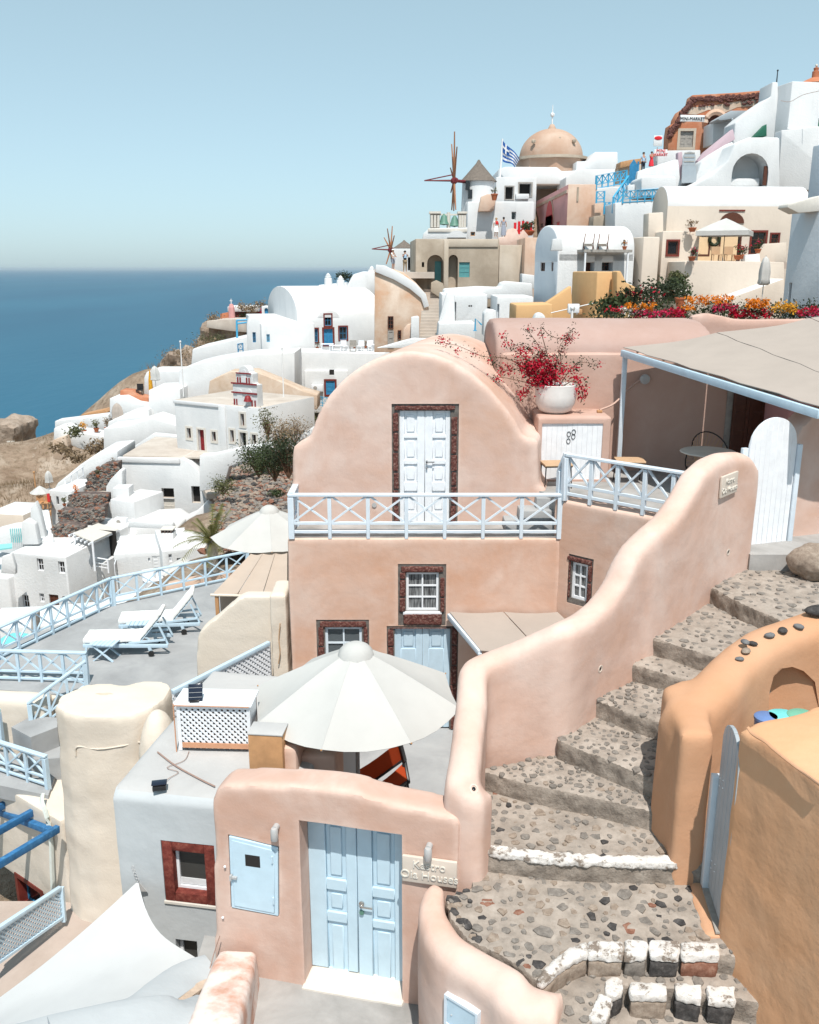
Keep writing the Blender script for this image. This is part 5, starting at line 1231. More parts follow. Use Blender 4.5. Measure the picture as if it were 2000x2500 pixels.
q0, q1 = at(-30, 2285, 12.62), at(147, 2168, 14.18); q0b, q1b = at(-30, 2368, 12.62), at(152, 2240, 14.11)
LFc = Thing('lattice_fence', 'pale blue lattice fence panel on the lower patio', 'fence', Vector((q0.x, q0.y, FL)))
LFc.part('top_rail', MB().bar(q0, q1, .08, .08), 'rail_blue', world=True, bevel=.008); LFc.part('bottom_rail', MB().bar(q0b, q1b, .06, .05), 'rail_blue', world=True)
LFc.part('end_post', MB().bar(q1+Vector((.02,.02,0)), q1b+Vector((.02,.02,-.1)), .07, .07, (1,0,0)), 'rail_blue', world=True)
lattice(LFc, None, [q0b, q1b, q1, q0], 24, 24, .03, 'rail_blue')
A_, B_, C_, D_ = GH.W(GH.px(338, 2152, -.05)), at(-120, 2520, 8.3), at(487, 2346, 8.35), at(20, 2680, 6.0)
SS = Thing('sail_shade', 'white fabric sail shade tied to the grey house wall', 'sail shade', Vector((A_.x, A_.y-1, FL)))
N = 14; rows = []
def cv(p, q, t, pull): return p+(q-p)*t+pull*math.sin(math.pi*t)
ctr_ = (A_+B_+C_+D_)/4
for i in range(N+1):
    t = i/N; row = []
    l_ = cv(A_, B_, t, (ctr_-(A_+B_)/2)*.16); r_ = cv(C_, D_, t, (ctr_-(C_+D_)/2)*.16)
    for k in range(N+1):
        s = k/N; p = l_+(r_-l_)*s
        top_ = cv(A_, C_, s, (ctr_-(A_+C_)/2)*.14)-(A_+(C_-A_)*s); bot_ = cv(B_, D_, s, (ctr_-(B_+D_)/2)*.14)-(B_+(D_-B_)*s)
        row.append(p+top_*(1-t)+bot_*t+Vector((0,0,-.10*math.sin(math.pi*s)*math.sin(math.pi*t)+.012*math.sin(9*s+4*t))))
    rows.append(row)
SS.part('cloth', bake(MB().loft(rows, caps=False, closed=False).xf(SS.I).mesh(fixn=False), [('SOLIDIFY', dict(thickness=.008))]), 'sail_cloth', smooth=70)
SS.part('corner_plate', MB().add([A_+Vector((-.09,-.02,-.13)), A_+Vector((.10,-.02,-.13)), A_+Vector((0,-.02,.02)), A_+Vector((-.09,0,-.13)), A_+Vector((.10,0,-.13)), A_+Vector((0,0,.02))], [(0,1,2),(3,5,4),(0,3,4,1),(1,4,5,2),(2,5,3,0)]), 'grey_metal', world=True)
for i in range(5): SS.part('chain_link', MB().tube([A_+Vector((.014*math.cos(t)-.01*i, -.03, .04+.045*i+.025*math.sin(t))) for t in [k*math.pi/4 for k in range(9)]], .006, 4), 'grey_metal', world=True)
# grey parapet and soil strip bottom left
GP = Thing('grey_parapet', 'curved grey parapet with worn edge below the sail shade', 'wall', at(300, 2480, 7.4))
pp_ = [Vector((p.x, p.y, p.z)) for p in (at(520, 2352, 8.15), at(455, 2372, 7.95), at(400, 2408, 7.6), at(340, 2452, 7.2), at(240, 2482, 6.9), at(100, 2515, 6.6), at(-60, 2560, 6.2))]
cpp = curve_pts(pp_, 4)
GP.part('wall', solid(wall_loft([(p.x, p.y, .44, p.z-1.8, p.z-.02) for p in cpp], .10).xf(GP.I), None, 0, .006, 2), 'grey_wall')
cpw = cpp[:14]; GP.part('worn_edge', MB().loft([[p+Vector((.17,-.10,-.03)), p+Vector((.26,-.16,-.03)), p+Vector((.26,-.16,-.16)), p+Vector((.17,-.10,-.16))] for p in cpw]), 'sandy', world=True)
pp2 = [at(530, 2440, 7.5), at(470, 2462, 7.15), at(380, 2470, 6.95), at(260, 2492, 6.75), at(130, 2520, 6.5)]
GP.part('lower_wall', solid(wall_loft([(p.x, p.y, .5, p.z-1.8, p.z) for p in curve_pts(pp2, 4)], .10).xf(GP.I), None, 0, .006, 2), 'grey_wall')
sl = [at(u, v, Y)-Vector((0,0,.12)) for u, v, Y in ((520,2380,8.0),(440,2400,7.75),(380,2450,7.3),(330,2480,7.0),(480,2470,7.15),(530,2440,7.5))]
struct('soil_strip', MB().prism_v(sl, .3), 'dry_ground')
cable('dangling_wire', 'thin brown wire dangling from the gate wall corner', curve_pts([at(537, 2285, 8.25), at(522, 2330, 8.2), at(508, 2385, 8.0), at(498, 2440, 7.6), at(470, 2455, 7.4)], 4), .006)
# ================================================================== sea, hillside, haze
SEA = -112.0
YMAP = [(0,0),(30,32),(33,38),(36,42.5),(62,80.6),(84,104),(142,168),(300,330)]
at_near = at
def atw(u, v, Y): return at_near(u, v, interp(YMAP, Y))
k = NT('sea_water'); w1 = k.noise(.055, 4, .6, stretch=(1, .35, 1)); w2 = k.noise(.4, 3, .6, stretch=(1, .4, 1)); big = k.noise(.0022, 3, .5, stretch=(1, .25, 1))
cc = k.ramp(big, [(.35, (.007, .075, .14)), (.65, (.013, .10, .17))])
MATS['sea_water'] = k.done(cc, .42, k.bump(w2, .35, .3, k.bump(w1, .5, 1.5)), .14)
xs = [-90000, -40000, -15000, -6000, -2500, -1000, -300, 300, 1500, 6000, 30000, 90000]; ys = [-2000, 0, 150, 600, 1500, 4000, 10000, 25000, 60000, 120000]
v_ = [(x, y, SEA) for y in ys for x in xs]; f_ = [(j*len(xs)+i, j*len(xs)+i+1, (j+1)*len(xs)+i+1, (j+1)*len(xs)+i) for j in range(len(ys)-1) for i in range(len(xs)-1)]
struct('sea', MB().add(v_, f_), 'sea_water')
CTL = [tuple((atw if u < 960 else at)(u, v, Y)) for u, v, Y in ((60,1210,75),(0,1310,60),(130,1135,100),(0,1072,140),(140,1060,135),(432,1110,63),(380,1300,52),(100,1560,43),(300,1560,40),(700,1010,78),(850,870,87),(650,900,82),(1000,850,78),(1100,715,84),(1200,600,92),(1700,745,62),(1700,380,97),(1950,470,80),(1450,790,45),(1500,700,60),(440,840,118),(540,800,140),(330,1050,80),(200,1150,70),(1300,420,112),(1150,520,102),(950,680,98),(600,1300,36),(560,1160,48),(1900,760,45),(1500,430,95),(240,1320,55),(640,1120,55),(760,980,68))]
CTL += [(0,20,-10),(5,24,-5.5),(13,20,-6.5),(0,6,-9.3),(-6,12,-11.5),(-8,20,-14),(4,6,-9.0),(10,8,-8),(-10,0,-12),(10,-5,-6),(12,30,-4),(-16,30,-17),(-30,30,-20),(-60,60,-32),(40,40,4),(60,90,16),(90,130,20),(-25,10,-18),(3,13.5,-10),(2,9,-10)]
COAST = [(-150,120),(-110,150),(-82,178),(-62,172),(-48,168),(-36,176),(-14,135),(20,125),(60,130),(140,140)]
def ground_z(x, y):
    n = d = 0
    for (a, b, c) in CTL:
        w = 1/((x-a)**2+(y-b)**2+1.5)**1.6; n += w*c; d += w
    z = n/d-.55-min(3.2, max(0, (y-38)*.07)); far = y-interp(COAST, x)
    amp = .5 if y > 30 else .12
    z += amp*(noise.noise(Vector((x*.09, y*.09, 0)))*1.6+noise.noise(Vector((x*.3, y*.3, 3)))*.7)*(1 if y > 30 else .6)-(.3 if y > 30 else 0)
    if far > 0: z -= far*2.2+2*noise.noise(Vector((x*.12, y*.12, 5)))
    if x < -86: z -= (-86-x)*.9
    return max(z, SEA-3)
nx, ny = 141, 112; gx = [-150+300*i/(nx-1) for i in range(nx)]; gy = [-14+214*j/(ny-1) for j in range(ny)]
g = MB().add([(x, y, ground_z(x, y)) for y in gy for x in gx], [(j*nx+i, j*nx+i+1, (j+1)*nx+i+1, (j+1)*nx+i) for j in range(ny-1) for i in range(nx-1)])
k = NT('hill'); a = k.noise(.22, 8, .65); b = k.noise(1.1, 6, .7); s_ = k.noise(.6, 5, .7)
cc = k.ramp(a, [(.3, (.19, .13, .09)), (.5, (.31, .235, .175)), (.68, (.42, .35, .285))]); cc = k.mix(k.ramp(b, [(.48, 0.0), (.66, .75)]), cc, (.15, .11, .072)); cc = k.mix(k.ramp(s_, [(.6, 0.0), (.74, .6)]), cc, (.50, .44, .38))
MATS['hill'] = k.done(cc, .95, k.bump(b, 1, .3, k.bump(a, .8, .8)), .1)
o = struct('hillside', g, 'hill', smooth=180)
# dry brush over the visible slope
rnd = random.Random(8); br = MB()
def brush(u, v, Y, n, sz, sp, flat=.5):
    p = atw(u, v, Y); z = ground_z(p.x, p.y)
    for _ in range(n):
        x, y = p.x+rnd.gauss(0, sp), p.y+rnd.gauss(0, sp); zz = max(ground_z(x, y), z-1)+.02; t = rnd.uniform(0, 6.28); h = sz*rnd.uniform(.5, 1.2); d = Vector((math.cos(t), math.sin(t), 0))*h*.35; b = Vector((x, y, zz))
        br.add([b-d*.15, b+d*.15, b+d+Vector((0,0,h))], [(0,1,2)])
for i in range(150):
    u = rnd.uniform(-20, 150); v = rnd.uniform(1075, 1290); Y = interp([(1060,142),(1100,125),(1130,100),(1210,75),(1300,58)], v); brush(u, v, Y, 26, .7, 1.0)
for i in range(60): brush(rnd.uniform(395, 520), rnd.uniform(835, 885), 118, 30, .9, 1.2)
o = part('dry_brush', br, 'dry_brush'); o['kind'] = 'stuff'; o['label'] = 'dry brown brush covering the hillside'
# cliffs below the far platform
def crag(name, label, pts, Y, depth, amp, mat='cliff'):
    T = Thing(name, label, 'cliff', atw(*pts[0], Y)); q = [T.px(u, v) for u, v in pts]
    T.part('rock_face', solid(MB().prism([(p.x, p.z) for p in q], 0, depth), .55, 2, amp, .5), mat); return T
crag('rock_crag', 'layered brown rock crag below the far grey platform', [(478,850),(482,815),(498,800),(512,788),(560,795),(620,800),(640,860),(560,880)], 138, 14, 1.2)
crag('rock_outcrop', 'pale broken rock outcrop above the sea at the village edge', [(385,912),(386,880),(400,868),(425,862),(450,870),(470,900),(440,915)], 116, 9, .9)
crag('hill_rock', 'pale eroded rock with a dark hole on the dry hill', [(-40,1120),(-40,1036),(10,1034),(34,1046),(38,1066),(30,1085),(36,1110),(20,1125)], 120, 10, .5, 'cliff')
T = Thing('cave_opening', 'small dark square cave opening in the pale hill rock', 'cave', atw(28, 1088, 119)); T.part('opening', MB().box(-.4, .4, -.3, .5, -.55, .55), 'dark_void'); T.part('cave_lintel', MB().box(-.55, .55, -.35, .2, .56, .75), 'stone_trim')
# rubble slope beside the church
RB = [atw(430, 1250, 47), atw(520, 1330, 36), atw(720, 1330, 33), atw(720, 1080, 55), atw(610, 1100, 56), atw(480, 1180, 52)]
rb = MB(); rsh = MB(); rows = []
for j in range(13):
    t = j/12; a = atw(505+45*t, 1345-195*t, 35+19*t); b = atw(730, 1345-255*t, 33+23*t); rows.append([a+(b-a)*i/16+Vector((0,0,.35*noise.noise(Vector((i*.5, j*.5, 0))))) for i in range(17)])
struct('rubble_bank', MB().loft(rows, caps=False, closed=False), 'rubble', smooth=180)
rnd = random.Random(21); rm = {m_: MB() for m_ in ('stone_red', 'stone_grey', 'stone_dark', 'stone_tan')}
for i in range(3600):
    j, c = rnd.uniform(0, 11.99), rnd.uniform(0, 15.99); p = rows[int(j)][int(c)].lerp(rows[int(j)+1][int(c)+1], rnd.random()); r = rnd.choice((.06, .08, .11, .16, .24))*rnd.uniform(.8, 1.2)
    rm[rnd.choice(('stone_red', 'stone_grey', 'stone_grey', 'stone_tan', 'stone_tan', 'stone_dark'))].ico(p+Vector((rnd.uniform(-.2,.2), rnd.uniform(-.3,.3), .03)), r, 1, .35, (1, .8, .6), i, True)
RT = Thing('rubble_heap', 'loose reddish lava stones covering the bank below the church', 'rubble', rows[6][8]); RT.o['kind'] = 'stuff'
for m_, b in rm.items(): RT.part('loose_stones', b, m_, world=True, kind='stuff')
# ================================================================== village building kit
def side_frame(T, x, left=True):
    """a sub-frame looking at the side plane x=const: new x runs along depth"""
    pass
def bldg(label, Y, rz, u0, u1, vt, vb, depth=None, ud=None, mat='white', roof='white_roof', shape='flat', bev=.14, ops=(), name='white_house', cat='house', spring=None, prof=None, below=1.5, group=None, vox=None, side_mat=None, zoff=0, parapet=0, rth=None):
    bev *= .6; rz = R(rz); uc = u1 if rz < 0 else u0
    T = Thing(name, label, cat, at(uc, vb, Y), rz, group)
    xa, xb = (T.px(u0, (vt+vb)/2).x, 0) if rz < 0 else (0, T.px(u1, (vt+vb)/2).x)
    zt = T.px(uc, vt).z+zoff; D = depth if depth else abs(T.sx(ud, (vt+vb)/2, 0).y)
    T.x0, T.x1, T.zt, T.D = xa, xb, zt, D; b = MB()
    if prof: b.prism([(p.x, p.z) for p in (T.px(u, v) for u, v in prof)], 0, D)
    elif shape == 'flat': b.box(xa, xb, 0, D, -below, zt)
    elif shape == 'vx':                                   # barrel lying along the front
        zs = T.px(uc, spring).z if spring else zt*.6
        b.prism([(0, -below), (0, zs)]+[(D/2-D/2*math.cos(math.pi*i/12), zs+(zt-zs)*math.sin(math.pi*i/12)) for i in range(1, 12)]+[(D, zs), (D, -below)], xa, xb, 'x')
    elif shape == 'vy':                                   # barrel with its arch to the front
        zs = T.px(uc, spring).z if spring else zt*.6; c, r = (xa+xb)/2, (xb-xa)/2
        b.prism([(xa, -below), (xa, zs)]+[(c-r*math.cos(math.pi*i/12), zs+(zt-zs)*math.sin(math.pi*i/12)) for i in range(1, 12)]+[(xb, zs), (xb, -below)], 0, D, 'y')
    cuts = MB(); todo = []
    for op in ops:
        kind, a, v0, c, v1 = op[:5]; st = op[5] if len(op) > 5 else {}
        if st.get('side'):
            sx = T.x0 if st['side'] == 'L' else T.x1; vm, um = (v0+v1)/2, (a+c)/2
            ya, yb = sorted((T.sx(a, vm, sx).y, T.sx(c, vm, sx).y)); za, zb = T.sx(um, v1, sx).z, T.sx(um, v0, sx).z; sg = 1 if st['side'] == 'L' else -1
            cuts.box(sx-.3*sg, sx+.16*sg, ya, yb, za, zb); todo.append((kind, sx, ya, yb, za, zb, st, sg)); continue
        r = T.rect(a, v0, c, v1)
        if kind == 'arch': cuts.prism(arch_poly(r[0], r[1], r[2], r[3]), -.3, st.get('d', .8))
        else: cuts.box(r[0], r[1], -.3, st.get('d', .16), r[2], r[3])
        todo.append((kind, r, st))
    me = solid(b, vox, 4, 0, 1, cuts, 0 if vox else bev, 2)
    mats_ = [mat, roof]+([side_mat] if side_mat else [])
    T.wall = T.part('wall', me, mats_)
    idx = []
    for p in me.polygons: idx.append(1 if p.normal.z > (rth or (.12 if shape == 'vx' else .55)) else (2 if side_mat and p.normal.x < -.6 else 0))
    me.polygons.foreach_set('material_index', idx)
    for t in todo:
        if len(t) == 8:
            kind, sx, ya, yb, za, zb, st, sg = t; d0, d1 = sorted((sx+.08*sg, sx+.13*sg))
            w = T.part('window' if kind == 'win' else 'door', MB().box(d0, d1, ya, ya+.06, za, zb).box(d0, d1, yb-.06, yb, za, zb).box(d0, d1, ya+.06, yb-.06, zb-.06, zb).box(d0, d1, ya+.06, yb-.06, za, za+.06).box(d0, d1, (ya+yb)/2-.025, (ya+yb)/2+.025, za+.06, zb-.06), st.get('m', 'brown_wood'))
            T.part('pane', MB().box(*sorted((sx+.11*sg, sx+.15*sg)), ya+.02, yb-.02, za+.02, zb-.02), st.get('p', 'dark_glass'), w); continue
        kind, r, st = t; d = st.get('d', .16); m = st.get('m', 'brown_wood'); sd = st.get('s')
        if kind == 'win':
            q = (r[0]+.01, r[1]-.01, r[2]+.01, r[3]-.01)
            w = window(T, q, d-.07, m, st.get('w', .06), st.get('nx', 2), st.get('nz', 2), st.get('p', 'dark_glass'), .05)
        elif kind == 'door':
            w = plain_door(T, (r[0]+.01, r[1]-.01, r[2]+.005, r[3]-.01), d-.07, m, .05, st.get('n', 3), st.get('l', 1))
        elif kind == 'hole':
            w = T.part('opening', MB().box(r[0]+.005, r[1]-.005, d-.03, d-.012, r[2]+.005, r[3]-.005), st.get('p', 'dark_void'))
        elif kind == 'arch':
            w = T.part('niche_back', MB().prism(arch_poly(r[0]+.01, r[1]-.01, r[2]+.01, r[3]-.01), d-.04, d-.02), st.get('p', mat))
        if sd: T.part('surround', framed(r[0]-sd[0], r[1]+sd[0], r[2]-(0 if kind == 'door' else sd[0]), r[3]+sd[0], -.05, .05, sd[0]), sd[1], w)
    if parapet:
        h, t_ = parapet, .25; T.part('parapet', solid(MB().box(xa, xb, 0, t_, zt-.05, zt+h).box(xa, xa+t_, t_, D, zt-.05, zt+h).box(xb-t_, xb, t_, D, zt-.05, zt+h).box(xa, xb, D-t_, D, zt-.049, zt+h*.99), None, 0, 0, 1, None, .05), mat)
    return T
def slab(name, label, cat, pts, Y, depth, mat='white', rz=0, bev=.12, vox=None, amp=0, nsc=1, roof=None, ops=None):
    """wall or mass with a free outline given in the picture on the plane Y"""
    bev *= .5; T = Thing(name, label, cat, at(*pts[0], Y), R(rz)); q = [T.px(u, v) for u, v in pts]
    me = solid(MB().prism([(p.x, p.z) for p in q], 0, depth), vox, 3, amp, nsc, None, 0 if vox else bev, 2)
    T.part('wall', me, [mat, roof or mat])
    if roof: me.polygons.foreach_set('material_index', [1 if p.normal.z > .55 else 0 for p in me.polygons])
    return T
def floor(name, pts, z, mat, th=.3):
    q = [atz(u, v, z) for u, v in pts]; return struct(name, MB().prism([(p.x, p.y) for p in q], z-th, z, 'z'), mat)
def steps_run(name, label, a, b, width, n, mat, z_is_top=True):
    """straight flight from low point a to high point b (world), each step a part"""
    a, b = Vector(a), Vector(b); T = Thing(name, label, 'stairs', a, math.atan2(b.y-a.y, b.x-a.x)); L = (Vector((b.x, b.y, 0))-Vector((a.x, a.y, 0))).length; H_ = b.z-a.z
    for i in range(n): T.part('step', MB().box(L*i/n, L*(i+1)/n+.02, -width/2, width/2, -.4, H_*(i+1)/n), mat)
    return T
def person(label, p, h, face, shirt, legs, hair, skirt=None, arms='down', hat=None, bag=None, seat=False, shorts=False):
    """one skinned body; clothing and hair are children"""
    T = Thing('person', label, 'person', p, face); s = h/1.75; V = {}
    J = [('pelvis', 0,0,.95,.13), ('waist',0,0,1.12,.115), ('chest',0,-.01,1.33,.145), ('neck',0,0,1.50,.055), ('head',0,-.01,1.62,.10), ('crown',0,0,1.70,.075)]
    for sd, sg in (('l', -1), ('r', 1)):
        J += [('hip'+sd, sg*.09,0,.90,.10), ('knee'+sd, sg*.10,-.02,.50,.062), ('ank'+sd, sg*.11,.02,.09,.042), ('toe'+sd, sg*.13,-.13,.03,.035), ('sho'+sd, sg*.18,0,1.42,.062)]
        if arms == 'up' : J += [('elb'+sd, sg*.24,-.20,1.28,.042), ('hand'+sd, sg*.07,-.30,1.50,.034)]
        elif arms == 'fwd': J += [('elb'+sd, sg*.25,-.06,1.14,.042), ('hand'+sd, sg*.14,-.28,1.12,.034)]
        else: J += [('elb'+sd, sg*.25,.03,1.13,.042), ('hand'+sd, sg*.25,-.06,.88,.034)]
    names = [j[0] for j in J]; ed = [('pelvis','waist'),('waist','chest'),('chest','neck'),('neck','head'),('head','crown')]
    for sd in 'lr': ed += [('pelvis','hip'+sd),('hip'+sd,'knee'+sd),('knee'+sd,'ank'+sd),('ank'+sd,'toe'+sd),('chest','sho'+sd),('sho'+sd,'elb'+sd),('elb'+sd,'hand'+sd)]
    def skin(js, es, grow=1.0):
        nm = [j[0] for j in js]; me = bpy.data.meshes.new('body'); me.from_pydata([(j[1]*s, j[2]*s, j[3]*s) for j in js], [(nm.index(a), nm.index(b)) for a, b in es], [])
        o = bpy.data.objects.new('t', me); TMP.collection.objects.link(o); md = o.modifiers.new('s', 'SKIN'); md.use_smooth_shade = True
        for i, sv in enumerate(me.skin_vertices[0].data): sv.radius = (js[i][4]*s*grow, js[i][4]*s*grow*(.8 if js[i][0] in ('chest','waist','pelvis') else 1)); sv.use_root = (i == 0)
        m2 = o.modifiers.new('u', 'SUBSURF'); m2.levels = 1; TMP.view_layers[0].update(); out = bpy.data.meshes.new_from_object(o.evaluated_get(TMP.view_layers[0].depsgraph)); bpy.data.objects.remove(o); bpy.data.meshes.remove(me); return out
    T.part('body', skin(J, ed), 'skin', smooth=80)
    sub = [j for j in J if j[0] in ('pelvis','waist','chest','shol','shor','elbl','elbr')]
    sub = [(j[0], *(j[1:4] if not j[0].startswith('elb') else [(a+b)/2 for a, b in zip(j[1:4], [q for q in J if q[0] == 'sho'+j[0][3]][0][1:4])]), j[4]) for j in sub]
    T.part('shirt', skin(sub, [e for e in ed if all(x in [q[0] for q in sub] for x in e)], 1.22), shirt, smooth=80)
    if skirt: T.part('skirt', MB().lathe([(.13*s, 1.05*s),(.19*s, .9*s),(.25*s, skirt*s),(.22*s, skirt*s),(.1*s, 1.0*s)], 12), legs, smooth=60)
    else:
        lg = [j for j in J if j[0] in ('pelvis','hipl','hipr','kneel','kneer')+(() if shorts else ('ankl','ankr'))]
        T.part('trousers', skin(lg, [e for e in ed if all(x in [q[0] for q in lg] for x in e)], 1.2), legs, smooth=80)
    T.part('hair', MB().ico((0, .02*s, 1.68*s), .115*s, 2, .04, (1, 1.05, .85)), hair, smooth=80)
    if hat: T.part('hat', MB().lathe([(0,1.79*s),(.10*s,1.77*s),(.115*s,1.70*s),(.18*s,1.69*s),(.1*s,1.685*s)], 12), hat)
    if bag: T.part('bag', MB().box(-.14*s, .14*s, -.2*s, -.1*s, 1.15*s, 1.45*s), bag, bevel=.03)
    return T
BF = dict(m='brown_wood', s=(.14, 'red_brown'))
at = atw
# ================================================================== west slope: church, barrel houses, terraces
SF = dict(m='brown_wood', p='dark_void', nx=1, nz=2, s=(.16, 'stone_trim'), d=.3)
CH = bldg('white church with red trimmed bell gable and dark red door', 54, -30, 431, 638, 996, 1128, ud=770, roof='dusty', name='church', cat='church', bev=.10, ops=[
    ('win',457,1045,467,1070,SF),('win',518,1054,528,1077,SF),('win',563,1050,572,1079,SF),('win',588,1010,597,1040,SF),('door',485,1049,500,1104,dict(m='red_trim',d=.3,s=(.16,'stone_trim'))),('hole',587,1056,602,1096,dict(d=.4,s=(.16,'stone_trim'))),('win',616,1061,626,1088,SF)])
zc_ = CH.zt
CH.part('pilaster', MB().box(CH.px(538,1040).x, CH.px(553,1040).x, -.14, -.003, -1, zc_-.1), 'white', bevel=.04)
CH.part('cornice', MB().box(CH.x0-.05, CH.px(538,985).x, -.10, -.003, zc_-.28, zc_-.02), 'white_grey', bevel=.03)
bl, brr = CH.px(568, 960, .3).x, CH.px(628, 960, .3).x; b0, b1, b2 = zc_-.4, CH.px(598, 937, .3).z, CH.px(598, 893, .3).z
w_ = brr-bl; cm = (bl+brr)/2
gab = MB().box(bl, brr, .3, 1.0, b0, b1).box(bl+w_*.16, brr-w_*.16, .3, 1.0, b1-.05, b2-w_*.22).prism([(cm-w_*.22+0, b2-w_*.23)]+[(cm+w_*.22*math.cos(math.pi*k/8), b2-w_*.22+w_*.22*math.sin(math.pi*k/8)) for k in range(9)], .3, 1.0)
cz = MB()
for c in (bl+w_*.30, bl+w_*.68): cz.prism(arch_poly(c-w_*.10, c+w_*.10, b0+(b1-b0)*.22, b0+(b1-b0)*.78), .1, 1.2)
gb = CH.part('bell_gable', solid(gab, .06, 2, 0), 'white')
for c in (bl+w_*.30, bl+w_*.68):
    CH.part('bell_arch', MB().prism(arch_poly(c-w_*.11, c+w_*.11, b0+(b1-b0)*.2, b0+(b1-b0)*.8), .26, .297), 'white_grey', gb)
CH.part('upper_arch', MB().prism(arch_poly(cm-w_*.11, cm+w_*.11, b1+.1, b1+(b2-b1)*.8), .26, .297), 'white_grey', gb)
for zz in (b0+.06, b0+(b1-b0)*.66, b1): CH.part('red_band', MB().box(bl-.04, brr+.04, .20, .262, zz-.05, zz+.06), 'red_trim', gb)
CH.part('red_band', MB().box(cm-w_*.3, cm+w_*.3, .20, .262, b1+(b2-b1)*.55, b1+(b2-b1)*.55+.09), 'red_trim', gb)
for c in (.08, .18, .80, .92): CH.part('red_column', MB().tube([(bl+w_*c, .24, b0+.1), (bl+w_*c, .24, b0+(b1-b0)*.42)], .06, 6), 'red_trim', gb)
for c in (.26, .36, .62, .72): CH.part('red_column', MB().tube([(bl+w_*c, .24, b1+.08), (bl+w_*c, .24, b1+(b2-b1)*.35)], .06, 6), 'red_trim', gb)
CH.part('bell', MB().lathe([(0,.0),(.34,0),(.26,.2),(.2,.38),(.06,.45),(0,.45)], 12, (bl+w_*.68, .1, b0+(b1-b0)*.38)), 'red_trim', gb, smooth=50)
def pole(label, u, v0, v1, Y, r=.07, mat='sign_white'):
    a = at(u, v1, Y); T = Thing('flag_pole', label, 'pole', a); h = at(u, v0, Y).z-a.z
    T.part('mast', MB().tube([(0,0,0),(0,0,h)], r, 8, r*.7), mat, smooth=60); T.part('finial', MB().ico((0,0,h), r*1.6), mat)
pole('tall bare white pole rising left of the church roof', 449, 834, 968, 70)
pole('tall bare white pole on the church terrace right of the bell gable', 694, 850, 1000, 58, .06)
# slope walls and blocks behind the church
slab('sandy_bank_wall', 'sandy plaster bank wall curving behind the church roof', 'wall', [(505,990),(512,930),(560,908),(620,906),(680,930),(740,955),(775,965),(775,1000)], 69, 3, 'sandy', 0, .2)
slab('high_white_wall', 'plain high white wall with flag pole beside the church', 'wall', [(436,1010),(437,903),(470,890),(512,880),(560,872),(605,865),(720,860),(720,1000)], 74, 6, 'white', 0, .25, roof='white_roof')
slab('sloping_white_roof', 'broad sloping white roof slab above the church', 'house', [(466,900),(470,852),(600,822),(640,806),(680,830),(680,900)], 90, 8, 'white', 0, .3, roof='white_roof')
slab('terrace_wall', 'long white retaining wall below the barrel vaulted house', 'wall', [(640,920),(642,862),(690,858),(935,863),(960,850),(975,1010),(770,1000),(700,960)], 80, 5, 'white', 0, .15, roof='white_roof')
TWl = bldg('low white wall with blue door, air conditioner and pipes', 79.6, 0, 745, 850, 905, 975, 2, name='white_outbuilding', ops=[('hole',804,903,816,916,dict(d=.3)),('door',796,930,818,968,dict(m='bright_blue',s=(.2,'red_brown'),d=.12))])
def ac_unit(label, p, w=.9, rz=0, s=1.0):
    T = Thing('air_conditioner', label, 'air conditioner', p, rz); T.part('casing', MB().box(0, w*s, 0, .35*s, 0, .62*s), 'white_paint', bevel=.02)
    T.part('fan_grille', MB().lathe([(0,0),(.17*s,0),(.17*s,.02),(0,.02)], 14).xf(Matrix.Translation((.32*s, -.003, .31*s)) @ Matrix.Rotation(math.pi/2, 4, 'X')), 'grey_wood')
    T.part('bracket', MB().box(.1*s, .2*s, .02, .3*s, -.05, -.003).box(.6*s, .7*s, .02, .3*s, -.05, -.003), 'grey_metal')
ac_unit('white air conditioner mounted beside the blue door of the low wall', at(761, 956, 79.1), 1.0, 0, 1.25)
railing('blue_gate_railing', 'bright blue crossed gate beside the low blue door', 'railing', [(at(775, 990, 72), at(800, 994, 72), 2)], .95, 'sky_rail', .08)
# barrel vaulted house
WB_ = dict(m='bright_blue', s=(.16,'red_brown'), d=.2)
BV = bldg('large white barrel vaulted house with blue door and windows', 88, 16, 728, 935, 703, 846, ud=655, shape='vx', spring=772, name='barrel_house', bev=.2, below=.5, ops=[('door',791,803,813,847,dict(m='bright_blue',s=(.2,'red_brown'),d=.25,l=2)),('win',793,768,809,795,WB_),('win',829,798,847,829,WB_),('win',769,803,776,835,WB_)])
BV.part('door_hood', MB().prism(arch_poly(BV.px(776,780).x, BV.px(828,780).x, BV.px(800,775).z, BV.px(800,756).z, .9), -.02, 2.4), 'white_roof', bevel=.05)
floor('barrel_terrace', [(690,858),(705,846),(936,846),(936,858)], at(800, 848, 87.5).z, 'floor_grey')
SV = bldg('small white vaulted house with two blue windows below the barrel house', 84, 14, 640, 769, 790, 862, ud=603, shape='flat', name='vault_cottage', bev=.25, below=2, ops=[('win',651,816,659,835,dict(m='sky_rail',p='pane_glass'))])
SV2 = bldg('narrow white arched wing with blue shuttered window', 85, 10, 606, 644, 775, 870, 9, shape='vy', spring=800, name='vault_wing', bev=.15, below=3, ops=[('win',617,811,625,836,dict(m='bright_blue',p='sky_rail' if 0 else 'dark_glass'))])
slab('arched_rear_house', 'white rounded roof house behind the barrel house', 'house', [(845,720),(846,700),(862,670),(885,663),(915,664),(922,720)], 98, 6, 'white', 0, .4, roof='white_roof')
slab('low_rear_block', 'low white block with chimneys behind the barrel house ridge', 'house', [(776,715),(778,696),(845,690),(850,715)], 102, 4, 'white', 0, .15, roof='white_roof')
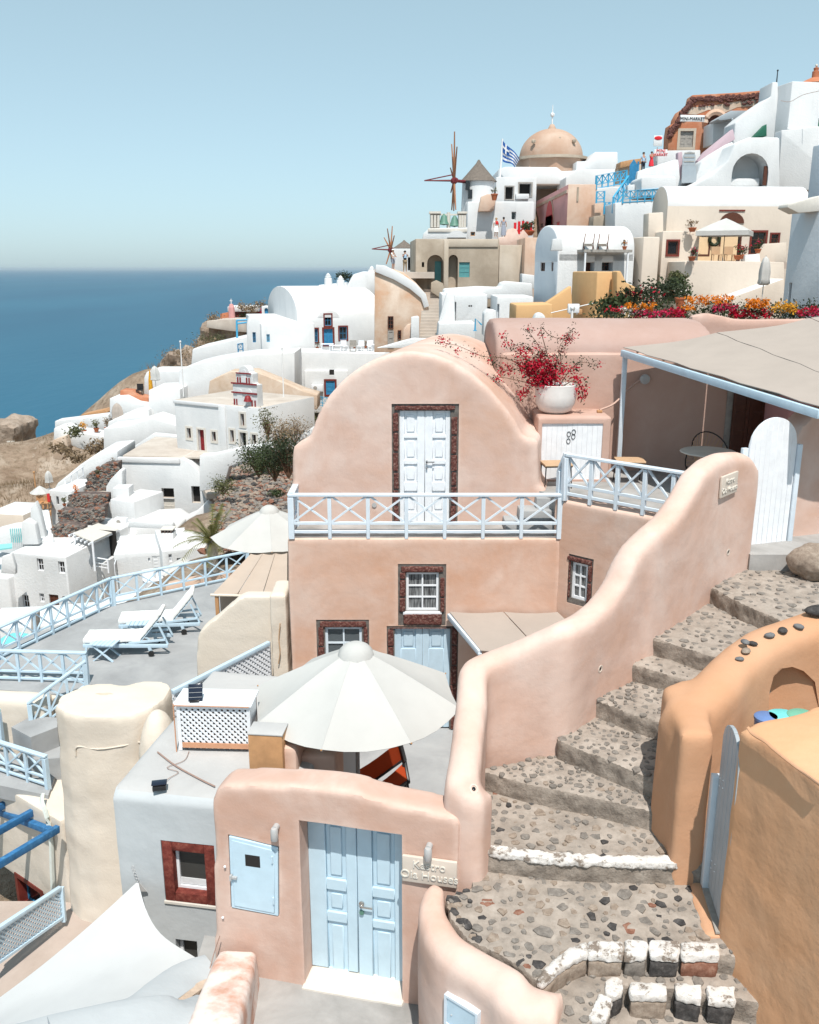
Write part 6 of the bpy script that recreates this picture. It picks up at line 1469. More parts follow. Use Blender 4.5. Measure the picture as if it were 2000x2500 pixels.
for i, (u, v, lab) in enumerate(((802,672,'tall round white chimney behind the barrel house ridge'), (832,678,'short white chimney beside the tall round one'), (908,655,'small white chimney on the rounded roof house'))):
    p = at(u, 698 if i < 2 else 668, 101); h = at(u, v, 101).z-p.z; T = Thing('chimney', lab, 'chimney', p); T.part('stack', MB().lathe([(.55,0),(.5,h*.7),(.38,h*.75),(.42,h*.9),(.2,h)], 12), 'white', smooth=50); T.part('chimney_cap', MB().lathe([(0,h+.002),(.3,h+.002),(.1,h+.25),(0,h+.3)], 10), 'white_roof')
bush('dark_shrub', 'dark round shrub behind the white chimneys', at(836, 690, 106), 1.3, 1, 1.6, 500, .16, 'leaf_dark', seed=2)
# terrace furniture of the barrel house
zt_ = at(800, 848, 87.5).z
def plastic_chair(label, p, rz, mat='white_paint', s=1.0, group=None):
    T = Thing('garden_chair', label, 'chair', p, rz, group)
    for sx in (-.22, .22):
        for sy in (-.2, .2): T.part('leg', MB().box(sx*s-.03, sx*s+.03, sy*s-.03, sy*s+.03, 0, .42*s), mat)
    T.part('seat', MB().box(-.26*s, .26*s, -.25*s, .25*s, .42*s, .47*s), mat); T.part('backrest', MB().box(-.26*s, .26*s, .2*s, .26*s, .47*s, .9*s), mat); return T
for i, (u, rz, lab) in enumerate(((842,.5,'white garden chair by the right window of the barrel house'), (880,-.4,'white garden chair next to the dark garden chair'), (905,.2,'white garden chair by the end of the barrel house terrace'))): plastic_chair(lab, atz(u, 858, zt_), rz, 'white_paint', 1.35)
plastic_chair('dark draped garden chair on the barrel house terrace', atz(862, 860, zt_), 0, 'grey_wood', 1.45)
for i, (u, v, lab) in enumerate(((800,856,'white low table before the blue door of the barrel house'), (820,860,'pale table nearest the terrace edge of the barrel house'), (922,858,'white table at the far right of the barrel terrace'))):
    T = Thing('terrace_table', lab, 'table', atz(u, v, zt_)); T.part('table_top', MB().box(-.7, .7, -.5, .5, .72, .78), 'white_paint'); [T.part('leg', MB().box(a-.04, a+.04, b-.04, b+.04, 0, .715), 'white_paint') for a in (-.6, .6) for b in (-.4, .4)]
for i, (u, v, lab, mt) in enumerate(((866,846,'small terracotta pot with sparse plant on the barrel terrace','leaf_olive'), (893,846,'dry leafless plant in a pot by the barrel house wall','dry_brush'), (775,848,'row pot beside the blue door of the barrel house','leaf'))): potted(lab, atz(u, v+4, zt_), .35, .45, 1.0, mt, None, None, i, nl=120, size=.1)
T = Thing('turquoise_pergola', 'thin turquoise pergola frame beside the white arched wing', 'pergola', at(580, 845, 92)); 
for (a, b) in (((578,782),(580,850)), ((578,782),(618,780)), ((580,790),(612,786))): T.part('tube_bar', MB().tube([at(*a, 92), at(*b, 92)], .12, 6), 'sky_rail', world=True)
railing('blue_balcony_gate', 'small bright blue lattice gate below the turquoise pergola', 'railing', [(at(582, 862, 90), at(594, 860, 90), 1)], 1.1, 'bright_blue', .1)
# promontory with little chapel
slab('grey_platform', 'grey stone retaining wall of the far headland platform', 'wall', [(504,800),(505,784),(540,780),(600,778),(660,772),(668,800),(640,815),(560,808)], 136, 6, 'dusty', 0, .2)
PR = bldg('small white roofed chapel with dark red front on the headland', 142, 0, 562, 630, 760, 785, 5, mat='red_brown', roof='white_roof', name='headland_chapel', cat='house', below=2)
PR.part('roof', MB().box(PR.x0-.3, PR.x1+.3, -.4, 5.2, PR.zt-.1, PR.zt+.9), 'white_roof', bevel=.2)
T = Thing('red_belfry', 'slim dusty pink belfry with cross on the headland', 'belfry', at(567, 785, 140)); h = at(567, 742, 140).z-at(567, 785, 140).z
T.part('shaft', MB().lathe([(.6,0),(.55,h*.8),(.3,h)], 8), 'rose'); T.part('cross', MB().box(-.06, .06, -.05, .05, h+.003, h+.9).box(-.25, .25, -.049, .049, h+.5, h+.62), 'sign_white')
slab('red_brick_wall', 'old reddish wall beside the headland chapel', 'wall', [(537,785),(538,766),(562,762),(562,785)], 141, 3, 'terracotta', 0, .1)
SHd = bldg('tiny white hut with blue arched door at the headland end', 134, 0, 640, 664, 748, 780, 4, name='headland_hut', below=2, ops=[('arch',646,752,655,768,dict(d=.3,p='bright_blue'))])
for i, (u, v, mt) in enumerate(((520,778,'dry_brush'), (612,757,'dry_brush'), (590,752,'dry_brush'), (645,745,'dry_brush'), (600,772,'leaf'), (628,764,'bougain'))):
    bush('headland_bush', ('dry brown bush at the grey platform tip', 'dry brown bush behind the headland chapel roof', 'dry round bush left of the chapel roof ridge', 'dry brown bush above the tiny white hut', 'green plants along the headland chapel front', 'red flowering bush at the headland chapel')[i], at(u, v+8, 138+i), 1.6, 1, 1.3, 240, .2, mt, seed=30+i)
for i, (u, v, Y) in enumerate(((420,868,117),(455,862,117),(490,850,118),(505,838,120),(515,826,122))): bush('cliff_scrub', ('rust brown scrub lowest on the headland cliff', 'rust brown scrub on the cliff beside the white pole', 'brown scrub between cliff and sloping white roof', 'brown scrub below the layered crag', 'olive scrub under the crag overhang')[i], at(u, v+12, Y), 2.4, 2, 1.1, 700, .13, 'dry_brush' if i != 4 else 'leaf_olive', seed=50+i)
# stepped white blocks west of the church
slab('west_vault', 'small white vaulted block with folded umbrella on its terrace', 'house', [(352,965),(352,922),(358,908),(368,906),(440,906),(442,975)], 80, 5, 'white', 0, .2, roof='white_roof')
slab('west_block', 'tall plain white block stepping down west of the church', 'house', [(363,1060),(363,952),(440,950),(445,1075)], 71, 6, 'white', 0, .2, roof='white_roof')
slab('red_terrace_wall', 'dark red stone terrace wall between white blocks', 'wall', [(292,975),(294,953),(320,955),(335,966),(363,972),(363,992),(320,985)], 78, 2, 'terracotta', 0, .1)
slab('corner_block', 'small white corner block above the sea', 'house', [(268,1020),(268,972),(300,970),(330,985),(362,990),(362,1030)], 76, 5, 'white', 0, .15, roof='white_roof')
slab('parapet_block', 'white curved parapet block under the beige folded umbrella', 'wall', [(262,1062),(264,1030),(300,1015),(362,1000),(375,1075)], 70, 5, 'white', 0, .2, roof='white_roof')
slab('long_parapet', 'long low white parapet at the western edge', 'wall', [(134,1050),(134,1028),(200,1020),(265,1012),(268,1050)], 76, 2, 'white', 0, .15, roof='white_roof')
slab('planter_block', 'rounded white planter wall below the long parapet', 'wall', [(130,1075),(131,1045),(150,1042),(170,1052),(255,1065),(256,1098),(200,1098),(165,1085)], 72, 3, 'white', 0, .3, roof='white_roof')
slab('sandy_stub', 'sandy plaster stub wall below the white planter', 'wall', [(129,1120),(129,1075),(160,1064),(166,1090),(150,1125)], 71, 2, 'sandy', 0, .15)
slab('plain_white_wall', 'plain white retaining face beside the ramp', 'wall', [(253,1110),(253,1046),(310,1040),(372,1020),(436,1040),(438,1075),(310,1110)], 66, 4, 'white', 0, .2, roof='white_roof')
slab('ramp_wall', 'long white ramp wall rising to the church yard', 'wall', [(285,1120),(300,1108),(350,1075),(372,1060),(440,1066),(440,1090),(380,1090),(340,1118)], 61, 1.0, 'white', 0, .15, roof='white_roof')
slab('brown_roof_strip', 'thin brown reed roof behind the western parapet', 'roof', [(198,1016),(200,1012),(255,1000),(262,1006),(262,1014)], 84, 2, 'wood', 0, .05)
closed_umbrella('closed white umbrella on the small vaulted terrace', at(381, 948, 76), 2.35, 'canvas_white', None, .42)
closed_umbrella('closed beige umbrella above the curved white parapet', at(290, 1046, 72), 2.6, 'canvas_beige', None, .5)
closed_umbrella('small closed white umbrella on the dry hillside', at(122, 1195, 62), 1.75, 'canvas_white', None, .3)
for i, (u, v, lab, mt) in enumerate(((205,1045,'yellow agave clump in the white planter','fl_yellow'), (236,1040,'tall plant in terracotta jar on the western terrace','leaf_olive'), (262,1038,'brown plant by the dark chimney on the terrace','dry_brush'))): potted(lab, at(u, v+14, 73), .5, .7, 1.4, mt, None, None, 60+i, nl=160, size=.18)
for i, (u, v) in enumerate(((180,1058),(225,1100),(250,1092),(150,1100),(185,1120))): bush('slope_shrub', ('grey brown shrub inside the white planter', 'dry shrub below the white planter', 'dry shrub at the foot of the plain white face', 'dry shrub by the sandy stub', 'spiky dry plants under the planter')[i], at(u, v+10, 70-i), 1.2, .9, 1.2, 260, .18, 'dry_brush' if i else 'leaf_olive', seed=70+i)
T = Thing('iron_figure', 'dark iron chair on the red walled terrace', 'chair', at(342, 962, 79)); T.part('seat', MB().box(-.35, .35, -.3, .3, .4, .5), 'black_metal'); T.part('backrest', MB().box(-.35, .35, .25, .32, .5, 1.1), 'black_metal'); [T.part('leg', MB().box(a-.04, a+.04, b-.04, b+.04, 0, .395), 'black_metal') for a in (-.3, .3) for b in (-.25, .25)]
T = Thing('yellow_parasol_stub', 'narrow folded yellow cloth beside the closed white umbrella', 'cloth', at(369, 955, 77)); T.part('cloth_fold', MB().lathe([(.25,0),(.2,1.2),(.05,2.2),(0,2.3)], 8), 'fl_yellow')
# church yard, barrel storehouse and its stairs
yz = at(400, 1121, 54).z+.33
floor('church_yard', [(300,1112),(345,1085),(380,1066),(440,1070),(560,1095),(640,1116),(505,1117)], yz-.31, 'dusty', .12)
slab('yard_wall', 'curved white yard wall running below the church door', 'wall', [(487,1200),(487,1112),(520,1110),(580,1096),(600,1090),(640,1088),(740,1060),(775,1035),(775,1060),(640,1110),(560,1140),(545,1190)], 50.5, 1.0, 'white', -6, .15, roof='white_roof')
BS = bldg('white rounded storehouse with dark hatch above a grey door', 54, -6, 287, 506, 1121, 1282, 4.5, rth=.985, prof=[(287,1300),(287,1121),(442,1119),(462,1128),(484,1150),(499,1178),(507,1215),(504,1300)], name='storehouse', bev=.18, roof='dusty', ops=[('hole',395,1192,425,1216,dict(d=.5)),('door',397,1218,428,1270,dict(m='stone_trim',d=.2)),('hole',468,1187,489,1228,dict(d=.5))])
BS.part('roof_rim', MB().box(BS.px(288,1121).x, BS.px(440,1121).x, -.12, .2, BS.px(360,1130).z, BS.px(360,1117).z), 'white_roof', bevel=.06)
slab('storehouse_wing', 'sloping white wing wall at the storehouse end', 'wall', [(258,1275),(259,1188),(270,1170),(292,1147),(299,1150),(300,1290),(262,1290)], 52.5, 1.0, 'white', 0, .15, roof='white_roof')
bldg('small white shed with chimney block against the storehouse', 50.5, -22, 272, 332, 1226, 1290, 3.5, ud=366, name='white_shed', bev=.12)
slab('shed_chimney', 'square white chimney block on the small shed', 'chimney', [(275,1240),(275,1192),(315,1190),(315,1230)], 51.5, 1.2, 'white', 0, .1, roof='white_roof')
ac_unit('white air conditioner at the foot of the storehouse shed', at(281, 1284, 49.5), .9, R(-15), 1.0)
steps_run('yard_steps', 'narrow stone steps curving behind the storehouse', at(522, 1205, 52), at(492, 1150, 57), 1.1, 7, 'dusty')
slab('storehouse_apron', 'white sloping apron wall right of the storehouse', 'wall', [(430,1300),(432,1275),(475,1255),(505,1225),(520,1240),(500,1310)], 51.5, 1.5, 'white', 0, .2, roof='white_roof')
# dry stone terraces
def drystone(label, pts, Y, n, seed):
    T = Thing('dry_stone_wall', label, 'stone wall', at(*pts[0], Y)); q = [T.px(u, v) for u, v in pts]; poly = [(p.x, p.z) for p in q]
    T.part('wall_core', solid(MB().prism(poly, .1, 1.2), None, 0, 0, 1, None, .05), 'drystone'); rs = random.Random(seed); ms = {m_: MB() for m_ in ('stone_red', 'stone_grey', 'stone_dark')}
    xs = [p[0] for p in poly]; zs = [p[1] for p in poly]; k_ = 0
    while k_ < n:
        x, z = rs.uniform(min(xs), max(xs)), rs.uniform(min(zs), max(zs))
        k_ += 1
        if inside((x, z), poly): ms[rs.choice(('stone_grey', 'stone_grey', 'stone_dark', 'stone_red'))].ico((x, .08, z), rs.uniform(.05, .16), 1, .3, (1.4, .8, .8), k_)
    for m_, b in ms.items():
        if b.v: T.part('packed_stones', b, m_, kind='stuff')
drystone('dark dry stone terrace wall topmost beside the storehouse', [(205,1205),(215,1160),(250,1135),(287,1130),(287,1150),(262,1175),(258,1200)], 53, 900, 1)
drystone('dark dry stone terrace wall with flower pot above it', [(169,1245),(170,1210),(215,1208),(259,1210),(260,1232),(235,1245)], 51, 800, 2)
drystone('dark dry stone terrace wall curving in the middle', [(143,1285),(144,1246),(190,1252),(225,1245),(252,1237),(250,1270),(225,1290)], 49, 900, 3)
drystone('dark dry stone terrace wall lowest above the white roof', [(130,1325),(130,1284),(160,1282),(200,1290),(200,1325)], 47, 600, 4)
for i, (Y, pts) in enumerate(((52.4, [(205,1206),(215,1198),(262,1196),(262,1212),(170,1214)]), (50.3, [(169,1249),(180,1240),(236,1243),(252,1240),(225,1252),(145,1254)]), (48.4, [(143,1288),(152,1280),(226,1288),(225,1296),(130,1296)]))):
    pz3 = [at(u, v, Y+(.6 if k in (1,2) else 0)) for k, (u, v) in enumerate(pts)]; zz = at(pts[0][0], pts[0][1], Y).z
    q = [atz(u, v, zz) for u, v in pts]; struct('terrace_soil', MB().prism([(p.x, p.y) for p in q], zz-.2, zz+.02, 'z'), 'dusty')
for i, (u, v, Y, mt, lab) in enumerate(((186,1207,51.5,'fl_orange','red pot with orange flowers on the stone terrace'), (158,1236,50,'leaf_olive','low olive plant at the end of the stone terrace'), (240,1165,53,'leaf_olive','spiky aloe on the topmost stone terrace'), (275,1140,54,'dry_brush','dry grass tuft above the topmost stone terrace'))): potted(lab, at(u, v, Y), .25, .35, .8, mt, None, None, 80+i, nl=120, size=.1)
# rounded white roofs and steps on the far left
slab('white_bowl_roof', 'rounded white vault with a lattice vent by the stone terraces', 'house', [(115,1260),(120,1215),(140,1180),(165,1160),(195,1135),(240,1105),(288,1100),(288,1130),(215,1165),(200,1200),(160,1235),(145,1262)], 56, 5, 'white', 0, .4, roof='white_roof')
bldg('small white cube house with slit window beside the rounded vault', 52, -12, 122, 180, 1200, 1262, 4, name='white_cube', bev=.12, ops=[('hole',138,1212,144,1232,dict(d=.2))])
railing('white_roof_railing', 'thin white railing on the rounded vault roof', 'railing', [(at(162, 1200, 53.5), at(205, 1170, 55.5), 3)], 1.0, 'white_paint', .06, kind='N', base=0)
steps_run('white_steps', 'narrow white steps between low curved white walls', at(110, 1320, 46), at(100, 1245, 51), 1.1, 12, 'white')
slab('step_wall', 'curved white side wall of the narrow white steps', 'wall', [(75,1320),(74,1240),(86,1225),(96,1248),(112,1316),(112,1330)], 46.5, .5, 'white', 0, .1, roof='white_roof')
slab('step_wall_outer', 'rounded white outer wall beside the narrow steps', 'wall', [(52,1330),(53,1275),(65,1268),(85,1280),(95,1330)], 45.5, .6, 'white', 0, .15, roof='white_roof')
floor('deck_landing', [(75,1250),(85,1228),(125,1228),(125,1250)], at(100, 1240, 51.5).z, 'wood')
up_ = at(97, 1190, 51.5); umbrella('deck_umbrella', 'small white parasol over the wooden deck chairs', (up_.x, up_.y), .75, at(97, 1202, 51.5).z, at(97, 1186, 51.5).z, at(97, 1240, 51.5).z, 'canvas_white', 8, .2, cap=False)
for i, (u, lab) in enumerate(((100, 'wooden folding chair on the small deck under the parasol'), (115, 'wooden folding chair with red towel on the small deck'))):
    plastic_chair(lab, at(u, 1241, 51), .3-.5*i, 'wood', 1.0)
tw_ = at(119, 1215, 51); T = Thing('red_towel', 'red towel hanging over the deck chair back', 'towel', tw_); T.part('towel_cloth', MB().box(-.1, .1, -.05, .05, -.3, .3), 'red_plastic')
bldg('low pale pool house with flat roof at the left edge', 56, -10, -30, 60, 1258, 1290, 4, mat='cream_house', name='pool_house', bev=.06)
slab('pool_wall', 'turquoise painted pool wall at the left edge', 'wall', [(-20,1345),(-20,1300),(20,1290),(55,1288),(56,1340),(30,1352)], 47, 1.5, 'white', 0, .1, roof='white_roof')
for i in range(6): 
    p = at(25+i*5, 1290, 46.8)
    if i == 0: PF = Thing('pool_screen', 'turquoise slatted screen beside the small pool', 'screen', p)
    PF.part('slat', MB().bar(p, p+Vector((0,0,-1.0)), .07, .03, (1,0,0)), 'turquoise', world=True)
floor('pool_water', [(-30,1332),(30,1326),(30,1336),(-30,1344)], at(0, 1332, 45.5).z, 'pool', .1)
pole('brown wooden fence post on the dry hillside', 87, 1153, 1190, 66, .08, 'wood')
# white houses with small windows below the stone terraces
WW = dict(m='white_paint', p='dark_glass', nx=2, nz=2, w=.05, d=.18)
LH = bldg('white flat roofed house with four deep windows and a balcony door', 44, -14, 38, 182, 1362, 1560, 9, name='flat_roof_house', bev=.15, ops=[('win',91,1364,106,1394,WW),('win',143,1371,158,1400,WW),('win',21,1449,36,1478,WW),('win',56,1453,71,1484,WW),('win',97,1449,108,1470,WW),('door',121,1452,144,1486,dict(m='brown_wood',p='dark_glass',l=2)),('win',153,1456,167,1471,WW)])
LH.part('side_wing', solid(MB().box(LH.x0-4.5, LH.x0+.02, -.5, 8, -2, LH.px(20, 1403).z), None, 0, 0, 1, None, .15), 'white')
0 and LH.part('grey_panel', MB().box(LH.px(70,1380).x, LH.px(172,1390).x, -.06, -.004, LH.px(110,1425).z, LH.px(110,1350).z), 'white_grey')
slab('shutter_rack', 'white slatted sunbed stack on the left edge terrace', 'sunbed', [(2,1400),(4,1360),(28,1352),(38,1385),(38,1402)], 43.2, .3, 'white', 0, .05)
PB = bldg('white house with shaded balcony under a white reed pergola', 46, -14, 182, 262, 1350, 1520, 7, name='balcony_house', bev=.1, ops=[('hole',192,1312,250,1375,dict(d=1.8)),('win',193,1401,201,1431,WW),('win',214,1410,222,1436,WW)])
railing('white_balcony_railing', 'white plank railing of the shaded balcony', 'railing', [(at(192, 1378, 45.8), at(222, 1387, 45.7), 1), (at(232, 1392, 45.6), at(266, 1398, 45.5), 1)], .9, 'white_paint', .08, kind='N', low=.6, base=.3)
PGw = Thing('reed_pergola', 'white beam pergola with pale reed cover over the shaded balcony', 'pergola', at(190, 1360, 46))
ra, rb_, rc, rd = at(178, 1301, 46), at(226, 1322, 45), at(290, 1292, 48), at(240, 1277, 49)
PGw.part('reed_cover', MB().prism_v([ra, rb_, rc, rd], .08), 'stone_trim', world=True)
for i in range(6): t = i/5; PGw.part('rafter', MB().bar(ra+(rb_-ra)*t+Vector((-.15,-.3,-.1)), rd+(rc-rd)*t+Vector((0,0,-.1)), .10, .12), 'white_paint', world=True)
PGw.part('post', MB().bar(rb_+Vector((0,0,-2.0)), rb_, .12, .12, (1,0,0)), 'white_paint', world=True); PGw.part('post', MB().bar(ra+Vector((.1,0,-2.0)), ra+Vector((.1,0,0)), .12, .12, (1,0,0)), 'white_paint', world=True)
RH = bldg('white house with wide roof and weathered double door', 44, 12, 292, 405, 1352, 1520, ud=262, name='wide_roof_house', bev=.12, ops=[('door',373,1357,404,1394,dict(m='white_grey',l=2,n=4,d=.1)),('win',362,1362,367,1372,WW),('win',275,1360,287,1395,dict(side='L', m='white_paint'))])
slab('upper_white_roof', 'broad white roof between pergola and chimney', 'house', [(255,1345),(255,1315),(300,1290),(400,1284),(425,1300),(425,1345)], 49, 5, 'white', 0, .2, roof='white_roof')
bldg('low white annex with small windows beside the palm', 43, 20, 405, 520, 1345, 1480, 5, name='white_annex', bev=.12, ops=[('win',412,1353,420,1372,WW),('win',432,1362,442,1378,WW)])
T = Thing('square_chimney', 'square white chimney with dark vents on the wide roof', 'chimney', at(413, 1325, 45)); T.part('stack', MB().box(-.4, .4, -.4, .4, 0, .75), 'white', bevel=.03)
for i in range(4): T.part('vent_block', MB().box(-.38+.2*i, -.28+.2*i, -.38, .38, .753, .95), 'drystone')
T.part('chimney_cap', MB().box(-.42, .42, -.42, .42, .953, 1.0), 'stone_trim')
slab('low_curb', 'long low white curb in front of the storehouse door', 'wall', [(312,1288),(316,1271),(420,1279),(425,1292)], 47.5, .6, 'white', 0, .1, roof='white_roof')
slab('peach_curb', 'peach plaster planter edge with red flowers behind the terrace railing', 'wall', [(400,1465),(405,1430),(470,1415),(560,1400),(560,1450)], 33, .6, 'peach', 0, .1)
slab('white_chair_wall', 'white curved wall behind the terrace railing', 'wall', [(340,1500),(350,1445),(380,1418),(420,1410),(470,1420),(470,1500)], 36, .8, 'white', 0, .2, roof='white_roof')
slab('lower_left_house', 'white lower house wall behind the long terrace railing', 'house', [(-60,1750),(-60,1535),(60,1530),(180,1520),(300,1490),(420,1490),(420,1600),(100,1750)], 36, 3, 'white', 0, .2, roof='white_roof')
um = at(448, 1385, 36); umbrella('guest_umbrella', 'white umbrella over sitting guests behind the terrace railing', (um.x, um.y), 1.15, at(448, 1392, 36).z, at(448, 1362, 36).z, at(448, 1450, 36).z, 'canvas_white', 8, .1, cap=False)
T = Thing('turquoise_parasol', 'round turquoise parasol behind the left end of the railing', 'umbrella', at(50, 1620, 30)); pc_t = at(48, 1590, 30)
T.part('canopy', MB().ico(T.L(pc_t+Vector((0,0,-.2))), 1.05, 3, 0, (1, .6, .9)), 'turquoise', smooth=80); T.part('pole', MB().tube([(0,0,-1.5),(0,0,.2)], .03, 6), 'grey_metal')
slab('pink_pier', 'slim pink wooden pier beside the turquoise parasol', 'pillar', [(76,1640),(76,1502),(88,1500),(90,1640)], 34, .5, 'grey_wood', 0, .03)
floor('guest_terrace', [(330,1470),(420,1425),(600,1400),(600,1470)], at(450, 1452, 36).z, 'floor_beige')
# people on the west slope
person('guest in purple shirt beside the white guest umbrella', at(481, 1440, 35.5), 1.5, .4, 'purple_cloth', 'dark_cloth', 'hair_dark', arms='fwd')
person('bare shouldered guest leaning at the balcony of the flat roofed house', at(103, 1542, 41.0), 1.55, 0, 'skin', 'grey_cloth', 'hair_fair', arms='fwd')
person('guest in orange red top at the far left edge', at(2, 1540, 40), 1.6, .3, 'red_cloth', 'grey_cloth', 'hair_dark', arms='down')
T = Thing('red_cooler', 'small red cushion beside the guest umbrella', 'cushion', at(461, 1437, 34.5)); T.part('cushion_body', MB().ico((0,0,.12), .3, 2, 0, (1, .8, .45)), 'red_plastic', smooth=80)
for i, (u, v, rz, lab) in enumerate(((368,1440,.6,'white deck chair seen through the terrace railing'), (400,1438,.4,'white deck chair next to the weathered double door'))): plastic_chair(lab, at(u, v, 35.5), rz, 'white_paint', 1.1)
# shrubs by the rubble bank, palm
for i, (u, v, Y, rx, h, n, mt) in enumerate(((632,1165,38,1.1,2.2,900,'leaf'), (672,1175,37,1.2,2.0,900,'leaf'), (705,1168,36,1.1,2.3,800,'leaf_dark'), (740,1060,60,1.6,2.6,600,'leaf_olive'), (655,1075,44,.5,2.2,260,'leaf_olive'), (545,1210,46,.9,1.2,500,'leaf_olive'), (690,1110,38,.7,1.8,350,'dry_brush'), (720,1085,50,1.2,2.0,500,'dry_brush'), (675,1215,36,.35,.4,140,'leaf'))):
    bush('green_shrub', ('green shrub left of the dead twigs on the bank', 'green shrub in the middle of the bank', 'dark green shrub against the pink house', 'olive shrub high beside the church yard wall', 'thin tall olive sapling above the bank shrubs', 'grey green shrub by the stone steps', 'dead brown twigs among the bank shrubs', 'dry brown shrub below the church yard wall', 'tiny green plant among the loose stones')[i], at(u, v, Y), rx, rx*.8, h, int(n*2.2), .07, mt, seed=100+i, stems=22, clump=.26)
PL = Thing('palm_tree', 'young palm with drooping fronds beside the white annex', 'palm', at(520, 1362, 33)); rs = random.Random(4)
PL.part('trunk', MB().lathe([(.24,-.6),(.22,0),(.26,.35),(.2,.7),(.06,.85)], 10), 'grey_wood', smooth=50)
for i in range(26):
    a = i*2.4; el = rs.uniform(.2, 1.35); L_ = rs.uniform(1.5, 2.3); pts = []; d = Vector((math.cos(a)*math.cos(el), math.sin(a)*math.cos(el), math.sin(el)))
    for t in range(8): s = t/7; pts.append(Vector((0,0,.7))+d*L_*s+Vector((0,0,-.75*L_*s*s*math.cos(el)*.8)))
    fr = MB().tube(pts, .02, 4, .006)
    for t in range(1, 8):
        for k_ in range(3):
            p = pts[t-1].lerp(pts[t], k_/3); tn = (pts[t]-pts[t-1]).normalized(); sd = tn.cross(Vector((0,0,1))).normalized(); ll = .42*(1-.55*t/8)
            for sg in (-1, 1): e = p+sd*sg*ll*.8+tn*ll*.65+Vector((0,0,-.10)); fr.add([p, p+tn*.05, e], [(0,1,2)])
    PL.part('frond', fr, 'palm')

at = at_near
# ================================================================== east ridge: windmill, dome, houses
def mill(label, u0, u1, vb, ve, va, Y, hub, sails, cat='windmill', wins=()):
    c = at((u0+u1)/2, vb, Y); T = Thing('windmill', label, cat, c); r = (at(u1, vb, Y).x-at(u0, vb, Y).x)/2; h = at((u0+u1)/2, ve, Y).z-c.z; ha = at((u0+u1)/2, va, Y).z-c.z
    T.part('tower', MB().lathe([(r*1.04,-2),(r*1.0,0),(r*.95,h)], 28), 'white', smooth=50)
    T.part('roof', MB().lathe([(r*1.1,h+.003),(r*.75,h+(ha-h)*.30),(r*.4,h+(ha-h)*.62),(r*.16,h+(ha-h)*.84),(r*.05,ha),(0,ha)], 28), 'thatch', smooth=50)
    for (u, v) in wins:
        p = T.L(at(u, v, Y-r*.92)); T.part('window', MB().box(p.x-.22, p.x+.22, p.y-.12, p.y+.6, p.z-.45, p.z+.45), 'dark_glass')
    H_ = T.L(at(hub[0], hub[1], Y-r-.6)); T.part('axle', MB().tube([H_, H_+Vector((r*.9, r*.9, 0))], .16, 8), 'sail_red')
    T.part('hub', MB().ico(H_, .42, 1, .1), 'sail_red')
    for (u, v, w) in sails:
        p = T.L(at(u, v, Y-r-.6-w)); T.part('sail_arm', MB().tube([H_, p], .12, 6, .06), 'sail_red' if abs(v-hub[1]) < 30 else 'sail_wood')
        if w == 0: T.part('sail_brace', MB().tube([H_+Vector((0,0,.6)), p], .06, 5), 'sail_red')
    return T
mill('white windmill with grey cone roof and bare wooden sails', 1126, 1208, 516, 444, 390, 100, (1109,441), [(1036,441,0),(1110,321,.5),(1103,352,-1.2),(1116,358,1.6),(1103,513,-1),(1113,512,1.2),(1108,515,.3),(1100,410,-2),(1101,470,-2)], wins=((1142,452),(1148,474)))
mill('small distant windmill with bare sails behind the two tourists', 962, 1012, 660, 606, 586, 118, (954,610), [(908,608,0),(946,558,1),(958,552,-1),(963,575,2),(943,645,0.5),(956,640,-1),(938,580,-1)])
# dome church
DC_ = at(1345, 389, 118); rD = (at(1422, 389, 118).x-at(1268, 389, 118).x)/2; hD = at(1345, 317, 118).z-DC_.z
T = Thing('domed_church', 'weathered pinkish dome with lantern tip on an octagonal drum', 'church', DC_-Vector((0,0,4)))
T.part('drum', MB().lathe([(rD*1.1,-6),(rD*1.1,4-.2)], 8), 'dome_peach', smooth=20)
T.part('cornice', MB().lathe([(rD*1.0,3.75),(rD*1.18,3.8),(rD*1.18,4.1),(rD*1.0,4.15)], 24), 'tan_wall', smooth=30)
T.part('dome', MB().lathe([(rD*math.cos(t), 4.12+hD*math.sin(t)) for t in [k*math.pi/2/12 for k in range(12)]]+[(.5,4.12+hD),(.25,4.6+hD),(0,4.65+hD)], 36), 'dome_peach', smooth=60)
T.part('lantern_tip', MB().tube([(0,0,4.6+hD),(0,0,6.8+hD)], .1, 6, .04), 'sign_white'); T.part('finial', MB().ico((0,0,5.7+hD), .3, 1), 'sign_white')
for (u, v) in ((1303,345),(1366,339),(1402,344),(1368,372)): p = T.L(at(u, v, 118-rD*.75)); T.part('vent_hole', MB().ico(p, .3, 1), 'tan_wall')
# flag
fp = at(1219, 462, 106); FT = Thing('national_flag', 'blue and white striped flag with cross on a tall white pole', 'flag', fp); ph = at(1227, 339, 106)-fp
FT.part('pole', MB().tube([(0,0,0), ph], .13, 8, .09), 'sign_white', smooth=60)
def fpt(s, t):   # s along, t down
    a = at(1228, 344, 106).lerp(at(1228, 394, 106), t); b = at(1270, 388, 106).lerp(at(1258, 408, 106), t); mid = at(1248, 362, 106).lerp(at(1246, 398, 106), t)
    p = a*(1-s)**2+mid*2*s*(1-s)+b*s*s; return p+Vector((0, .45*math.sin(s*7), 0))
for j in range(9):
    rows = [[fpt(i/10, j/9), fpt(i/10, (j+1)/9)] for i in range(11)]
    lo = 0
    FT.part('stripe', bake(MB().loft(rows, caps=False, closed=False).xf(FT.I).mesh(fixn=False), [('SOLIDIFY', dict(thickness=.03))]), 'flag_blue' if j % 2 == 0 else 'sign_white')
rows = [[fpt(i/10+.0, 0)+Vector((0,-.08,0)), fpt(i/10, 5/9)+Vector((0,-.08,0))] for i in range(5)]
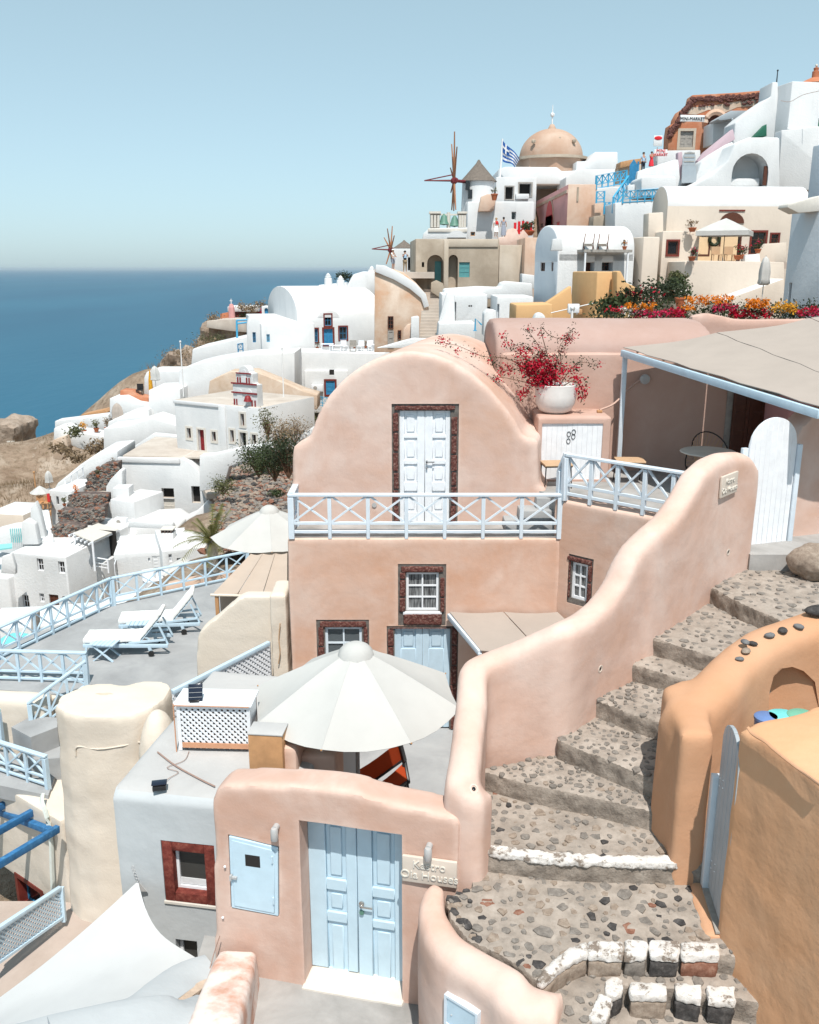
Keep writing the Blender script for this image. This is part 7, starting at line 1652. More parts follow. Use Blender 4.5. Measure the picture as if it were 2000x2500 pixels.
FT.part('canton', bake(MB().loft(rows, caps=False, closed=False).xf(FT.I).mesh(fixn=False), [('SOLIDIFY', dict(thickness=.03))]), 'flag_blue')
FT.part('cross_bar', bake(MB().loft([[fpt(i/10, 2/9)+Vector((0,-.14,0)), fpt(i/10, 3/9)+Vector((0,-.14,0))] for i in range(5)], caps=False, closed=False).xf(FT.I).mesh(fixn=False), [('SOLIDIFY', dict(thickness=.03))]), 'sign_white')
FT.part('cross_post', bake(MB().loft([[fpt(.16, t)+Vector((0,-.15,0)), fpt(.24, t)+Vector((0,-.15,0))] for t in (0, .28, .55)], caps=False, closed=False).xf(FT.I).mesh(fixn=False), [('SOLIDIFY', dict(thickness=.03))]), 'sign_white')
# white houses round the windmill
UH = bldg('white house with dark shuttered openings below the flag', 103, 4, 1210, 1310, 432, 500, 6, name='ridge_house', bev=.15, ops=[('hole',1234,456,1253,486,dict(d=.6,s=(.12,'grey_wood'))),('hole',1268,448,1297,478,dict(d=.8,s=(.15,'grey_wood')))])
UH.part('ledge', MB().box(UH.px(1258,480).x, UH.px(1290,480).x, -.5, -.01, UH.px(1270,487).z, UH.px(1270,474).z), 'white', bevel=.05)
slab('ridge_roof', 'long white flat roof below the dome', 'house', [(1215,440),(1218,412),(1235,407),(1360,408),(1372,418),(1445,414),(1445,450),(1215,450)], 108, 8, 'white', 0, .2, roof='white_roof')
slab('ridge_roof_right', 'white stepped block right of the dome', 'house', [(1405,440),(1408,394),(1438,393),(1453,371),(1508,371),(1510,440)], 112, 6, 'white', 0, .15, roof='white_roof')
slab('ridge_block', 'low white block behind the blue stair railing', 'house', [(1380,470),(1382,432),(1408,414),(1560,412),(1600,440),(1600,480)], 104, 6, 'white', 0, .2, roof='white_roof')
MH = bldg('white house with one small dark window below the windmill', 95, 0, 1140, 1304, 492, 585, 7, name='mill_house', bev=.2, ops=[('win',1249,517,1260,537,dict(m='white_grey',nx=1,nz=1,d=.4)),('win',1149,566,1160,576,dict(m='wood',nx=1,nz=1))])
slab('pink_ramp', 'pale pink sloping buttress against the windmill house', 'wall', [(1168,516),(1175,480),(1190,474),(1214,475),(1205,515)], 94, 1, 'peach', 0, .1)
potted('orange clay jar with spiky plant beside the windmill', at(1207, 489, 93), .6, 1.1, .6, 'leaf_olive', None, None, 5, nl=60, size=.15)
BT_ = Thing('belfry_terrace', 'old balustrade terrace with two green bells', 'belfry', at(1045, 558, 92)); 
for (u0, u1) in ((1050,1074),(1119,1138)):
    a, b = BT_.L(at(u0, 558, 92)), BT_.L(at(u1, 522, 92)); 
    BT_.part('pier', MB().box(a.x, b.x, -.2, .8, 0, b.z), 'dusty', bevel=.08)
    for k_ in range(3): BT_.part('small_column', MB().tube([(a.x+(b.x-a.x)*(k_+.5)/3, -.35, .1), (a.x+(b.x-a.x)*(k_+.5)/3, -.35, b.z-.15)], .14, 8), 'stone_trim', smooth=50)
    BT_.part('capital', MB().box(a.x-.1, b.x+.1, -.5, .9, b.z+.003, b.z+.2), 'stone_trim')
a, b = BT_.L(at(1045, 556, 92)), BT_.L(at(1140, 556, 92)); BT_.part('base_ledge', MB().box(a.x, b.x, -.6, 1.2, -.35, -.003), 'stone_trim', bevel=.05)
BT_.part('bell_beam', MB().bar(BT_.L(at(1074, 524, 92)), BT_.L(at(1119, 524, 92)), .15, .15), 'stone_trim')
for u, v in ((1084,537),(1110,541)): p = BT_.L(at(u, v, 92)); BT_.part('bell', MB().lathe([(0,-.1),(.55,0),(.4,.25),(.28,.7),(.1,.95),(0,1.0)], 12, (p.x, 0, p.z-.4)), 'bronze', smooth=50)
p = BT_.L(at(1095, 556, 92)); BT_.part('middle_column', MB().tube([(p.x,0,0),(p.x,0,1.5)], .18, 8), 'stone_trim', smooth=50)
slab('bell_wall', 'white wall with a blind arch below the bells', 'wall', [(1030,590),(1034,570),(1048,557),(1142,555),(1142,592)], 91.5, 3, 'white', 0, .15, roof='white_roof')
T = Thing('blind_arch', 'blind grey arch below the green bells', 'arch', at(1090, 580, 91.4)); a = T.L(at(1092, 580, 91.4)).x; w2 = (at(1138, 580, 91).x-at(1092, 580, 91).x); T.part('arch_field', MB().prism(arch_poly(a, a+w2, 0, at(1100, 563, 91.4).z-at(1100, 580, 91.4).z, .7), -.12, .3), 'white_grey')
# rose and peach cube
RC = bldg('cube house with rose side, arched window and peach front', 88, 0, 1383, 1453, 450, 556, ud=1305, mat='peach', roof='peach', side_mat='rose', name='rose_house', bev=.08, ops=[('win',1319,544,1327,556,dict(side='L',m='rose')),('win',1340,541,1348,556,dict(side='L',m='rose',p='sign_red')),('win',1358,541,1366,556,dict(side='L',m='rose',p='sign_red'))])
yy = sorted((RC.sx(1335, 515, 0).y, RC.sx(1352, 515, 0).y)); zz = (RC.sx(1343, 527, 0).z, RC.sx(1343, 491, 0).z)
RC.part('arch_surround', MB().prism(arch_poly(yy[0]-.35, yy[1]+.35, zz[0]-.2, zz[1]+.35), -.08, -.01, 'x'), 'peach'); RC.part('arched_window', MB().prism(arch_poly(yy[0], yy[1], zz[0], zz[1]), -.12, -.085, 'x'), 'sign_red')
RC.part('trim_band', MB().box(-.10, -.01, .1, RC.D-.1, RC.zt-.75, RC.zt-.45), 'peach'); RC.part('pipe_ladder', MB().box(RC.px(1408,480).x, RC.px(1410,480).x+.1, -.06, -.01, RC.px(1409,492).z, RC.px(1409,457).z), 'tan_wall')
slab('stone_stub', 'rough stone wall below the blue railing', 'wall', [(1447,560),(1450,528),(1500,522),(1502,560)], 84, 2, 'tan_wall', 0, .08)
slab('peach_stub', 'small peach wall stub beside the rose house', 'wall', [(1451,545),(1452,498),(1474,496),(1474,545)], 86, 1.5, 'peach', 0, .06)
# tan buildings
TBd = bldg('weathered tan building with two arched doorways and teal shutters', 80, 3, 1015, 1218, 583, 706, 9, mat='tan_wall', roof='dusty', name='tan_house', bev=.08, ops=[('arch',1043,622,1083,706,dict(d=1.4,p='tan_wall')),('arch',1095,622,1118,706,dict(d=1.0,p='tan_wall')),('win',1121,640,1147,677,dict(m='teal',p='teal',nz=3)),('hole',1030,640,1036,652,dict(d=.3))])
r = TBd.rect(1062, 638, 1077, 690, 1.3); plain_door(TBd, r, 1.28, 'teal', .05, 3)
TBd.part('pilaster', MB().box(TBd.px(1084,640).x, TBd.px(1095,640).x, -.12, -.004, -1, TBd.zt-.1), 'tan_light', bevel=.03)
TBd.part('upper_band', MB().box(TBd.px(1084,600).x, TBd.px(1216,600).x, -.1, -.004, TBd.px(1150,603).z, TBd.zt-.05), 'tan_light', bevel=.03)
bldg('greyish worn house front adjoining the tan building', 80.5, 3, 1217, 1280, 598, 712, 7, mat='tan_light', roof='dusty', name='grey_tan_house', bev=.08)
bldg('narrow peach house between tan building and white vault', 79, 0, 1278, 1312, 580, 712, 6, mat='peach', roof='peach', name='peach_house', bev=.08)
slab('pink_steps_wall', 'small pink stepped wall with red gate on the ridge path', 'wall', [(1216,602),(1217,580),(1232,578),(1240,560),(1252,557),(1262,560),(1268,578),(1278,560),(1290,575),(1290,602)], 88, .8, 'pink', 0, .1)
T = Thing('red_gate', 'small bright red picket gate on the ridge path', 'gate', at(1254, 572, 90)); w2 = .38
for i in range(5): T.part('picket', MB().box(i*w2, i*w2+.25, -.04, .04, 0, 1.0+.22*math.sin(math.pi*(i+.5)/5)), 'sign_red')
T.part('gate_rail', MB().box(-.05, 1.9, .045, .1, .25, .4), 'sign_red')
potted('big bush in a wide pot beside the red gate', at(1291, 575, 89), 1.0, .8, 1.3, 'leaf', None, None, 9, nl=300, size=.2)
# worn peach wall with sloping parapet and stairs
slab('worn_peach_wall', 'tall worn peach wall with old windows below the tourists', 'wall', [(914,860),(915,658),(935,650),(985,665),(1015,690),(1040,718),(1046,760),(1046,860)], 76, 3, 'peach_worn', 0, .1)
PW = Thing('peach_wall_window', 'old window and grey door set in the worn peach wall', 'window', at(954, 842, 75.9))
window(PW, PW.rect(947, 772, 961, 803), -.1, 'brown_wood', .07, 2, 3, 'dark_glass', .08); plain_door(PW, PW.rect(947, 807, 962, 842), -.1, 'grey_wood', .08, 2); window(PW, PW.rect(971, 806, 980, 828), -.1, 'brown_wood', .07, 1, 2, 'dark_glass', .08)
slab('sloping_parapet', 'grey white sloping parapet along the stair path', 'wall', [(916,664),(918,646),(940,648),(985,672),(1015,692),(1040,718),(1048,748),(1036,752),(1028,728),(1000,705),(960,682)], 75.8, .5, 'white_grey', 0, .1)
ps = steps_run('village_steps', 'long worn stone flight climbing towards the tan building', at(1052, 828, 73), at(1062, 706, 78.5), 1.9, 16, 'dusty')
slab('flight_edge_wall', 'tan kerb wall at the head of the stone flight', 'wall', [(1052,712),(1053,690),(1066,684),(1082,692),(1092,730),(1086,735)], 77, .6, 'tan_wall', 0, .08)
tl = at(985, 664, 80); struct('tourist_landing', MB().box(tl.x-2.2, tl.x+2.6, 77.5, 88, tl.z-.5, tl.z), 'dusty')
bldg('small white hut with dark doorway behind the two tourists', 96, 0, 960, 1014, 607, 668, 5, name='white_hut', bev=.15, ops=[('hole',996,628,1004,660,dict(d=.6))])
slab('stair_foot_block', 'small white pillar block at the foot of the stone flight', 'pillar', [(1003,830),(1004,775),(1020,772),(1024,775),(1024,830)], 72, 1, 'white', 0, .1)
slab('white_foreground_parapet', 'low white parapet running behind the pink vault', 'wall', [(920,850),(940,845),(985,832),(1010,826),(1060,828),(1060,850)], 70, .8, 'white', 0, .15, roof='white_roof')
slab('pink_oven', 'small rounded pink oven roof beside the old grey door', 'oven', [(983,835),(985,805),(995,793),(1010,790),(1012,835)], 73, 1.2, 'peach', 0, .15)
# white cluster in the middle
bldg('white house with slit doorway and vent blocks in the centre', 66, 0, 1078, 1190, 718, 800, 6, name='centre_house', bev=.2, ops=[('hole',1108,737,1114,784,dict(d=.4,p='white_grey')),('hole',1144,745,1148,749,dict(d=.1)),('hole',1149,745,1153,749,dict(d=.1))])
slab('centre_stepped_wall', 'white stepped side wall descending beside the stone flight', 'wall', [(1064,830),(1070,790),(1085,735),(1092,712),(1110,715),(1112,830)], 64, .6, 'white', 0, .15, roof='white_roof')
slab('centre_low_block', 'low white block with square niche below the slit doorway', 'house', [(1068,835),(1072,790),(1160,788),(1162,835)], 61, 3, 'white', 0, .15, roof='white_roof')
slab('centre_rear_wall', 'long white wall with rounded cover behind the centre house', 'wall', [(1080,730),(1085,706),(1170,700),(1222,702),(1228,690),(1242,687),(1300,692),(1302,730)], 70, 3, 'white', 0, .25, roof='white_roof')
bldg('white cube with tall slit beside the ochre block', 62, 0, 1212, 1302, 724, 800, 5, name='centre_cube', bev=.15, ops=[('hole',1214,742,1219,785,dict(d=.3,p='blue_grey'))])
slab('centre_bench_wall', 'white rounded bench wall between the white cubes', 'wall', [(1180,820),(1182,765),(1192,755),(1212,758),(1214,800),(1240,800),(1240,830)], 60, 1.5, 'white', 0, .15, roof='white_roof')
slab('white_low_step', 'white low wall right of the grey worn house', 'wall', [(1274,705),(1275,668),(1305,672),(1305,705)], 74, 1.5, 'white', 0, .12, roof='white_roof')
T = Thing('handrail', 'short turquoise handrail beside the white bench wall', 'handrail', at(1160, 808, 59)); T.part('rail_tube', MB().tube([at(1160,808,59), at(1161,778,59), at(1176,793,59)], .06, 6), 'sky_rail', world=True); T.part('foot_plate', MB().box(-.12,.12,-.12,.12,0,.04), 'sky_rail')
# white vaulted house with deck chairs
VH = bldg('white vaulted house with shade tinted gable and roof deck', 62, 14, 1358, 1548, 556, 735, ud=1305, shape='flat', name='deck_house', bev=.12, mat='white', side_mat='blue_grey', zoff=-1.6, ops=[('door',1428,624,1452,664,dict(m='dark_void' if 0 else 'brown_wood',d=.7)),('win',1470,625,1497,661,dict(m='brown_wood',nx=3,nz=3,d=.7)),('win',1320,627,1331,662,dict(side='L',m='brown_wood')),('win',1346,639,1351,662,dict(side='L',m='brown_wood'))])  # side_mat paints the white gable's shade as a bluish grey coat
zs = VH.zt; D_ = VH.D; rise = VH.px(1358, 556).z-zs
VHv = VH.part('vault', solid(MB().prism([(0, zs-.6), (0, zs+.0)]+[(D_/2-D_/2*math.cos(math.pi*i/14), zs+rise*1.15*math.sin(math.pi*i/14)**.8) for i in range(1, 14)]+[(D_, zs), (D_, zs-.6)], -.02, VH.x1+.02, 'x'), None, 0, 0, 1, None, .12), ['white', 'white_roof', 'blue_grey'])
me = VHv.data; me.polygons.foreach_set('material_index', [1 if p.normal.z > .4 else (2 if p.normal.x < -.6 else 0) for p in me.polygons])  # vault's gable end gets the same painted shade
dk = VH.rect(1428, 610, 1545, 616, -1.2); VH.part('deck', MB().box(dk[0], dk[1], -1.15, .05, dk[2], dk[3]+.02), 'grey_wood')
for u in (1428, 1532): q = VH.px(u, 620, -1.1); VH.part('deck_post', MB().box(q.x, q.x+.1, -1.12, -1.02, q.z-2.2, dk[2]), 'white_paint')
def deck_chair(label, p, rz):
    T = Thing('deck_chair', label, 'deck chair', p, rz)
    for sx in (-.3, .3):
        T.part('frame_bar', MB().bar((sx, -.45, 0), (sx, .45, 1.0), .05, .05), 'brown_wood'); T.part('frame_bar', MB().bar((sx, .4, 0), (sx, -.5, .4), .05, .05), 'brown_wood')
    rows = [[(x, -.5+.95*t, .38-.35*math.sin(math.pi*min(1, t*1.15))*(1-t)+.62*t*t) for x in (-.27, 0, .27)] for t in [k/8 for k in range(9)]]
    T.part('sling', bake(MB().loft(rows, caps=False, closed=False).mesh(fixn=False), [('SOLIDIFY', dict(thickness=.02))]), 'white_cloth', smooth=70)
for i, u in enumerate((1437, 1472)): deck_chair(('canvas deck chair nearest the gable of the vaulted house', 'canvas deck chair nearest the potted plant on the roof deck')[i], VH.W(Vector((VH.px(u, 611, -.8).x, -.8, dk[3]+.03))), R(14)-.55)
potted('flowering pot at the end of the roof deck', VH.W(Vector((dk[1]-.3, -.6, dk[3]+.03))), .3, .4, .6, 'leaf', 'fl_orange', None, 14, nl=100, size=.09)
slab('gable_parapet', 'pale parapet with arch niche beside the shade tinted gable', 'wall', [(1345,612),(1350,584),(1372,580),(1374,612)], 60.5, .5, 'white', 0, .1)
# ochre walls
OB = bldg('tall ochre plaster block behind the pink vault', 40, 12, 1451, 1508, 663, 800, ud=1394, mat='ochre', roof='ochre', name='ochre_house', bev=.12)
slab('ochre_ramp', 'sloping ochre wall left of the ochre block', 'wall', [(1320,790),(1330,742),(1395,698),(1400,790)], 41, .6, 'ochre', 0, .1)
slab('ochre_low_block', 'low ochre block behind the pink arched roof', 'wall', [(1258,800),(1260,744),(1350,742),(1352,800)], 38, 2.5, 'ochre', 0, .15)
slab('ochre_curve', 'curved pale ochre wall beside the tall ochre block', 'wall', [(1504,790),(1506,662),(1516,661),(1530,690),(1550,700),(1562,712),(1566,790)], 39, 1, 'ochre', 0, .15)
ac_unit('grey air conditioner on the ochre wall', at(1387, 764, 36), .8, 0, .55)
slab('white_hood', 'small white rounded chimney hood before the low ochre block', 'chimney', [(1300,800),(1303,780),(1310,766),(1322,763),(1332,772),(1336,800)], 34, .6, 'white', 0, .15)
slab('small_cube_unit', 'small dark vent box on the ochre wall base', 'vent', [(1412,768),(1412,756),(1422,755),(1422,768)], 37, .5, 'wood', 0, .03)
cable('washing_line', 'thin pale line running from the ochre block to a post', [at(1345, 764, 36), at(1450, 740, 37)], .02, 'sign_white')
pole('short pale post by the flower bed end', 1396, 752, 785, 33, .05)
# cream house with umbrella terrace
CHo = bldg('cream house with long white vaulted roof and brown windows', 68, 3, 1619, 1972, 449, 660, 3.6, shape='vx', spring=503, mat='cream_house', roof='white_roof', name='cream_house', bev=.1, ops=[('win',1703,574,1730,621,dict(m='brown_wood',nx=2,nz=3,d=.2,s=(.12,'brown_wood'))),('door',1758,573,1805,640,dict(m='dark_void' if 0 else 'brown_wood',l=2,d=.4,s=(.1,'brown_wood'))),('win',1834,567,1868,620,dict(m='brown_wood',nx=2,nz=3,s=(.14,'red_brown'))),('win',1883,572,1900,594,dict(m='brown_wood',s=(.12,'red_brown')))])
c = CHo.px(1787, 545, -.05); CHo.part('fanlight', MB().prism([(c.x+.9*math.cos(math.pi*k/10), c.z+.75*math.sin(math.pi*k/10)) for k in range(11)], -.06, -.004), 'brown_wood')
c = CHo.rect(1756, 512, 1819, 516); CHo.part('lintel_strip', MB().box(c[0], c[1], -.06, -.004, c[2], c[3]), 'red_brown')
for u in (1650, 1733, 1795, 1866): q = CHo.px(u, 489, .6); CHo.part('roof_spout', MB().ico((q.x, .35, q.z), .22, 1), 'white_grey')
c = CHo.rect(1697, 560, 1800, 640); CHo.part('ochre_patch', MB().box(c[0], c[1], -.025, -.004, c[2], c[3]), 'yellow_cream')
bldg('cream front wing with single brown window', 64, 0, 1605, 1702, 564, 760, 5, mat='cream_house', roof='cream_house', name='cream_wing', bev=.12, ops=[('win',1630,589,1655,622,dict(m='brown_wood',nx=1,nz=1,s=(.12,'red_brown')))])
bldg('tall narrow cream block with light on its face', 63, 8, 1560, 1606, 578, 760, 4, mat='cream_house', roof='cream_house', name='cream_block', bev=.15)
slab('cream_chimney', 'square cream chimney stack above the cream block', 'chimney', [(1582,590),(1584,520),(1620,518),(1620,590)], 66, 1.5, 'cream_house', 0, .12)
slab('cream_terrace_wall', 'broad cream terrace wall below the white umbrella', 'wall', [(1668,770),(1672,638),(1700,636),(1915,640),(1915,780)], 60, 4, 'cream_house', 0, .1, roof='cream_house')
slab('cream_stair_wall', 'sloping cream stair wall before the terrace wall', 'wall', [(1750,790),(1760,735),(1860,700),(1915,680),(1915,790)], 58, 2, 'cream_house', 0, .1, roof='white_roof')
slab('cream_boundary', 'cream wall right of the brown windows with metal hooks', 'wall', [(1838,640),(1866,600),(1870,595),(1920,592),(1920,640)], 64, .5, 'cream_house', 0, .06)
ct = at(1690, 641, 62); struct('cream_terrace', MB().box(ct.x, at(1920, 641, 62).x, 60.3, 68.2, ct.z-.4, ct.z), 'floor_beige')
um = at(1771, 560, 63.5); umbrella('square_parasol', 'wide white canvas parasol over the cream house terrace', (um.x, um.y), 2.35, at(1771, 565, 63.5).z, at(1771, 533, 63.5).z, at(1771, 640, 63.5).z, 'canvas_white', 4, R(20), cap=False, polemat='brown_wood', valance=.3)
wr0 = CHo.px(1745, 583, -.12); T = Thing('door_wreath', 'dark dried wreath on the cream wall beside the door', 'wreath', CHo.W(Vector((wr0.x, -.12, wr0.z)))); T.part('wreath_ring', MB().tube([(.35*math.cos(t), 0, .45*math.sin(t)) for t in [k*math.pi/8 for k in range(17)]], .13, 6), 'leaf_dark'); T.part('ribbon', MB().box(-.05,.05,-.05,.05,-.8,-.45), 'brown_wood')
for i, (u, v, Y, mt, fl_, lab, r_) in enumerate(((1690,566,63.5,'dry_brush',None,'reddish dry plant in a pot on the cream wing roof',.5), (1689,637,59.6,'leaf','fl_pink','pink flowers in an orange bowl on the terrace wall end',.45), (1801,634,60.5,'leaf','bougain','red flowers in a trough before the cream house door',.5), (1814,632,62,'leaf_dark','bougain','dark leaved potted plant by the brown door',.5), (1850,618,63,'leaf','fl_pink','flower box under the right brown window',.4))): potted(lab, at(u, v, Y), r_, .5, .9, mt, fl_, None, 20+i, nl=140, size=.12)
for i, (u, lab) in enumerate(((1748,'pale wooden seat back left of the cream house door'), (1780,'pale wooden seat back before the cream house door'))): plastic_chair(lab, at(u, 640, 61.5), 0, 'rush', 1.1)
closed_umbrella('closed pale umbrella standing before the cream terrace wall', at(1860, 735, 56), 2.6, 'canvas_grey', None, .3)
slab('white_sink', 'rough white block at the terrace right of the door', 'bench', [(1818,645),(1820,622),(1855,620),(1858,645)], 61.5, .8, 'white', 0, .08)
# plants in front of the cream wing
for i, (u, v, Y, rx, h, mt, fl_, lab) in enumerate(((1612,745,38,.9,1.2,'leaf_dark',None,'dark leafy bush behind the flower bed'), (1640,720,42,.7,1.0,'leaf',None,'bush below the cream wing corner'), (1655,700,48,.45,1.0,'leaf_olive',None,'tall olive potted shrub before the cream wing'), (1560,755,34,.9,.9,'leaf_dark','bougain','dark bush left of the flower bed'), (1500,768,30,.6,.6,'leaf',None,'low green bush at the flower bed end'), (1660,735,40,.8,.8,'leaf','fl_white','bush with pale flowers behind the bed'))): bush('garden_bush', lab, at(u, v+6, Y), rx, rx*.7, h, 600, .09, mt, fl_, 60, None, 130+i, 10)
for i, (u, v, Y, lab) in enumerate(((1648,715,41,'orange clay pot below the cream wing'), (1660,733,37,'brown clay pot behind the orange blossoms'))):
    T = Thing('clay_pot', lab, 'pot', at(u, v, Y)-Vector((0,0,.25))); pot(T, (0,0,0), .2, .36); T.part('soil', MB().lathe([(0,.31),(.15,.31),(.15,.325),(0,.325)], 10), 'rubber')
# bluish building at the right edge
BG = bldg('bluish grey plaster house at the right edge under a canvas canopy', 36, -80, 1918, 2060, 494, 830, 6, mat='blue_grey', roof='blue_grey', name='blue_grey_house', bev=.1, ops=[('hole',1925,690,1932,740,dict(d=.2))])
slab('edge_canopy', 'pale canvas canopy on the bluish house', 'canopy', [(1922,506),(1926,498),(2010,476),(2060,470),(2060,510),(1950,520)], 38.5, 1.0, 'stone_trim', 0, .05)
bldg('tall bluish white wall behind the canvas canopy', 46, -80, 1972, 2080, 335, 600, 6, mat='blue_grey', roof='white_roof', name='bluish_house', bev=.15)
# big white house and stairs on the upper right
BWh = bldg('massive white house rising at the upper right', 84, 10, 1908, 2080, 197, 460, ud=1884, name='big_white_house', bev=.15, ops=[('hole',1998,288,2010,310,dict(d=.2,p='green_cloth'))])
BWh.part('string_course', MB().box(-.15, BWh.x1, -.25, -.01, BWh.px(1908, 318).z, BWh.px(1908, 312).z), 'white', bevel=.08)
slab('white_ledge', 'white ledge at the base of the massive house', 'wall', [(1908,330),(1908,318),(2080,300),(2080,470),(1900,460)], 82, 1.5, 'white', 0, .15, roof='white_roof')
cable('facade_cable', 'thin dark cable sagging across the massive white house', curve_pts([at(1906, 246, 83.4), at(1930, 248, 83), at(1960, 232, 82), at(2005, 221, 80)], 4), .02)
sw_ = slab('white_stair_wall', 'white stepped wall climbing to the massive house', 'wall', [(1790,350),(1795,300),(1815,282),(1850,258),(1882,236),(1886,200),(1900,200),(1902,350)], 86, 3, 'white', 0, .2, roof='white_roof')
slab('green_awning', 'dark green awning cloth under the white stair wall', 'awning', [(1842,334),(1872,303),(1872,332)], 85, 1, 'green_cloth', 0, .02)
for (x, nm) in ((1850, 0), (1862, 0)): pass
AN = bldg('white curved house with deep arched niche', 80, 0, 1750, 1905, 345, 460, 6, name='niche_house', bev=.3, prof=[(1660,470),(1690,452),(1740,425),(1775,395),(1795,350),(1830,335),(1905,335),(1905,470)], ops=[('arch',1788,374,1877,455,dict(d=2.2,p='white'))])
AN.part('niche_bench', MB().box(AN.px(1790,440).x, AN.px(1865,440).x, .9, 2.1, AN.px(1820,452).z, AN.px(1820,433).z), 'white', bevel=.06); AN.part('niche_shutter', MB().box(AN.px(1866,430).x, AN.px(1874,430).x, .1, .3, AN.px(1870,452).z, AN.px(1870,405).z), 'brown_wood')
slab('curved_white_bank', 'smooth white plaster bank sweeping below the market', 'wall', [(1574,460),(1576,418),(1600,405),(1640,392),(1657,388),(1662,440),(1700,452),(1700,470)], 84, 3, 'white', 0, .3, roof='white_roof')
slab('white_step_bank', 'white rounded bank beside the grey arched gate', 'wall', [(1690,460),(1700,430),(1712,395),(1740,375),(1765,360),(1790,345),(1800,460)], 83, 2, 'white', 0, .25, roof='white_roof')
slab('white_round_block', 'small white rounded block below the two visitors', 'house', [(1565,480),(1566,435),(1575,428),(1650,430),(1655,480)], 80, 4, 'white', 0, .3, roof='white_roof')
slab('white_terrace_front', 'white terrace front carrying the turquoise railing', 'house', [(1500,600),(1502,495),(1608,488),(1608,600)], 80, 5, 'white', 0, .15, roof='white_roof')
slab('white_mid_wall', 'white wall below the upper turquoise railing', 'wall', [(1440,520),(1442,460),(1530,455),(1535,445),(1580,420),(1580,500)], 90, 3, 'white', 0, .15, roof='white_roof')
slab('white_small_post', 'short white post block by the turquoise stair railing', 'pillar', [(1532,480),(1533,452),(1550,450),(1552,480)], 82, .8, 'white', 0, .1)
railing('turquoise_upper_railing', 'turquoise crossed railing under the brown awning', 'railing', [(at(1455, 462, 90), at(1528, 448, 92), 5)], 1.2, 'sky_rail', .13, bw=.08)
railing('turquoise_lower_railing', 'turquoise crossed railing above the white terrace front', 'railing', [(at(1520, 496, 80), at(1610, 490, 80), 5)], .95, 'sky_rail', .11, bw=.07)
railing('turquoise_stair_railing', 'turquoise stair railing with long sloping handrail', 'railing', [(at(1496, 520, 81), at(1532, 468, 84), 3)], 1.3, 'sky_rail', .12, bw=.07)
railing('turquoise_side_railing', 'short turquoise railing beside the rose cube house', 'railing', [(at(1456, 495, 85), at(1475, 494, 85), 1), (at(1475, 522, 84), at(1498, 521, 84), 2)], .95, 'sky_rail', .11, bw=.07)
T = Thing('blue_door', 'dark blue pointed gate at the top of the turquoise stairs', 'door', at(1535, 448, 88)); T.part('door_leaf', MB().prism([(0,0),(.7,0),(.7,1.6),(.35,2.1),(0,1.6)], -.05, .05), 'bright_blue'); T.part('door_post', MB().box(.705, .85, -.08, .08, 0, 1.9), 'bright_blue')
slab('brown_awning', 'brown striped awning beside the visitors', 'awning', [(1514,410),(1516,395),(1540,390),(1565,387),(1566,400),(1540,404)], 92, 2, 'wood', 0, .03)
slab('dim_shop', 'dim shop front below the brown awning', 'shop', [(1508,450),(1510,408),(1566,402),(1566,440)], 93, 1.5, 'tan_light', 0, .05)
# terracotta market ruin
TM = bldg('crumbling terracotta market building with arched fanlight', 96, -2, 1630, 1890, 240, 372, 2.0, mat='terracotta', roof='terracotta', name='market_house', prof=[(1630,380),(1632,330),(1636,305),(1648,300),(1650,288),(1660,270),(1672,262),(1685,252),(1690,232),(1800,226),(1890,218),(1890,380)], bev=.1, ops=[('arch',1728,275,1762,312,dict(d=.5,p='brown_wood')),('door',1660,320,1692,366,dict(m='grey_wood',l=2,d=.2,s=(.25,'tan_light'))),('win',1725,318,1740,352,dict(m='grey_wood',d=.3,s=(.2,'peach')))])
c = TM.px(1745, 312, -.05); rr0 = abs(TM.px(1762, 300).x-TM.px(1728, 300).x)/2; TM.part('arch_surround', MB().tube([(c.x+(rr0+.3)*math.cos(math.pi*k/12), -.05, TM.px(1745, 300).z+(rr0+.3)*math.sin(math.pi*k/12)) for k in range(13)], .3, 6), 'peach')
rs = random.Random(6); rt = MB()
for i in range(420):
    t = rs.random(); u = 1688+200*t; v = 243-10*t+rs.gauss(0, 2.6)+(rs.random() < .1)*rs.uniform(5, 18); 
    p = TM.px(u, v, -.12); rt.ico(p, rs.uniform(.08, .22), 1, .3, (1.2, .7, .7), i)
TM.part('exposed_stones', rt, 'lava_frame', kind='stuff')
rt = MB()
for i in range(70): t = rs.random(); u = 1634+56*t; v = 330-85*t+rs.gauss(0, 3); rt.ico(TM.px(u, v, -.1), rs.uniform(.15, .35), 1, .3, (1, .7, .8), i)
TM.part('broken_edge', rt, 'lava_frame', kind='stuff'); TM.part('plaster_patch', solid(MB().prism([(TM.px(u, v).x, TM.px(u, v).z) for u, v in ((1675,278),(1690,262),(1740,258),(1800,248),(1850,240),(1845,258),(1800,262),(1770,275),(1730,268),(1700,280))], -.03, .05), None), 'sandy')
def board(label, Y, u0, v0, u1, v1, rows, tm, size, name='shop_sign', rz=0, bm='sign_white'):
    T = Thing(name, label, 'sign', at((u0+u1)/2, (v0+v1)/2, Y), R(rz)); r = T.rect(u0, v0, u1, v1); T.part('board', MB().box(r[0], r[1], -.05, .05, r[2], r[3]), bm, bevel=.02)
    for t, dz, sz in rows:
        m_ = text_mesh(t, sz, .02); m_.transform(Matrix.Translation((0, -.075, dz))); T.part('lettering', m_, tm)
    return T
board('white sign with dark capitals on the terracotta market', 93.6, 1661, 281, 1720, 297, [('MINI-MARKET', -.17, .40)], 'sign_black', .5, rz=6)
board('white sign with red capitals at the visitors terrace', 90, 1597, 365, 1629, 381, [('MINI', .03, .42), ('MARKET', -.3, .36)], 'sign_red', .4)
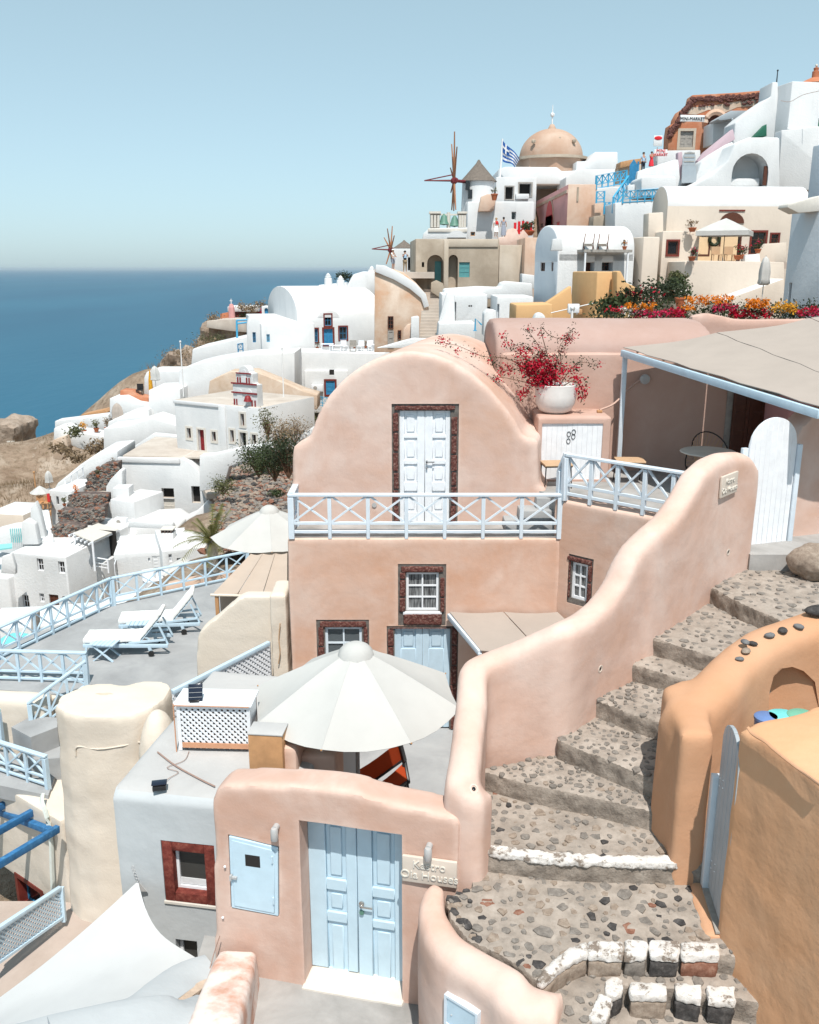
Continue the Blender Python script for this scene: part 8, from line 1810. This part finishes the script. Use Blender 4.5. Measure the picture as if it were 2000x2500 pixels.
sg = board('small white round topped sign with red emblem on a post', 92, 1596, 331, 1617, 357, [], 'sign_red', .4); sg.part('emblem', MB().ico((0,-.07,.25), .3, 2, 0, (1.3,.1,.6)), 'sign_red'); sg.part('post', MB().box(-.05,.05,-.04,.04,-1.8,-.56), 'grey_metal')
slab('lilac_wall', 'lilac painted pier beside the grey arched gate', 'wall', [(1655,445),(1656,372),(1666,370),(1668,445)], 85, .8, 'lilac', 0, .08)
slab('lilac_ramp_wall', 'lilac ramp wall climbing from the grey arched gate', 'wall', [(1699,445),(1704,392),(1722,370),(1790,315),(1795,340),(1742,372),(1714,400),(1708,445)], 84.7, .8, 'lilac', 0, .06)
slab('white_shop_wall', 'white wall below the terracotta market', 'wall', [(1605,400),(1606,368),(1710,366),(1712,440),(1606,440)], 92, 2, 'white', 0, .1, roof='white_roof')
T = Thing('grey_arched_gate', 'grey arched gate with steps below the market', 'gate', at(1667, 405, 84.5)); r = T.rect(1667, 370, 1698, 405); T.part('gate_leaf', MB().prism(arch_poly(r[0], r[1], r[2], r[3], .5), -.05, .05), 'gate_grey')
for i in range(3): T.part('gate_slat', MB().box(r[0]+.1, r[1]-.1, -.08, -.053, r[2]+.3+i*.35, r[2]+.4+i*.35), 'grey_wood')
steps_run('grey_steps', 'short grey steps below the grey arched gate', at(1683, 434, 82), at(1683, 406, 84.2), 1.2, 6, 'gate_grey')
slab('white_porch', 'small white porch with grey slat roof at the market', 'house', [(1740,352),(1742,298),(1790,292),(1795,350)], 93, 3, 'white', 0, .08, roof='white_roof')
slab('grey_slat_roof', 'grey corrugated porch roof at the market', 'roof', [(1752,291),(1758,285),(1785,270),(1825,270),(1800,288),(1760,294)], 91, 2.5, 'gate_grey', 0, .03)
pole('thin green porch post at the market', 1784, 292, 342, 90, .08, 'gate_grey'); pole('thin antenna on the massive white house roof', 1896, 172, 204, 88, .06, 'sign_black')
T = Thing('roof_lantern', 'tiled chapel lantern peeking above the massive white house', 'lantern', at(1990, 198, 90)); T.part('tile_cone', MB().lathe([(1.6,-.3),(.8,.1),(.32,.3),(.32,.8),(.2,.85),(.24,1.1),(0,1.2)], 12), 'terracotta', smooth=40); T.part('knob', MB().ico((0,0,1.3), .15, 1), 'stone_trim')
# people
person('tourist in white cap, white shirt and shorts on the landing', at(960, 660, 80.5), 1.75, .9, 'white_cloth', 'grey_cloth', 'hair_fair', hat='sign_white', arms='fwd', shorts=True)
person('tourist in dark vest photographing on the landing', at(989, 664, 80), 1.75, .2, 'dark_cloth', 'khaki_cloth', 'hair_dark', arms='up', bag='blue_cloth')
person('woman in white skirt with red bag on the ridge path', at(1211, 580, 84), 1.68, .3, 'white_cloth', 'white_cloth', 'hair_fair', skirt=.5, bag='red_plastic')
person('woman with long dark hair in a grey dress on the ridge path', at(1229, 579, 84), 1.7, 2.9, 'grey_cloth', 'grey_cloth', 'hair_dark', skirt=.15)
person('man in pale blue shirt walking below the market', at(1569, 424, 86), 1.8, .3, 'blue_cloth', 'dark_cloth', 'hair_dark')
person('woman in red dress raising her hands below the market', at(1589, 418, 86), 1.65, .3, 'red_cloth', 'red_cloth', 'hair_dark', skirt=.45, arms='up')
slab('visitor_path_wall', 'white path wall below the man and woman', 'wall', [(1555,432),(1558,418),(1575,412),(1600,405),(1620,398),(1625,440),(1556,445)], 83.3, .6, 'white', 0, .12, roof='white_roof')
# ================================================================== sea haze
HZ = NT('haze_air'); HZ.n.remove(HZ.b); pv = HZ.new('ShaderNodeVolumePrincipled'); pv.inputs['Color'].default_value = (.80, .91, 1.0, 1); pv.inputs['Density'].default_value = 2.5e-5; pv.inputs['Anisotropy'].default_value = .2
HZ.l.new(pv.outputs[0], HZ.out.inputs['Volume']); MATS['haze_air'] = HZ.m
hz_ = part('haze', MB().box(-95000, 95000, -2100, 125000, SEA-4, 34), 'haze_air'); hz_['kind'] = 'stuff'; hz_['label'] = 'thin pale sea haze'
bpy.data.scenes.remove(TMP)
